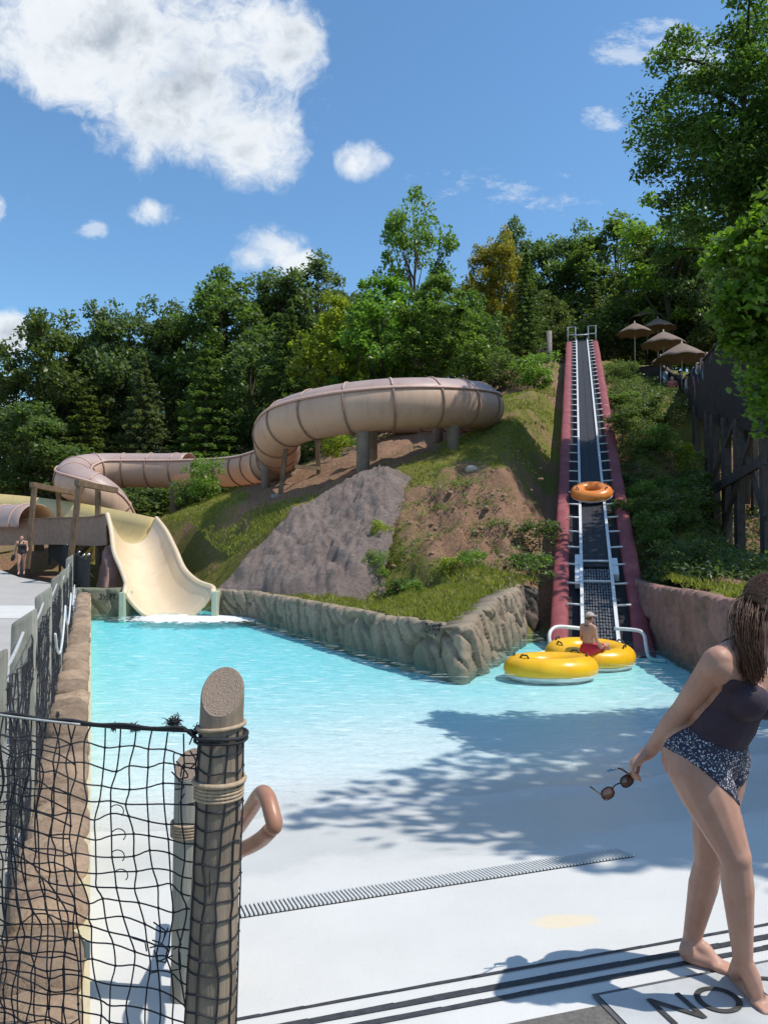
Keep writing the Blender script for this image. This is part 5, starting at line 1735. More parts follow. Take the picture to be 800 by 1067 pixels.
def human(J, r, f, s=1.0, fat=1.0, female=True, hands=None):
    """fill a mesh builder with overlapping volumes for a posed figure; they are fused to one skin afterwards"""
    mb = MB(); r = Vector(r).normalized(); f = Vector(f).normalized()
    pel, ch, nk, hd = [Vector(J[k]) for k in ('pel', 'chest', 'neck', 'head')]
    up = (ch - pel).normalized(); f2 = (f - up * f.dot(up)).normalized(); r2 = f2.cross(up); B = basis(r2, f2, up)
    k = s * fat
    mb.ell(pel, (.162 * k, .118 * k, .135 * s), B)
    for sg in (-1, 1): mb.ell(pel - f2 * .045 * k + r2 * sg * .070 * k - up * .035 * s, (.090 * k, .084 * k, .115 * s), B)
    mb.ell(pel.lerp(ch, .5), ((.140 if female else .15) * k, .105 * k, .17 * s), B)
    mb.ell(ch, (.155 * k, .108 * k, .155 * s), B)
    if female:
        for sg in (-1, 1): mb.ell(ch + f2 * .075 * k + r2 * sg * .074 * k - up * .01 * s, (.068 * k, .062 * k, .07 * s), B)
    top = ch.lerp(nk, .75)
    for S_ in ('R', 'L'):
        sh = Vector(J['sh' + S_]); el = Vector(J['el' + S_]); wr = Vector(J['wr' + S_])
        mb.tube([top, top.lerp(sh, .5) + Vector((0, 0, .012 * s)), sh], [.062 * s, .056 * s, .052 * s], 12, round_end=True)
        mb.tube([ch, sh - Vector((0, 0, .02 * s))], [.09 * s, .058 * s], 12, round_end=True)
        limb(mb, sh, el, .054 * k, .049 * k, .039 * k); limb(mb, el, wr, .040 * k, .040 * k, .026 * s)
        hp, kn, an = Vector(J['hip' + S_]), Vector(J['knee' + S_]), Vector(J['ank' + S_])
        limb(mb, hp, kn, .106 * k, .098 * k, .055 * k, .3); mb.tube([pel - f2 * .045 * k + (hp - pel) * .75 - up * .02 * s, hp.lerp(kn, .38) - f2 * .012 * k], [.092 * k, .078 * k], 12, round_end=True)
        mb.ell(kn, (.054 * k, .056 * k, .058 * k))
        limb(mb, kn, an, .052 * k, .056 * k, .034 * s, .3)
        he, ba, to = [Vector(J[q + S_]) for q in ('heel', 'ball', 'toe')]
        mb.tube([an, he + Vector((0, 0, .018 * s))], [.036 * s, .034 * s], 10, round_end=True)
        mb.tube([an, an.lerp(ba, .55) + Vector((0, 0, .012 * s)), ba], [.035 * s, .033 * s, .023 * s], 10, round_end=True)
        mb.tube([he + Vector((0, 0, .004)), ba], [.029 * s, .030 * s], 10, round_end=True)
        fd = (to - ba); sd = Vector((-fd.y, fd.x, 0)).normalized()
        for i in range(5):
            w = (i - 2) * .016 * s; rr = (.0105 if i not in (0, 4) else (.0135 if (i == 0) == (S_ == 'L') else .009)) * s
            b0 = ba + sd * w; mb.tube([b0, b0.lerp(to + sd * w, .6) + Vector((0, 0, .004)), to + sd * w * .95 - fd * (.10 * abs(i - 1))], [rr * 1.1, rr, rr], 8, round_end=True)
        hn = J.get('hand' + S_)
        if hn is not None:
            hn = Vector(hn); d = (hn - wr).normalized(); ax = d.orthogonal().normalized()
            side = J.get('hside' + S_); side = Vector(side) if side is not None else f
            side = (side - d * side.dot(d)).normalized(); nrm = d.cross(side)
            if J.get('curl' + S_): nrm = Vector(J['curl' + S_]); nrm = (nrm - d * nrm.dot(d)).normalized(); side = nrm.cross(d)
            pc = wr + d * .045 * s
            mb.tube([wr - d * .01, wr + d * .02 * s], [.026 * s, .027 * s], 10, round_end=True)
            mb.ell(pc + d * .008 * s, (.041 * s, .020 * s, .050 * s), basis(side, nrm, d))
            L = [.062, .072, .068, .052]
            cu = J.get('curlamt' + S_, .5)
            for i in range(4):
                b0 = pc + d * .042 * s + side * (.030 - .0195 * i) * s
                a1, a2, a3 = cu * .9, cu * 1.9, cu * 2.6
                p = [b0]
                for a, q in ((a1, .45), (a2, .32), (a3, .25)):
                    p.append(p[-1] + (d * math.cos(a) + nrm * math.sin(a)) * L[i] * q * s * 1.1)
                mb.tube([b0 - d * .02 * s] + p, [.010 * s, .0096 * s, .009 * s, .0083 * s, .0074 * s], 8, round_end=True)
            tb = wr + d * .022 * s + side * .024 * s
            p = [tb, tb + (d * .7 + side * .55 + nrm * .35).normalized() * .036 * s]
            p.append(p[-1] + (d * .85 + side * .05 + nrm * .6).normalized() * .030 * s); p.append(p[-1] + (d * .8 - side * .25 + nrm * .6).normalized() * .022 * s)
            mb.tube(p, [.014 * s, .0115 * s, .010 * s, .0085 * s], 8, round_end=True)
    mb.tube([nk - up * .03 * s, nk.lerp(hd, .5), hd - Vector((0, 0, .03 * s))], [.058 * s, .050 * s, .052 * s], 12, round_end=True)
    hf = Vector(J.get('face', f)).normalized(); hu = Vector(J.get('crown', (0, 0, 1))).normalized(); hf = (hf - hu * hf.dot(hu)).normalized(); hr = hf.cross(hu); HB = basis(hr, hf, hu)
    mb.ell(hd + hu * .022 * s - hf * .008 * s, (.073 * s, .092 * s, .090 * s), HB)
    mb.ell(hd + hf * .022 * s - hu * .035 * s, (.057 * s, .066 * s, .076 * s), HB)
    mb.ell(hd + hf * .062 * s - hu * .088 * s, (.026 * s, .024 * s, .022 * s), HB)                    # chin
    mb.tube([hd + hf * .086 * s + hu * .016 * s, hd + hf * .108 * s - hu * .026 * s], [.010 * s, .015 * s], 8, round_end=True)   # nose
    for sg in (-1, 1):
        mb.ell(hd + hf * .076 * s + hr * sg * .032 * s + hu * .028 * s, (.024 * s, .012 * s, .009 * s), HB)   # brow
        mb.ell(hd + hf * .060 * s + hr * sg * .040 * s - hu * .025 * s, (.022 * s, .020 * s, .022 * s), HB)   # cheek
        mb.ell(hd + hr * sg * .075 * s - hf * .008 * s - hu * .012 * s, (.010 * s, .019 * s, .032 * s), HB)   # ear
    mb.ell(hd + hf * .083 * s - hu * .058 * s, (.022 * s, .012 * s, .009 * s), HB)                     # lips
    info = dict(pel=pel, ch=ch, up=up, r=r2, f=f2, hd=hd, hf=hf, hu=hu, hr=hr, s=s, J=J, k=k)
    return mb, info


def garment(me, keep, off, name, m, parent, smooth_iter=6, thick=0):
    """a cloth shell: the chosen faces of the skin, lifted off it along the normals"""
    n = len(me.vertices); V = np.empty(n * 3, np.float32); me.vertices.foreach_get('co', V); V = V.reshape(-1, 3)
    N = np.empty(n * 3, np.float32); me.vertices.foreach_get('normal', N); N = N.reshape(-1, 3)
    F = [tuple(p.vertices) for p in me.polygons]
    Fk = [q for q in F if all(keep[i] for i in q)]
    used = sorted({i for q in Fk for i in q}); mp = {v: i for i, v in enumerate(used)}
    W = V[used] + N[used] * off
    Fk = [tuple(mp[i] for i in q) for q in Fk]
    m2 = bpy.data.meshes.new(name); m2.from_pydata(W.tolist(), [], Fk); m2.update()
    bm = bmesh.new(); bm.from_mesh(m2)
    for _ in range(smooth_iter):
        new = {}
        for v in bm.verts:
            be = [e for e in v.link_edges if e.is_boundary]
            if len(be) == 2:
                a = be[0].other_vert(v).co; b = be[1].other_vert(v).co; new[v] = v.co * .5 + (a + b) * .25
        for v, c in new.items(): v.co = c
    bm.to_mesh(m2); bm.free()
    m2.polygons.foreach_set('use_smooth', np.ones(len(m2.polygons), bool))
    o = link(name, m2, m, parent)
    md = o.modifiers.new('s', 'SOLIDIFY'); md.thickness = max(.003, off * .8); md.offset = -1
    return o


def co_of(me):
    V = np.empty(len(me.vertices) * 3, np.float32); me.vertices.foreach_get('co', V); return V.reshape(-1, 3).astype(float)


def regions(V, I):
    """coordinates in the torso frame and distance to arms / torso axis"""
    q = V - np.array(I['pel']); x = q @ np.array(I['r']); y = q @ np.array(I['f']); h = q @ np.array(I['up'])
    J = I['J']; k = I['k']
    arm = np.full(len(V), 9.0)
    for S_ in 'RL':
        for a, b, rr in ((J['sh' + S_], J['el' + S_], .05), (J['el' + S_], J['wr' + S_], .04)):
            d, t = seg_d(V, tuple(a), tuple(b)); arm = np.minimum(arm, np.where(t > .04, d - rr * k, 9))
    tor = np.minimum.reduce([seg_d(V, tuple(I['pel']), tuple(I['ch']))[0] - .13 * k, np.linalg.norm((V - np.array(I['ch'])), axis=1) - .15 * k])
    return x, y, h, arm, tor


def eyes_and_hair(I, root, body, hairm, pony=None, full=True):
    s, hd, hf, hu, hr = I['s'], I['hd'], I['hf'], I['hu'], I['hr']
    HB = basis(hr, hf, hu)
    if full:
        for sg in (-1, 1):
            c = hd + hf * .0765 * s + hr * sg * .031 * s + hu * .008 * s
            MB().ell(c, (.0145 * s, .010 * s, .0085 * s), HB, 12, 8).build('eye', M['white_vinyl'], root, True)
            MB().ell(c + hf * .0062 * s, (.006 * s, .005 * s, .006 * s), HB, 10, 6).build('iris', M['net'], root, True)
    hb = MB()
    V = []; nu, nv = 40, 18
    c0 = hd + hu * .026 * s - hf * .010 * s
    for j in range(nv):
        for i in range(nu):
            b = 2 * math.pi * i / nu
            front = max(0, math.sin(b))
            amax = R(100) - R(62) * front ** .8         # lower at the back, hairline in front
            a = amax * j / (nv - 1)
            rr = 1 + .02 * math.sin(i * 9.7) 
            V.append(c0 + HB @ Vector((math.sin(a) * math.cos(b) * .081 * s * rr, math.sin(a) * math.sin(b) * .101 * s * rr, math.cos(a) * .099 * s * rr)))
    hb.add(V, [tuple(q) for q in grid_faces(nu, nv, True)])
    if pony:
        for g in range(1500 if full else 20):
            o = [Vector((random.gauss(0, 1), random.gauss(0, 1), random.gauss(0, 1))) for _ in range(2)]
            pts = []
            base_o = o[0]
            for t, p in enumerate(pony):
                w = [.022, .032, .036, .030, .020, .012][min(t, 5)] * s
                pts.append(Vector(p) + base_o * w * .52 + o[1] * .003 * t * s + Vector((random.gauss(0, .0028), random.gauss(0, .0028), random.gauss(0, .003))))
            hb.tube(spline(pts, 4), [(.0014 if full else .0065) * s] * ((len(pony) - 1) * 4) + [.0008 * s], 3)
        for g in range(1100 if full else 0):          # strands drawn from the brow to the tie
            d0 = Vector((random.gauss(0, 1), random.gauss(.1, 1), abs(random.gauss(.4, 1)))).normalized()
            loc = HB.transposed() @ (Vector(pony[0]) - c0); dt = Vector((loc.x / (.081 * s), loc.y / (.101 * s), loc.z / (.099 * s))).normalized()
            if d0.y > .35 and d0.z < .55: d0.z = .6; d0.normalize()
            q = []
            for tt in (0, .25, .5, .75, 1):
                dd = (d0 * (1 - tt) + dt * tt).normalized() * (1.012 + random.gauss(0, .006)); q.append(c0 + HB @ Vector((dd.x * .081 * s, dd.y * .101 * s, dd.z * .099 * s)))
            hb.tube(q + [Vector(pony[0])], .0013 * s, 3)
            continue
            u_ = random.random(); st = c0 + HB @ Vector((math.sin(a) * (.084 - .012 * u_) * s, (.062 - .07 * u_) * s * math.cos(a), (.072 + .026 * u_) * s + random.gauss(0, .002)))
            md = c0 + HB @ Vector((math.sin(a) * .085 * s, -.055 * s, .06 * s * math.cos(a * .6)))
            hb.tube(spline([st, md, Vector(pony[0])], 4), .0013 * s, 3)
    return hb.build('hair', hairm, root, True)


def woman_near():
    pel = P(739, 782, 2.96); ch = P(770, 716, 2.90); nk = P(786, 669, 2.88); hd = P(806, 632, 2.85)
    r = Vector((-.76, -.65, 0)); f = Vector((.65, -.76, 0))
    shR = P(748, 689, 2.77); cS = P(783, 690, 2.91); shL = cS + (cS - shR)
    J = dict(pel=pel, chest=ch, neck=nk, head=hd, shR=shR, elR=P(710, 741, 2.94), wrR=P(677, 783, 3.06), shL=shL, elL=shL + Vector((.09, -.03, -.27)), wrL=shL + Vector((.20, -.20, -.30)))
    J['handR'] = P(657, 798, 3.06); J['curlR'] = Vector((.35, -.25, -.9)); J['curlamtR'] = .85
    J['handL'] = J['wrL'] + Vector((.08, -.07, -.04)); J['curlamtL'] = .5
    J['hipR'] = pel + r.normalized() * .098 - Vector((0, 0, .05)); J['kneeR'] = P(766, 893, 2.78); J['ankR'] = P(774, 1001, 2.83)
    J['heelR'] = G(768, 1020, .02); J['ballR'] = G(791, 1043, .022); J['toeR'] = G(805, 1056, .014)
    J['hipL'] = pel - r.normalized() * .085 - Vector((0, 0, .03)); J['kneeL'] = P(738, 898, 3.06); J['ankL'] = P(720, 982, 3.15)
    J['heelL'] = G(716, 996, .03); J['ballL'] = G(747, 1005, .022); J['toeL'] = G(764, 1013, .014)
    J['face'] = Vector((.94, -.33, -.12)); J['crown'] = Vector((.18, -.12, 1))
    root = empty('person', (pel.x, pel.y, 0), 'woman in dark strappy top and printed bottoms striding past with sunglasses in hand', 'person')
    mb, I = human(J, r, f, 1.0, 1.01)
    me = body_mesh(mb, .0062, 5)
    body = link('body', me, M['skin'], root)
    V = co_of(me); x, y, h, arm, tor = regions(V, I)
    notarm = (arm > .014)
    front = y > 0
    neck = np.where(front, .335 - .03 * np.exp(-(x / .06) ** 2), .29)
    strap = (np.abs(np.abs(x) - .098) < .011) & (h > .28) & (h < .47) & ((arm > -.045))
    top = (((h > .065) & (h < neck) & notarm & (np.abs(x) < .2)) | strap)
    garment(me, top, .007, 'swim_top', M['top'], root, 10)
    low = -.130 + .60 * np.abs(x)
    bot = (h < .085) & (h > low) & (arm > .012) & (np.abs(x) < .24)
    garment(me, bot, .0035, 'swim_bottoms', M['print'], root, 10)
    pony = [P(794, 620, 2.92), P(785, 630, 2.88), P(779, 648, 2.80), P(779, 668, 2.77), P(782, 684, 2.75), P(785, 700, 2.75)]
    eyes_and_hair(I, root, body, M['hair'], pony)
    # sunglasses, held by one temple
    g = empty('sunglasses', P(643, 818, 3.06), 'dark tortoiseshell sunglasses dangling from the hand of the woman', 'sunglasses')
    l1 = P(633, 827, 3.05); l2 = P(653, 814, 3.07); ax = (l2 - l1).normalized(); nrm = Vector((.25, -.93, .25)); nrm = (nrm - ax * nrm.dot(ax)).normalized(); u = nrm.cross(ax)
    B = basis(ax, nrm, u)
    lens = mat('brown tinted lens', (.10, .045, .03), (.07, .03, .02), .08, 5, bump=0, spec=.8); rim = mat('glossy dark frame', (.02, .012, .01), (.05, .025, .015), .15, 20, bump=0)
    for c in (l1, l2):
        MB().ell(c, (.026, .0035, .020), B, 20, 8).build('lens', lens, g, True)
        pts = [c + B @ Vector((.027 * math.copysign(abs(math.cos(a)) ** .8, math.cos(a)), 0, .021 * math.copysign(abs(math.sin(a)) ** .8, math.sin(a)))) for a in np.linspace(0, 2 * math.pi, 25)]
        MB().tube(pts, .0028, 6).build('rim', rim, g, True)
    MB().tube([l1 + ax * .026 + u * .006, (l1 + l2) / 2 + u * .011, l2 - ax * .026 + u * .006], .003, 6).build('bridge', rim, g, True)
    a = l1 - ax * .027 + u * .010
    MB().tube(spline([a, P(626, 829, 3.02), P(620, 824, 2.96), P(615, 820, 2.93)], 5), .0034, 6).build('temple', rim, g, True)
    a = l2 + ax * .027 + u * .010
    MB().tube(spline([a, P(654, 806, 3.03), P(645, 801, 3.01), P(634, 803, 3.0)], 5), .0034, 6).build('temple', rim, g, True)
    MB().tube([P(640, 801.5, 3.005), P(633, 803.5, 3.0)], .0042, 6, round_end=True).build('temple_tip', mat('blue temple tip', (.05, .2, .4), (.04, .15, .32), .3, 5), g, True)


woman_near()


def stand_joints(x, y, z, yaw, s, step=.0, arms=(.1, .1), bend=(.2, .2)):
    """joints of a standing or walking figure; yaw 0 faces the camera (-Y)"""
    Rz = Matrix.Rotation(yaw, 3, 'Z'); o = Vector((x, y, z))
    w = lambda a, b, c: o + Rz @ (Vector((a, b, c)) * s)
    J = dict(pel=w(0, 0, .93), chest=w(0, -.01, 1.22), neck=w(0, .005, 1.41), head=w(0, -.02, 1.535))
    for S_, sg, st in (('R', -1, step), ('L', 1, -step)):
        J['sh' + S_] = w(sg * .175, 0, 1.36); i = 0 if S_ == 'R' else 1
        J['el' + S_] = w(sg * (.20 + arms[i]), .03 + st * .15, 1.08); J['wr' + S_] = w(sg * (.20 + arms[i] * 1.2), -bend[i] + st * .25, .87 + bend[i] * .5)
        J['hand' + S_] = w(sg * (.20 + arms[i] * 1.2), -bend[i] * 1.5 + st * .3, .79 + bend[i] * .6)
        J['hip' + S_] = w(sg * .085, 0, .88); J['knee' + S_] = w(sg * .095, -st * .2 - .02, .50); J['ank' + S_] = w(sg * .09, -st * .32 + .03, .09)
        J['heel' + S_] = w(sg * .09, -st * .32 + .06, .02); J['ball' + S_] = w(sg * .10, -st * .32 - .09, .02); J['toe' + S_] = w(sg * .10, -st * .32 - .15, .015)
    return J, Rz @ Vector((-1, 0, 0)), Rz @ Vector((0, -1, 0))


def woman_far():
    d = 28.0; x = (23 - 400) / 800 * d
    J, r, f = stand_joints(x, d, float(deck_z(d)), R(20), .86, .35, (.06, .03), (.05, .22))
    root = empty('person', (x, d, float(deck_z(d))), 'distant woman in a black swimsuit walking on the terrace carrying dark shoes', 'person')
    mb, I = human(J, r, f, .86, 1.0); me = body_mesh(mb, .016, 2)
    body = link('body', me, M['skin_far'], root)
    V = co_of(me); xx, y, h, arm, tor = regions(V, I)
    k = ((h > -.10 + .6 * np.abs(xx)) & (h < np.where(np.abs(np.abs(xx) - .06) < .03, .40, .30)) & (arm > .0))
    garment(me, k, .008, 'swimsuit', M['black_suit'], root, 4)
    hd = I['hd']; b = f * -1
    eyes_and_hair(I, root, body, M['hair'], [hd + b * .09, hd + b * .10 - Vector((0, 0, .09)), hd + b * .09 - Vector((.03, 0, .17)), hd + b * .08 - Vector((.03, 0, .26))], full=False)
    h_ = Vector(J['handR'])
    sroot = empty('pair_of_shoes', h_, 'dark shoes carried by the distant woman on the terrace', 'shoes')
    for k_ in (0, 1):
        c = h_ + Vector((-.02 - .05 * k_, -.02, -.10)); MB().ell(c, (.045, .05, .13), Matrix.Rotation(.3, 3, 'Y'), 12, 8).build('shoe', M['black_suit'], sroot, True)


woman_far()


def bather():
    s = .80; Y = 12.72
    o = P(613, 686, Y); o = Vector((o.x, o.y, WATER + .17))
    # seated facing right, slightly turned from the camera
    fx = Vector((.80, .42, 0)).normalized(); rx = Vector((fx.y, -fx.x, 0))
    w = lambda a, b, c: o + rx * (a * s) + fx * (b * s) + Vector((0, 0, c * s))
    J = dict(pel=w(0, 0, .10), chest=w(0, .01, .40), neck=w(0, .015, .59), head=w(0, .05, .715))
    for S_, sg in (('R', 1), ('L', -1)):
        J['sh' + S_] = w(sg * .175, .0, .535); J['el' + S_] = w(sg * .22, .02, .27); J['wr' + S_] = w(sg * .19, .18, .13); J['hand' + S_] = w(sg * .17, .26, .10)
        J['hip' + S_] = w(sg * .085, .02, .09); J['knee' + S_] = w(sg * .12, .40, .14); J['ank' + S_] = w(sg * .10, .50, -.20)
        J['heel' + S_] = w(sg * .10, .48, -.26); J['ball' + S_] = w(sg * .10, .58, -.28); J['toe' + S_] = w(sg * .10, .63, -.28)
    root = empty('person', o, 'bather in red trunks and a pale cap sitting between the two yellow tubes', 'person')
    mb, I = human(J, rx, fx, s, .98, female=False); me = body_mesh(mb, .011, 3)
    body = link('body', me, M['skin_far'], root)
    V = co_of(me); x, y, h, arm, tor = regions(V, I)
    dl = np.minimum(seg_d(V, tuple(J['hipR']), tuple(Vector(J['hipR']).lerp(J['kneeR'], .62)))[0], seg_d(V, tuple(J['hipL']), tuple(Vector(J['hipL']).lerp(J['kneeL'], .62)))[0])
    keep = (h < .09) & (arm > .01) & ((y < .27 * s))
    garment(me, keep, .009, 'trunks', M['red_cloth'], root, 4)
    hd, hu, hf, hr = I['hd'], I['hu'], I['hf'], I['hr']; HB = basis(hr, hf, hu)
    cp_ = MB(); V = []; nu, nv = 28, 10
    for j in range(nv):
        a = R(88) * j / (nv - 1)
        for i in range(nu):
            b = 2 * math.pi * i / nu; V.append(hd + HB @ Vector((math.sin(a) * math.cos(b) * .082 * s, -.008 * s + math.sin(a) * math.sin(b) * .102 * s, .035 * s + math.cos(a) * .085 * s)))
    cp_.add(V, [tuple(q) for q in grid_faces(nu, nv, True)])
    c = cp_.build('cap', M['cap_cloth'], root, True); c.modifiers.new('s', 'SOLIDIFY').thickness = .006
    bv = MB(); bv.ell(hd + hf * .115 * s + hu * .035 * s, (.07 * s, .075 * s, .010 * s), HB, 16, 6); bv.build('brim', M['cap_cloth'], c, True)
    st = MB(); st.ell(hd + hf * .083 * s + hu * .008 * s, (.066 * s, .022 * s, .020 * s), HB, 16, 8); st.build('sunglasses', M['net'], root, True)
    hr_ = MB(); hr_.ell(hd - hf * .012 * s + hu * .0 * s, (.079 * s, .092 * s, .06 * s), HB, 18, 10); hr_.build('hair', M['hair'], root, True)
    nk = I['J']['neck']
    MB().tube([Vector(nk) + (hr * math.cos(a) + hf * math.sin(a)) * (.085 * s if math.sin(a) < 0 else .12 * s) - hu * (.03 + .07 * max(0, math.sin(a))) * s for a in np.linspace(0, 2 * math.pi, 20)], .008, 6).build('lanyard', M['black_suit'], root, True)


bather()

# ================================================================ vegetation
def leaf_quads(C, size, rng, up=.35, aspect=.62, star=False):
    """one small folded leaf at every centre: two triangles, or a lobed leaf"""
    n = len(C)
    a = rng.normal(size=(n, 3)); a /= np.linalg.norm(a, axis=1)[:, None]
    nn = rng.normal(size=(n, 3)); nn[:, 2] = np.abs(nn[:, 2]) + up * 2; nn /= np.linalg.norm(nn, axis=1)[:, None]
    a -= nn * (a * nn).sum(1)[:, None]; a /= np.linalg.norm(a, axis=1)[:, None]
    b = np.cross(nn, a); s = (size * (.6 + .8 * rng.random(n)))[:, None]
    if not star:
        V = np.stack([C - a * s * .55, C + b * s * .5 * aspect + nn * s * .06, C + a * s * .6, C - b * s * .5 * aspect + nn * s * .06], 1).reshape(-1, 3)
        F = np.arange(n * 4).reshape(n, 4)
        return V, F
    out = []
    for (u, v) in [(-.55, 0), (-.25, .38), (.05, .30), (.12, .58), (.38, .20), (.68, 0), (.38, -.20), (.12, -.58), (.05, -.30), (-.25, -.38)]:
        out.append(C + a * s * u + b * s * v + nn * s * (.10 * abs(v) - .12 * u * u))
    V = np.stack(out, 1).reshape(-1, 3); F = np.arange(n * 10).reshape(n, 10)
    return V, F


def limb_mesh(H_, r0, targets, rng, lean=0.0, trunk_to=.85):
    mb = MB()
    tp = [Vector((math.sin(i * 1.3) * .012 * H_ * (i / 9) + lean * H_ * (i / 9) ** 2, math.cos(i * 1.7) * .010 * H_ * (i / 9), H_ * trunk_to * i / 9)) for i in range(10)]
    mb.tube(tp, [r0 * (1.35 if i == 0 else 1) * (1 - .085 * i) for i in range(10)], 9)
    for t in targets:
        t = Vector(t); zi = min(8, max(2, int((t.z / (H_ * trunk_to) * .78 - .08) * 9)))
        st = tp[zi]; mid = st.lerp(t, .5) + Vector((0, 0, -.03 * H_ + .02 * H_ * rng.random()))
        q = spline([st, mid, t], 4); mb.tube(q, [r0 * .34 * (1 - .8 * i / (len(q) - 1)) for i in range(len(q))], 5)
    return mb


def broadleaf(seed, H_=10.0, W=3.4, base=.22, ncl=80, per=130, leaf=.20, clump=.75, shape='round', airy=0.0, lean=0.0, star=False):
    rng = np.random.default_rng(seed); cents = []
    while len(cents) < ncl:
        p = rng.uniform(-1, 1, 3); rr = np.linalg.norm(p)
        if rr > 1 or rr < .35 + .2 * airy: continue
        zz = (p[2] + 1) / 2
        prof = {'round': 1.0, 'tall': .62 + .55 * math.sin(math.pi * min(1, zz * 1.05)) ** .8, 'oval': .8 + .3 * math.sin(math.pi * zz)}[shape]
        lob = 1 + .28 * math.sin(3 * math.atan2(p[1], p[0]) + seed + 4 * zz) * (1 - .3 * airy)
        cents.append((p[0] * W * prof * lob, p[1] * W * prof * lob, H_ * (base + (1 - base) * zz)))
    cents = np.array(cents)
    C = []
    for c in cents:
        n = int(per * rng.uniform(.5, 1.4)); k = clump * rng.uniform(.6, 1.35)
        q = rng.normal(size=(n, 3)); q /= np.maximum(1e-6, np.linalg.norm(q, axis=1))[:, None]
        q *= (rng.random(n) ** .42)[:, None]
        q[:, 2] *= .62; q[:, 2] -= .25 * (q[:, 0] ** 2 + q[:, 1] ** 2)
        C.append(c + q * k)
    C = np.concatenate(C)
    V, F = leaf_quads(C, leaf, rng, star=star)
    sel = cents[rng.permutation(len(cents))[:26]]
    return (V, F), limb_mesh(H_, H_ * .017, sel, rng, lean)


def conifer(seed, H_=10.0, W=2.3, base=.06, leaf=.22, droop=.35, rows=24):
    rng = np.random.default_rng(seed); C = []; A = []; tg = []
    for i in range(rows):
        t = i / (rows - 1); z = H_ * (base + (1 - base) * t)
        L = W * (1 - t) ** .8 * rng.uniform(.85, 1.1) + .10
        nb = int(7 + 6 * (1 - t))
        for k in range(nb):
            a = 2 * math.pi * (k + rng.random() * .8) / nb; l = L * rng.uniform(.65, 1.12)
            n = int(22 + 62 * (l / W))
            u = rng.random(n) ** .75
            w = (rng.random(n) - .5) * .60 * l * (1.05 - u) * 1.2
            x = u * l; zz = z - droop * l * u ** 1.4 + .10 * l * u ** 3 + rng.normal(size=n) * .07
            C.append(np.stack([x * math.cos(a) - w * math.sin(a), x * math.sin(a) + w * math.cos(a), zz], -1))
            if k % 3 == 0: tg.append((math.cos(a) * l * .8, math.sin(a) * l * .8, z - droop * l * .7))
    C = np.concatenate(C)
    V, F = leaf_quads(C, leaf, rng, up=.5, aspect=.42)
    mb = MB(); mb.tube([(0, 0, 0), (0, 0, H_ * .5), (0, 0, H_ * .98)], [H_ * .018, H_ * .011, .01], 9)
    for q in tg: mb.tube([(0, 0, min(H_ * .97, q[2] + droop * .6)), q], [.035, .008], 4)
    return (V, F), mb


PROT = {}


def proto(kind):
    """meshes of each kind of tree, made once"""
    if kind in PROT: return PROT[kind]
    g = {'oak': lambda: broadleaf(3, W=3.3, ncl=95, per=150, leaf=.235, clump=.82),
         'oak2': lambda: broadleaf(9, W=2.9, ncl=90, per=150, leaf=.225, clump=.78, shape='tall', base=.15),
         'ash': lambda: broadleaf(17, W=2.5, ncl=70, per=120, leaf=.21, clump=.72, shape='tall', base=.3, airy=.6),
         'maple': lambda: broadleaf(23, W=2.7, ncl=110, per=130, leaf=.23, clump=.66, shape='oval', base=.08),
         'airy': lambda: broadleaf(31, W=2.6, ncl=50, per=125, leaf=.20, clump=.70, shape='round', base=.28, airy=1),
         'spruce': lambda: conifer(5), 'pine': lambda: conifer(8, W=3.1, droop=.22, rows=20, leaf=.25),
         'bush': lambda: broadleaf(41, H_=2.0, W=1.15, base=.1, ncl=46, per=85, leaf=.105, clump=.36),
         'weed': lambda: broadleaf(47, H_=1.0, W=.62, base=.05, ncl=30, per=60, leaf=.075, clump=.24, airy=.5)}[kind]()
    (V, F), mb = g
    me = mesh_np('crown', V, F); me.materials.append(M['leaf'])
    tm = bpy.data.meshes.new('trunk'); tm.from_pydata([tuple(p) for p in mb.v], [], mb.f); tm.update(); tm.materials.append(M['bark'])
    tm.polygons.foreach_set('use_smooth', np.ones(len(tm.polygons), bool))
    PROT[kind] = (me, tm)
    return PROT[kind]


def plant(name, kind, loc, height, wscale, tint, label, cat, group, rot=None, parts=('crown', 'trunk')):
    me, tm = proto(kind)
    base_h = {'bush': 2.0, 'weed': 1.0}.get(kind, 10.0); s = height / base_h
    r = empty(name, loc, label, cat, group)
    r.rotation_euler = (0, 0, random.uniform(0, 6.28) if rot is None else rot); r.scale = (s * wscale, s * wscale, s)
    for nm, m_ in zip(parts, (me, tm)):
        o = bpy.data.objects.new(nm, m_); COL.objects.link(o); o.parent = r
        o.color = (*tint, 1)
    return r


DK = (0.098, 0.138, 0.055); MD = (0.108, 0.17, 0.052); LT = (0.149, 0.245, 0.052); LIME = (0.245, 0.300, 0.044); YEL = (.24, .20, .035); BLU = (0.106, 0.152, 0.074); OLV = (0.114, 0.149, 0.044)

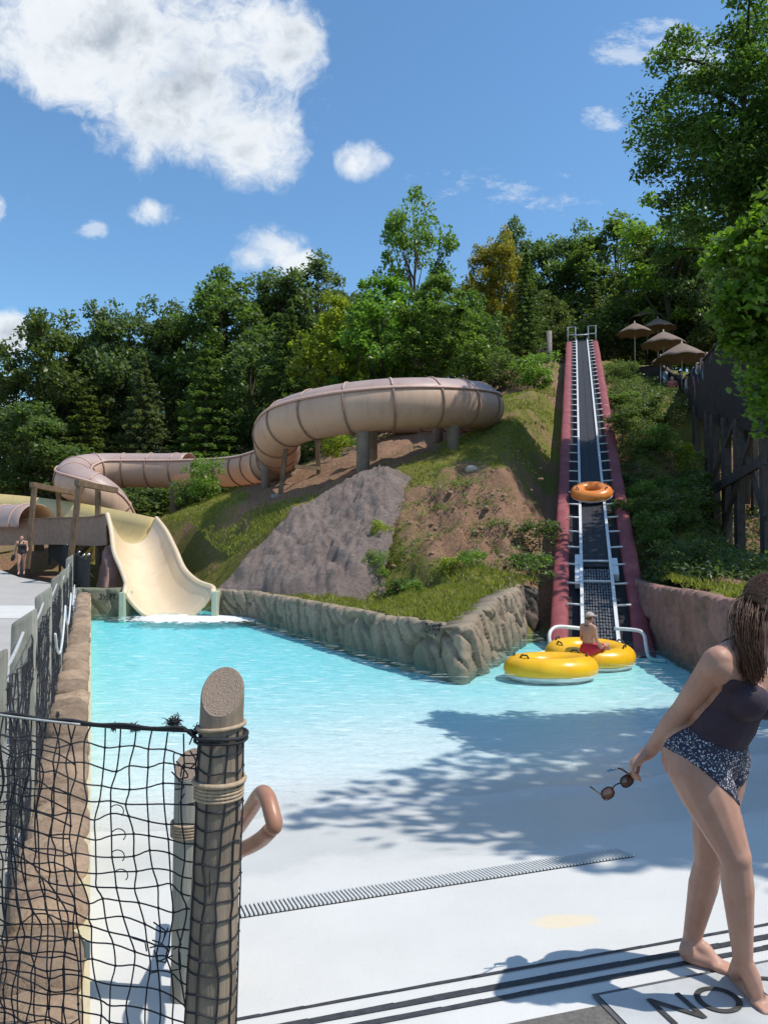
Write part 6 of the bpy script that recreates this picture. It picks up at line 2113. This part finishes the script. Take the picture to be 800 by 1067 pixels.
TREES = [  # px, py of the top, distance, kind, width, tint, label
    (18, 366, 62, 'oak', 1.0, BLU, 'dark bushy tree at the far left edge of the wood'),
    (54, 317, 58, 'oak', .95, DK, 'tall dark round tree, tallest near the left end of the wood'),
    (98, 338, 64, 'oak2', 1.1, DK, 'dark tree in the dip between the two tall round trees at the left'),
    (136, 306, 60, 'oak', .92, BLU, 'tall dark tree with a bare pale trunk left of the round leafy one'),
    (194, 309, 60, 'oak', .85, DK, 'dark round topped tree between the bare trunk one and the tallest left tree'),
    (232, 268, 58, 'oak2', 1.0, MD, 'tall loose leafy tree forming the highest point of the left wood'),
    (284, 276, 60, 'oak', .9, BLU, 'broad bluish tree standing right below the small white cloud'),
    (330, 264, 62, 'ash', 1.1, BLU, 'tall narrow tree with a spiky top right of the small white cloud'),
    (364, 300, 58, 'oak', .9, DK, 'dark tree in shade behind the lime green one'),
    (150, 374, 50, 'spruce', 1.15, BLU, 'pointed dark spruce before the wood, above the far loop of the slide'),
    (216, 360, 48, 'pine', 1.1, MD, 'broad layered pine above the open length of the slide'),
    (92, 408, 50, 'pine', 1.35, OLV, 'wide spreading pine above the left bend of the slide'),
    (30, 415, 48, 'oak', 1.2, DK, 'low dark leafy tree behind the mauve covered slide end'),
    (262, 335, 50, 'oak2', .9, DK, 'dark upright tree just left of the big slide loop'),
    (302, 318, 48, 'spruce', 1.1, DK, 'slender dark conifer between the dark upright tree and the lime green one'),
    (347, 303, 43, 'maple', .78, LIME, 'bright lime green young maple above the left of the slide loop'),
    (398, 286, 42, 'maple', 1.15, LT, 'broad light green maple above the middle of the slide loop'),
    (432, 183, 46, 'airy', .74, LT, 'tall airy tree with open branches, tallest behind the slide loop'),
    (455, 285, 40, 'maple', 1.05, MD, 'leafy green maple above the right half of the slide loop'),
    (492, 300, 44, 'oak2', .9, MD, 'green tree between the maple and the dark conifer by the conveyor'),
    (519, 238, 56, 'oak', .62, YEL, 'yellowing tree turning early behind the wood'),
    (548, 262, 50, 'spruce', 1.0, DK, 'tall dark conifer left of the conveyor'),
    (533, 219, 68, 'oak2', .7, BLU, 'small dark crown peeping above the yellowing tree'),
    (590, 234, 66, 'oak', .95, BLU, 'bluish rounded tree on the ridge straight above the conveyor'),
    (642, 224, 64, 'ash', 1.2, MD, 'lighter feathery tree on the ridge right of the conveyor top'),
    (618, 292, 58, 'pine', 1.1, BLU, 'dark layered pine right behind the conveyor top'),
    (572, 300, 56, 'oak2', 1.0, DK, 'dark leafy tree just left behind the conveyor top'),
    (672, 250, 54, 'oak', .9, OLV, 'olive leafy tree behind the brown umbrellas'),
    (694, 190, 50, 'airy', 1.0, LT, 'sunlit open tree rising above the brown umbrellas'),
    (728, 240, 50, 'oak', 1.0, DK, 'dark shaded tree right of the brown umbrellas'),
    (500, 352, 44, 'spruce', 1.3, DK, 'low dark conifer at the end of the slide loop'),
]


def place_trees():
    for px, py, d, kind, w, tint, lab in TREES:
        top = P(px, py, d); zb = float(H(top.x, top.y, False)) - .3
        h = max(3, top.z - zb)
        t = tuple(c * random.uniform(.92, 1.08) for c in tint)
        wide = {'spruce': 1.0, 'pine': 1.0}.get(kind, 1.0) * w
        if h > 14: wide *= .86
        plant('tree' if kind not in ('spruce', 'pine') else 'conifer', kind, (top.x, top.y, zb), h / (.99 if kind in ('spruce', 'pine') else 1.02), wide, t, lab, 'tree', 'trees of the wood behind the slide')
    # the wood behind them, closed at this distance
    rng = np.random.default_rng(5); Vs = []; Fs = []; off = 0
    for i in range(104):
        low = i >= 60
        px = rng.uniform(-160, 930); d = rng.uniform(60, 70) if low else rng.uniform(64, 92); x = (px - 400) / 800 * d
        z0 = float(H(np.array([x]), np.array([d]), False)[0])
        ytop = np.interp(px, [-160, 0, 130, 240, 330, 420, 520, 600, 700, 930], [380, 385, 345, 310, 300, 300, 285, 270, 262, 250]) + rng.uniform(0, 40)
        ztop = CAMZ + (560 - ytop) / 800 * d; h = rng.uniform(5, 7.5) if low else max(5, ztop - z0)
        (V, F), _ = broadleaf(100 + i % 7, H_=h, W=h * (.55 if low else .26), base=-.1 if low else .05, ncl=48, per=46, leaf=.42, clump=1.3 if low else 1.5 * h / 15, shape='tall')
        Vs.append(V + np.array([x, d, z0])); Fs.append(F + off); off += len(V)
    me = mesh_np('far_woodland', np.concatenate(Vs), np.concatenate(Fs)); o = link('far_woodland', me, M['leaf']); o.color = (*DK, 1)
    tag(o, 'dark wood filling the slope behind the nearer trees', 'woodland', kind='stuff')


place_trees()


def bank_shade_tree(big):  # out-of-frame tree added to cast shade on the bank
    big('tree', (15.5, 20.5, 1.2), [(12.6, 17.5, 10.2, 2.8, 2.8, 1.6, 60, 150, 1.0), (15.5, 20, 11.8, 3.4, 3.4, 2.2, 60, 150, 1.1), (13.8, 24, 12.5, 2.6, 2.4, 1.8, 40, 150, 1.0)], .22, (.085, .15, .042),
        'tall tree added beyond the plank stair walk to shade the bank', False, 46, .3, 29)


def near_trees():
    # big tree on the right, its crown reaching over the pool
    rng = np.random.default_rng(77)
    def big(name, base, crown, leaf, tint, label, star, targets_n=30, r0=.26, seed=0):
        rg = np.random.default_rng(seed); C = []; tg = []
        for (cx, cy, cz, rx, ry, rz, ncl, per, ck) in crown:
            for _ in range(ncl):
                p = rg.normal(size=3); p /= np.linalg.norm(p); p *= rg.random() ** .4
                c = np.array([cx + p[0] * rx, cy + p[1] * ry, cz + p[2] * rz]); tg.append(c)
                n = int(per * rg.uniform(.5, 1.4)); q = rg.normal(size=(n, 3)); q /= np.linalg.norm(q, axis=1)[:, None]; q *= (rg.random(n) ** .45)[:, None]
                q[:, 2] *= .55; q[:, 2] -= .3 * (q[:, 0] ** 2 + q[:, 1] ** 2)
                C.append(c + q * ck * rg.uniform(.65, 1.3))
        C = np.concatenate(C); V, F = leaf_quads(C, leaf, rg, star=star)
        r = empty(name, base, label, 'tree', 'tall trees at the right of the pool')
        o = link('crown', mesh_np('crown', V, F), M['leaf'], r); o.color = (*tint, 1)
        mb = MB(); base = Vector(base); top = Vector(tuple(np.mean(tg, axis=0))); top = Vector((top.x, top.y, max(t[2] for t in tg) * .86 + base.z * .14))
        tr = spline([base - Vector((0, 0, .4)), base.lerp(top, .3) + Vector((.2, .1, 0)), base.lerp(top, .6) + Vector((-.15, .1, 0)), top], 6)
        mb.tube(tr, [r0 * (1 - .82 * i / (len(tr) - 1)) for i in range(len(tr))], 12)
        for k in rg.permutation(len(tg))[:targets_n]:
            t = Vector(tuple(tg[k])); st = min(tr[3:], key=lambda q: (q - t).length + max(0, q.z - t.z + .6) * 2)
            q = spline([st, st.lerp(t, .5) + Vector((0, 0, .25)), t], 5); mb.tube(q, [r0 * .30 * (1 - .88 * i / (len(q) - 1)) for i in range(len(q))], 6)
        mb.build('trunk', M['bark'], r, True)
        return r
    # upper right, mid distance (sunlit side seen at the frame's edge)
    c1 = P(800, 120, 24); 
    big('tree', (11.6, 25, 3.2), [(P(790, 120, 24).x, 24, P(790, 120, 24).z, 3.6, 3, 4.2, 105, 330, .80), (P(735, 130, 25).x, 25, P(735, 120, 25).z, 1.7, 2, 2.6, 22, 190, .7), (P(790, 230, 24).x, 24, P(790, 230, 24).z, 3.0, 2.4, 2.6, 40, 220, .85), (P(722, 215, 24).x, 24.5, P(722, 215, 24).z, .9, 1.5, 1.4, 10, 190, .55)], .135, (.085, .15, .042),
        'tall leafy tree filling the upper right corner of the photo', False, 44, .3, 3)
    # near branches of a broad leaved tree at the right edge
    big('tree', (7.2, 8.4, .3), [(P(830, 300, 8).x, 8, P(830, 300, 8).z, .78, .9, .95, 46, 170, .31), (P(786, 245, 8.3).x, 8.3, P(786, 245, 8.3).z, .42, .6, .32, 16, 100, .26), (P(792, 330, 8).x, 8, P(792, 330, 8).z, .34, .45, .42, 15, 100, .25), (P(808, 410, 7.7).x, 7.7, P(808, 408, 7.7).z, .34, .4, .42, 13, 80, .22),
        (6.6, 7.6, 5.6, 1.3, 1.4, 1.0, 40, 150, .42)], .07, (.105, .185, .026), 'near sunlit tree whose bright lobed leaves hang in at the right edge', True, 40, .17, 11)
    # tall tree beside the walkway: out of the frame, its shade lies over the shallow end of the pool
    big('tree', (9.4, 4.4, .4), [(7.6, 5.0, 8.4, 2.4, 1.9, 1.5, 36, 110, .95), (9.8, 4.6, 9.6, 2.8, 2.6, 2.0, 42, 120, 1.0), (6.3, 4.4, 7.4, 1.3, 1.2, .9, 13, 130, .75)], .20, (.05, .095, .026),
        'tall broad tree by the right wall shading the shallow end of the pool', False, 46, .3, 23)

    bank_shade_tree(big)


near_trees()


def shrubs():
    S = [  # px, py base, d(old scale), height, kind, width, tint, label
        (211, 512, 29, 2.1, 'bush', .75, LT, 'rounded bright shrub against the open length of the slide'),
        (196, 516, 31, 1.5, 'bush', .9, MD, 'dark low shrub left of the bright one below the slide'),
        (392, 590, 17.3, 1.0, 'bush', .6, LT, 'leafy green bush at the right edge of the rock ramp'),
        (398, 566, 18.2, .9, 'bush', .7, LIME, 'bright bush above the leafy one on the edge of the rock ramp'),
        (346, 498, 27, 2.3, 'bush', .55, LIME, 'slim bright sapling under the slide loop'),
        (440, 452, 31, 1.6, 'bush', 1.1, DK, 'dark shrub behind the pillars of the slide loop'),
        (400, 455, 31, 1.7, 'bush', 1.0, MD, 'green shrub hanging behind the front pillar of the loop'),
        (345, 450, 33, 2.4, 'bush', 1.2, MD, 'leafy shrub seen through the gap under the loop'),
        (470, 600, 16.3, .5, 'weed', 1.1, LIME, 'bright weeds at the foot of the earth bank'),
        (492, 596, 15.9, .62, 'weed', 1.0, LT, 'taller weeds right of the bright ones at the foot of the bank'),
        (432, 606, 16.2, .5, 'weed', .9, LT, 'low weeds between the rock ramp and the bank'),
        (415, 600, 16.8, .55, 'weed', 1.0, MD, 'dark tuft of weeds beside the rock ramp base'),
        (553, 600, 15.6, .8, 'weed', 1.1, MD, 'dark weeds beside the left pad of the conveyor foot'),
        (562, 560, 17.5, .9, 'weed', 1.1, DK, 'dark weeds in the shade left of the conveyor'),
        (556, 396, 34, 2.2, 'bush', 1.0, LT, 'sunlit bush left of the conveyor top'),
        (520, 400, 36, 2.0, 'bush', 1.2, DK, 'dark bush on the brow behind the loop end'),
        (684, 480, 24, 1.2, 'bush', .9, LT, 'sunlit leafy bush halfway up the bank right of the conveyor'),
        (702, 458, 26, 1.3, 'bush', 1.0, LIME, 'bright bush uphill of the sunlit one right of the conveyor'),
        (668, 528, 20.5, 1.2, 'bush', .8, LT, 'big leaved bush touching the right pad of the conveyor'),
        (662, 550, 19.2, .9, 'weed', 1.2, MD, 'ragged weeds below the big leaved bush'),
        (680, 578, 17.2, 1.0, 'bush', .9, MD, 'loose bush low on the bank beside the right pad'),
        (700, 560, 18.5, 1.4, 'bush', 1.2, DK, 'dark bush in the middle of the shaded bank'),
        (716, 598, 15, 1.0, 'bush', 1.2, DK, 'dark low bush above the red tinted pool wall'),
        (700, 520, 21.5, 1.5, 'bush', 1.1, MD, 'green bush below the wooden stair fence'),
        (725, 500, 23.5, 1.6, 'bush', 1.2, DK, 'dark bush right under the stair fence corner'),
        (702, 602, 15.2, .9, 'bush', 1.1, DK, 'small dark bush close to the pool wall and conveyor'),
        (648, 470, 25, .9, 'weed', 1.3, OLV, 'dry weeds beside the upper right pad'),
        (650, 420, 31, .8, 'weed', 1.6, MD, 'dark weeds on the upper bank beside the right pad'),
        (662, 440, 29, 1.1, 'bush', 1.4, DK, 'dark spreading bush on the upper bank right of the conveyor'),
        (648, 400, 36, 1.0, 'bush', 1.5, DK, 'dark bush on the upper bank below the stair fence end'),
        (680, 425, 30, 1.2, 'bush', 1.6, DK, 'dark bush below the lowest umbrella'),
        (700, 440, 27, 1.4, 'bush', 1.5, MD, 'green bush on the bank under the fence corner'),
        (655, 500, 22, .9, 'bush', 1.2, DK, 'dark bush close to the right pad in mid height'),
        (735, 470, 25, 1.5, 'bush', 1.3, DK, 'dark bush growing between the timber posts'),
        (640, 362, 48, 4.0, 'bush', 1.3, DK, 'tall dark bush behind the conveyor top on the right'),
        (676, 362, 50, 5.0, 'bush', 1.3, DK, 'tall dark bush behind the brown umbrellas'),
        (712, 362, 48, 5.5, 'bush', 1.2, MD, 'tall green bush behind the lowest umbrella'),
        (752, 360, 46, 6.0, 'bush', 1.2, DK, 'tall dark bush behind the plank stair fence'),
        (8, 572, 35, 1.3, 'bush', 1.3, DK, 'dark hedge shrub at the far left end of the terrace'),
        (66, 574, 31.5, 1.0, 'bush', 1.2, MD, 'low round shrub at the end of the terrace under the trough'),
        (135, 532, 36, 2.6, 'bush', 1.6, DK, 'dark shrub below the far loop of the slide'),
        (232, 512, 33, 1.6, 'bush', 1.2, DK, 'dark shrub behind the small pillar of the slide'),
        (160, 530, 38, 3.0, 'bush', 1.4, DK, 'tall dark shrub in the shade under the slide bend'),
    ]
    for px, py, d, h, kind, w, tint, lab in S:
        v = PK(px, py, d); z = float(H(v.x, v.y)) - .08
        if py > 560 and px < 100: v = P(px, py, d * 1.08); z = float(deck_z(min(36, v.y))) - .1
        plant('shrub' if kind == 'bush' else 'weed_clump', kind, (v.x, v.y, z), h, w, tint, lab, 'shrub' if kind == 'bush' else 'weeds', 'shrubs and weeds on the slopes', parts=('foliage', 'stems'))


shrubs()


def potted():
    d = 33.0; x = (41 - 400) / 800 * d; z = float(deck_z(d)) + .0
    r = empty('potted_plant', (x, d, z), 'flat topped plant in a grey pot at the end of the terrace', 'potted plant')
    MB().lathe((x, d, z), [(.16, 0), (.21, .06), (.19, .36), (.21, .38), (.17, .38), (.16, .33)], 18).build('pot', M['pot'], r, True)
    MB().tube([(x, d, z + .3), (x + .02, d, z + .75)], .03, 7).build('stem', M['bark'], r, True)
    rg = np.random.default_rng(8); C = rg.normal(size=(900, 3)) * np.array([.36, .36, .10]) + np.array([x, d, z + .92])
    V, F = leaf_quads(C, .11, rg); o = link('foliage', mesh_np('foliage', V, F), M['leaf'], r); o.color = (*OLV, 1)


potted()


def grass():
    rng = np.random.default_rng(12)
    n = 210000
    # thrown more densely near the pool
    Y = 11 + rng.random(n) ** 1.35 * 25; X = rng.uniform(-9.5, 9, n)
    keep = ~inside_poly(X, Y, POOLXY) & (dist_poly(X, Y, POOLXY) > .22) & ~inside_poly(X, Y, RAMP_POLY) & (X > -KX * Y + 1.4)
    cx0, cy0, cz0 = CV0; dx, dy, dz = (CV1 - CV0)
    s = np.clip(((X - cx0) * dx + (Y - cy0) * dy) / (dx * dx + dy * dy), 0, 1); off = np.hypot(X - cx0 - s * dx, Y - cy0 - s * dy)
    keep &= off > 1.3
    for (ax, ay, az), (bx, by, bz) in CHUTE_SEGS:
        L2 = (bx - ax) ** 2 + (by - ay) ** 2; s = np.clip(((X - ax) * (bx - ax) + (Y - ay) * (by - ay)) / L2, 0, 1)
        keep &= np.hypot(X - ax - s * (bx - ax), Y - ay - s * (by - ay)) > 1.9
    X = X[keep]; Y = Y[keep]
    S = soil_at(X, Y) + fbm(X * 2.3, Y * 2.3, 91, 3) * .35
    k = (S < .40) | (rng.random(len(S)) < .05); X = X[k]; Y = Y[k]; S = S[k]
    Z = H(X, Y); n = len(X)
    h = rng.uniform(.035, .10, n) * (1 + .8 * np.clip(fbm(X * 1.2, Y * 1.2, 92, 3), -.5, 1)); w = rng.uniform(.010, .022, n)
    a = rng.random(n) * 6.28; lx = rng.normal(size=n) * .5 * h; ly = rng.normal(size=n) * .5 * h
    V = np.stack([np.stack([X - np.cos(a) * w, Y - np.sin(a) * w, Z - .015], -1), np.stack([X + np.cos(a) * w, Y + np.sin(a) * w, Z - .015], -1), np.stack([X + lx, Y + ly, Z + h], -1)], 1).reshape(-1, 3)
    o = link('grass', mesh_np('grass', V, np.arange(n * 3).reshape(n, 3)), M['leaf']); o.color = (.21, .225, .046, 1)
    tag(o, 'short sunlit grass over the point and the slopes', 'grass', kind='stuff')
    # clods and stones on the bare bank
    st = MB(); rg = np.random.default_rng(3)
    bx, by = xy(510, 540, 18)
    for _ in range(260):
        x = bx + rg.normal() * 2.6; y = by + rg.normal() * 1.9
        if inside_poly(np.array([x]), np.array([y]), POOLXY)[0] or inside_poly(np.array([x]), np.array([y]), RAMP_POLY)[0]: continue
        if abs(x - (cx0 + (y - cy0) / dy * dx)) < 1.4: continue
        z = float(H(x, y)); q = abs(rg.normal()) * .035 + .018
        st.ell((x, y, z), (q * rg.uniform(.7, 1.4), q, q * .7), Matrix.Rotation(rg.random() * 6, 3, 'Z'), 7, 5)
    tag(st.build('clods', mat('earth clods', (.34, .22, .145), (.24, .145, .095), .95, 5), smooth=False), 'earth clods and small stones scattered over the bare bank', 'clods', kind='stuff')
    v = PK(491, 498, 20.6); z = float(H(v.x, v.y))
    mb = MB(); mb.ell((v.x, v.y, z + .06), (.20, .15, .13), None, 14, 9); o = mb.build('boulder', mat('pale stone', (.45, .42, .38), (.34, .31, .28), .9, 9, bump=.5), smooth=True)
    for p in o.data.vertices:
        c = p.co; f = 1 + .22 * float(fbm(np.array([c.x * 6 + c.z * 5]), np.array([c.y * 6]), 5, 3)[0]); p.co = Vector((v.x, v.y, z + .06)) + (c - Vector((v.x, v.y, z + .06))) * f
    tag(o, 'pale stone lying on the grass at the top of the earth bank', 'stone')


grass()


def ground_cover():
    rng = np.random.default_rng(44); n = 5200
    cx0, cy0, cz0 = CV0; dx, dy, dz = (CV1 - CV0)
    Y = 15.5 + rng.random(n) ** 1.1 * 30; X = cx0 + (Y - cy0) / dy * dx + 1.25 + rng.random(n) ** 1.2 * 7.0
    keep = (dist_poly(X, Y, POOLXY) > .5) & ~inside_poly(X, Y, POOLXY) & (fbm(X * .6, Y * .6, 14, 3) > -.28); X = X[keep]; Y = Y[keep]; Z = H(X, Y)
    C = []
    for x, y, z in zip(X, Y, Z):
        k = rng.integers(10, 24); h = rng.uniform(.08, .42)
        q = rng.normal(size=(k, 3)) * np.array([.20, .20, .0]); q[:, 2] = rng.random(k) * h
        C.append(q + np.array([x, y, z]))
    V, F = leaf_quads(np.concatenate(C), .11, rng, aspect=.5)
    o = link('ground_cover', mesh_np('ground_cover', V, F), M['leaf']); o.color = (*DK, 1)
    tag(o, 'tangled low leaves covering the shaded bank right of the conveyor', 'ground cover', kind='stuff')
    # thin tufts on the bare bank and under the loop
    n = 900; bx, by = xy(500, 535, 18.2); X = bx + rng.normal(size=n) * 2.6; Y = by + rng.normal(size=n) * 1.9
    s = np.clip(((X - cx0) * dx + (Y - cy0) * dy) / (dx * dx + dy * dy), 0, 1); off = np.hypot(X - cx0 - s * dx, Y - cy0 - s * dy)
    keep = (dist_poly(X, Y, POOLXY) > .5) & ~inside_poly(X, Y, POOLXY) & ~inside_poly(X, Y, RAMP_POLY) & (off > 1.5) & (X > -2.5) & (fbm(X * .8, Y * .8, 15, 3) > .02)
    X = X[keep]; Y = Y[keep]; Z = H(X, Y); C = []
    for x, y, z in zip(X, Y, Z):
        k = rng.integers(8, 22); q = rng.normal(size=(k, 3)) * np.array([.09, .09, .0]); q[:, 2] = rng.random(k) * rng.uniform(.05, .2); C.append(q + np.array([x, y, z]))
    V, F = leaf_quads(np.concatenate(C), .07, rng, aspect=.4)
    o = link('sparse_weeds', mesh_np('sparse_weeds', V, F), M['leaf']); o.color = (*MD, 1)
    tag(o, 'sparse green weeds creeping over the bare earth bank', 'weeds', kind='stuff')


ground_cover()

# ================================================================ timber stair walk on the right, umbrellas, queue
def stair_walk():
    top = [P(640, 398, 44), P(664, 384, 43), P(688, 380, 41.5), P(712, 397, 38), P(737, 372, 30), P(768, 336, 24.5), P(800, 306, 20.5), P(840, 262, 17)]
    bot = [P(640, 410, 44), P(664, 403, 43), P(690, 402, 41.5), P(712, 424, 38), P(737, 441, 30), P(768, 446, 24.5), P(800, 452, 20.5), P(840, 456, 17)]
    r = empty('stair_walk', P(737, 440, 30), 'dark timber stair walk with plank fence and tall braced posts on the right', 'walkway')
    for i in range(len(top) - 1):
        mb = MB(); a0, a1, b0, b1 = bot[i], bot[i + 1], top[i], top[i + 1]
        L = (a1.xy - a0.xy).length; n = max(2, int(L / .19))
        d = (a1 - a0); nrm = Vector((d.y, -d.x, 0)).normalized()
        for k in range(n):
            t0 = k / n + .03 / n; t1 = (k + 1) / n - .06 / n; j = random.uniform(-.03, .03)
            p = [a0.lerp(a1, t0), a0.lerp(a1, t1), b0.lerp(b1, t1) + Vector((0, 0, j)), b0.lerp(b1, t0) + Vector((0, 0, j))]
            q = [v + nrm * .03 for v in p]
            mb.add(p + q, [(0, 1, 2, 3), (7, 6, 5, 4), (0, 4, 5, 1), (1, 5, 6, 2), (2, 6, 7, 3), (3, 7, 4, 0)])
        mb.build('plank_panel', M['dark_wood'], r)
        cp_ = MB(); cp_.beam(b0 + Vector((0, 0, .03)), b1 + Vector((0, 0, .03)), .16, .05); cp_.build('cap_rail', M['dark_wood2'], r)
        cp_ = MB(); m0 = a0.lerp(b0, .22) + nrm * -.05; m1 = a1.lerp(b1, .22) + nrm * -.05; cp_.beam(m0, m1, .05, .14); cp_.build('rail', M['dark_wood2'], r)
        if i >= 3:      # the boards people walk on, behind the fence
            fl = MB(); o = Vector((d.y, -d.x, 0)).normalized(); o = o if o.x > 0 else -o
            z0 = .18
            fl.add([a0.lerp(b0, z0), a1.lerp(b1, z0), a1.lerp(b1, z0) + o * 2.4, a0.lerp(b0, z0) + o * 2.4], [(0, 1, 2, 3)]); fo = fl.build('deck', M['dark_wood2'], r); fo.modifiers.new('s', 'SOLIDIFY').thickness = .08
    for px, d, pyt in [(738, 30, 436), (744, 27.5, 440), (769, 24.3, 446), (797, 20.6, 450), (725, 33, 430), (756, 26, 444)]:
        t = P(px, pyt, d); zb = float(H(t.x, t.y)) - .6
        MB().beam((t.x, t.y, min(zb, t.z - 1)), (t.x, t.y, t.z + .3), .26, .26, (0, 1, 0)).build('post', M['dark_wood2'], r, bevel=.02)
        t2 = t + Vector((2.2, .9, 0)); zb = float(H(t2.x, t2.y)) - .6
        MB().beam((t2.x, t2.y, min(zb, t2.z - 1)), (t2.x, t2.y, t2.z + .3), .24, .24, (0, 1, 0)).build('post', M['dark_wood2'], r, bevel=.02)
    for a, b in [((740, 512, 27.4), (797, 478, 20.4)), ((742, 500, 27.3), (765, 440, 25)), ((746, 575, 26.6), (785, 446, 22)), ((797, 540, 20.4), (770, 450, 24))]:
        MB().beam(P(*a), P(*b), .10, .30 if a[1] == 512 else .16).build('brace', M['dark_wood2'], r)


stair_walk()


def umbrella_fn(px, py, hw, d, label):
    a = P(px, py, d); w = hw * 1.18 / 800 * d; zt = a.z; h = 2.55
    r = empty('umbrella', (a.x, a.y, zt - h), label, 'umbrella', 'brown umbrellas over the waiting line')
    n = 8; V = [Vector((a.x, a.y, zt))]; rings = 5
    ph = random.random()
    for j in range(1, rings + 1):
        t = j / rings
        for i in range(n * 4):
            ang = 2 * math.pi * (i / (n * 4)) + ph; sag = abs(math.sin(ang * n / 2 - ph * n / 2)) 
            V.append(Vector((a.x + math.cos(ang) * w * t * (1 - .10 * sag), a.y + math.sin(ang) * w * t * (1 - .10 * sag), zt - .52 * t ** 1.1 * w - .05 * t ** 6 - (1 - sag) * .10 * t)))
    m_ = n * 4; F = [(0, 1 + i, 1 + (i + 1) % m_) for i in range(m_)]
    for j in range(rings - 1):
        for i in range(m_): F.append((1 + j * m_ + i, 1 + (j + 1) * m_ + i, 1 + (j + 1) * m_ + (i + 1) % m_, 1 + j * m_ + (i + 1) % m_))
    o = MB().add(V, F).build('canopy', M['umbrella'], r, True); o.modifiers.new('s', 'SOLIDIFY').thickness = .012
    MB().tube([(a.x, a.y, zt - h - .6), (a.x, a.y, zt + .1)], .035, 8).build('pole', mat('pale pole', (.4, .36, .32), (.3, .27, .24), .6, 8), r, True)
    return a


UM = [umbrella_fn(674, 321, 17, 52, 'small brown umbrella standing highest and farthest of the group'),
      umbrella_fn(685, 331, 17, 49, 'brown umbrella second from the top, half over the low left one'),
      umbrella_fn(661, 336, 17, 47, 'brown umbrella at the left of the group, on a pale pole'),
      umbrella_fn(691, 345, 21, 42, 'brown umbrella just above the lowest one'),
      umbrella_fn(710, 357, 24, 38, 'lowest and largest brown umbrella, over the fence corner'),
      umbrella_fn(688, 371, 9, 40, 'small part closed brown umbrella left of the lowest one')]


def crowd():
    shirts = [(.5, .12, .1), (.45, .42, .4), (.08, .1, .16), (.55, .35, .3), (.1, .1, .1), (.3, .12, .2), (.2, .3, .4), (.6, .55, .5)]
    spots = [(700, 398, 37.5, 'red top under the lowest brown umbrella', 0), (716, 396, 36.0, 'pale grey top right of the lowest umbrella pole', 1), (726, 384, 33.5, 'dark navy top on the stair right of the umbrellas', 2),
             (736, 374, 31.0, 'salmon top on the stair near the tree trunk', 3), (708, 392, 39, 'black top behind the lowest umbrella pole', 4), (745, 366, 29.2, 'plum top, first on the stair behind the plank fence', 5),
             (694, 388, 40, 'blue grey top at the left of the waiting line', 6), (731, 380, 32.3, 'cream top between the navy and the salmon one', 7)]
    J, r, f = stand_joints(0, 0, 0, R(25), 1.0, .08, (.03, .06), (.1, .25))
    mb, I = human(J, r, f, 1.0, 1.0, female=False); me = body_mesh(mb, .022, 2)
    V = co_of(me); xx, y, h, arm, tor = regions(V, I)
    g_me = {}
    for i, (px, py, d, lab, si) in enumerate(spots):
        v = P(px, py, d); zf = v.z - 1.36
        root = empty('person', (0, 0, 0), 'waiting person in a ' + lab, 'person', 'people waiting on the stair walk')
        b = link('body', me if i == 0 else me, None, root)
        if i == 0: me.materials.append(M['skin_far'])
        kt = (h > .02) & (h < .46) & ((arm > -.02) | (V[:, 2] > 1.2)); kb = (V[:, 2] < .98) & (V[:, 2] > .48) & (arm > .012)
        if i == 0:
            t0 = garment(me, kt, .012, 'shirt', None, root, 2); b0 = garment(me, kb, .012, 'shorts', None, root, 2)
            t0.data.materials.append(None); b0.data.materials.append(None)
            g_me['t'], g_me['b'] = t0.data, b0.data; tt, bb = t0, b0
            hh = eyes_and_hair(I, root, b, M['hair'], None, full=False); g_me['h'] = hh.data
        else:
            tt = link('shirt', g_me['t'], None, root); bb = link('shorts', g_me['b'], None, root); hh = link('hair', g_me['h'], None, root)
        for o, c in ((tt, shirts[si]), (bb, shirts[(si + 3) % 8])):
            sl = o.material_slots[0]; sl.link = 'OBJECT'; sl.material = mat('cloth', c, tuple(q * .8 for q in c), .8, 12)
        root.location = (v.x, v.y, zf); root.rotation_euler = (0, 0, random.uniform(-1.2, 1.2))


crowd()


def top_rail():
    a = P(562, 364, 47); b = P(590, 377, 46.5)
    r = empty('rail_fence', a, 'weathered rail fence at the hilltop left of the conveyor', 'fence')
    for k in range(5):
        p = a.lerp(b, k / 4); MB().beam(p - Vector((0, 0, 1.6)), p + Vector((0, 0, .1)), .12, .12, (0, 1, 0)).build('post', M['frame_wood'], r)
    for dz in (0, -.5): MB().beam(a + Vector((0, 0, dz)), b + Vector((0, 0, dz)), .08, .14).build('rail', M['frame_wood'], r)
    p = P(572, 345, 48.5); MB().lathe((p.x, p.y, p.z - 3.2), [(.17, 0), (.16, 3.2)], 10)
    o = MB().lathe((p.x, p.y, p.z - 4), [(.19, 0), (.17, 4.0)], 12).build('pole', M['pillar'], None, True)
    tag(o, 'plain grey pole standing at the hilltop left of the conveyor', 'pole')


top_rail()


def side_rock():
    c = PK(107, 596, 20.6); mb = MB(); mb.ell((0, 0, 0), (1, 1, 1), None, 40, 26)
    V = np.array([tuple(v) for v in mb.v]); n = fbm(V[:, 0] * 1.6 + V[:, 2], V[:, 1] * 1.6 + V[:, 2] * .8, 77, 5); V *= (1 + .32 * n)[:, None]
    V = V * np.array([.50, 2.1, 1.15]) ; a = R(18); X = V[:, 0] * math.cos(a) - V[:, 1] * math.sin(a); Y = V[:, 0] * math.sin(a) + V[:, 1] * math.cos(a)
    V = np.stack([X + c.x, Y + c.y + .9, V[:, 2] + .25 + (Y) * .28], -1)
    me = bpy.data.meshes.new('rock'); me.from_pydata(V.tolist(), [], mb.f); me.polygons.foreach_set('use_smooth', np.ones(len(me.polygons), bool)); me.update()
    tag(link('rock', me, M['wall_red_tint']), 'brown rock bank wedged between the black fence and the slide mouth', 'rock')


side_rock()
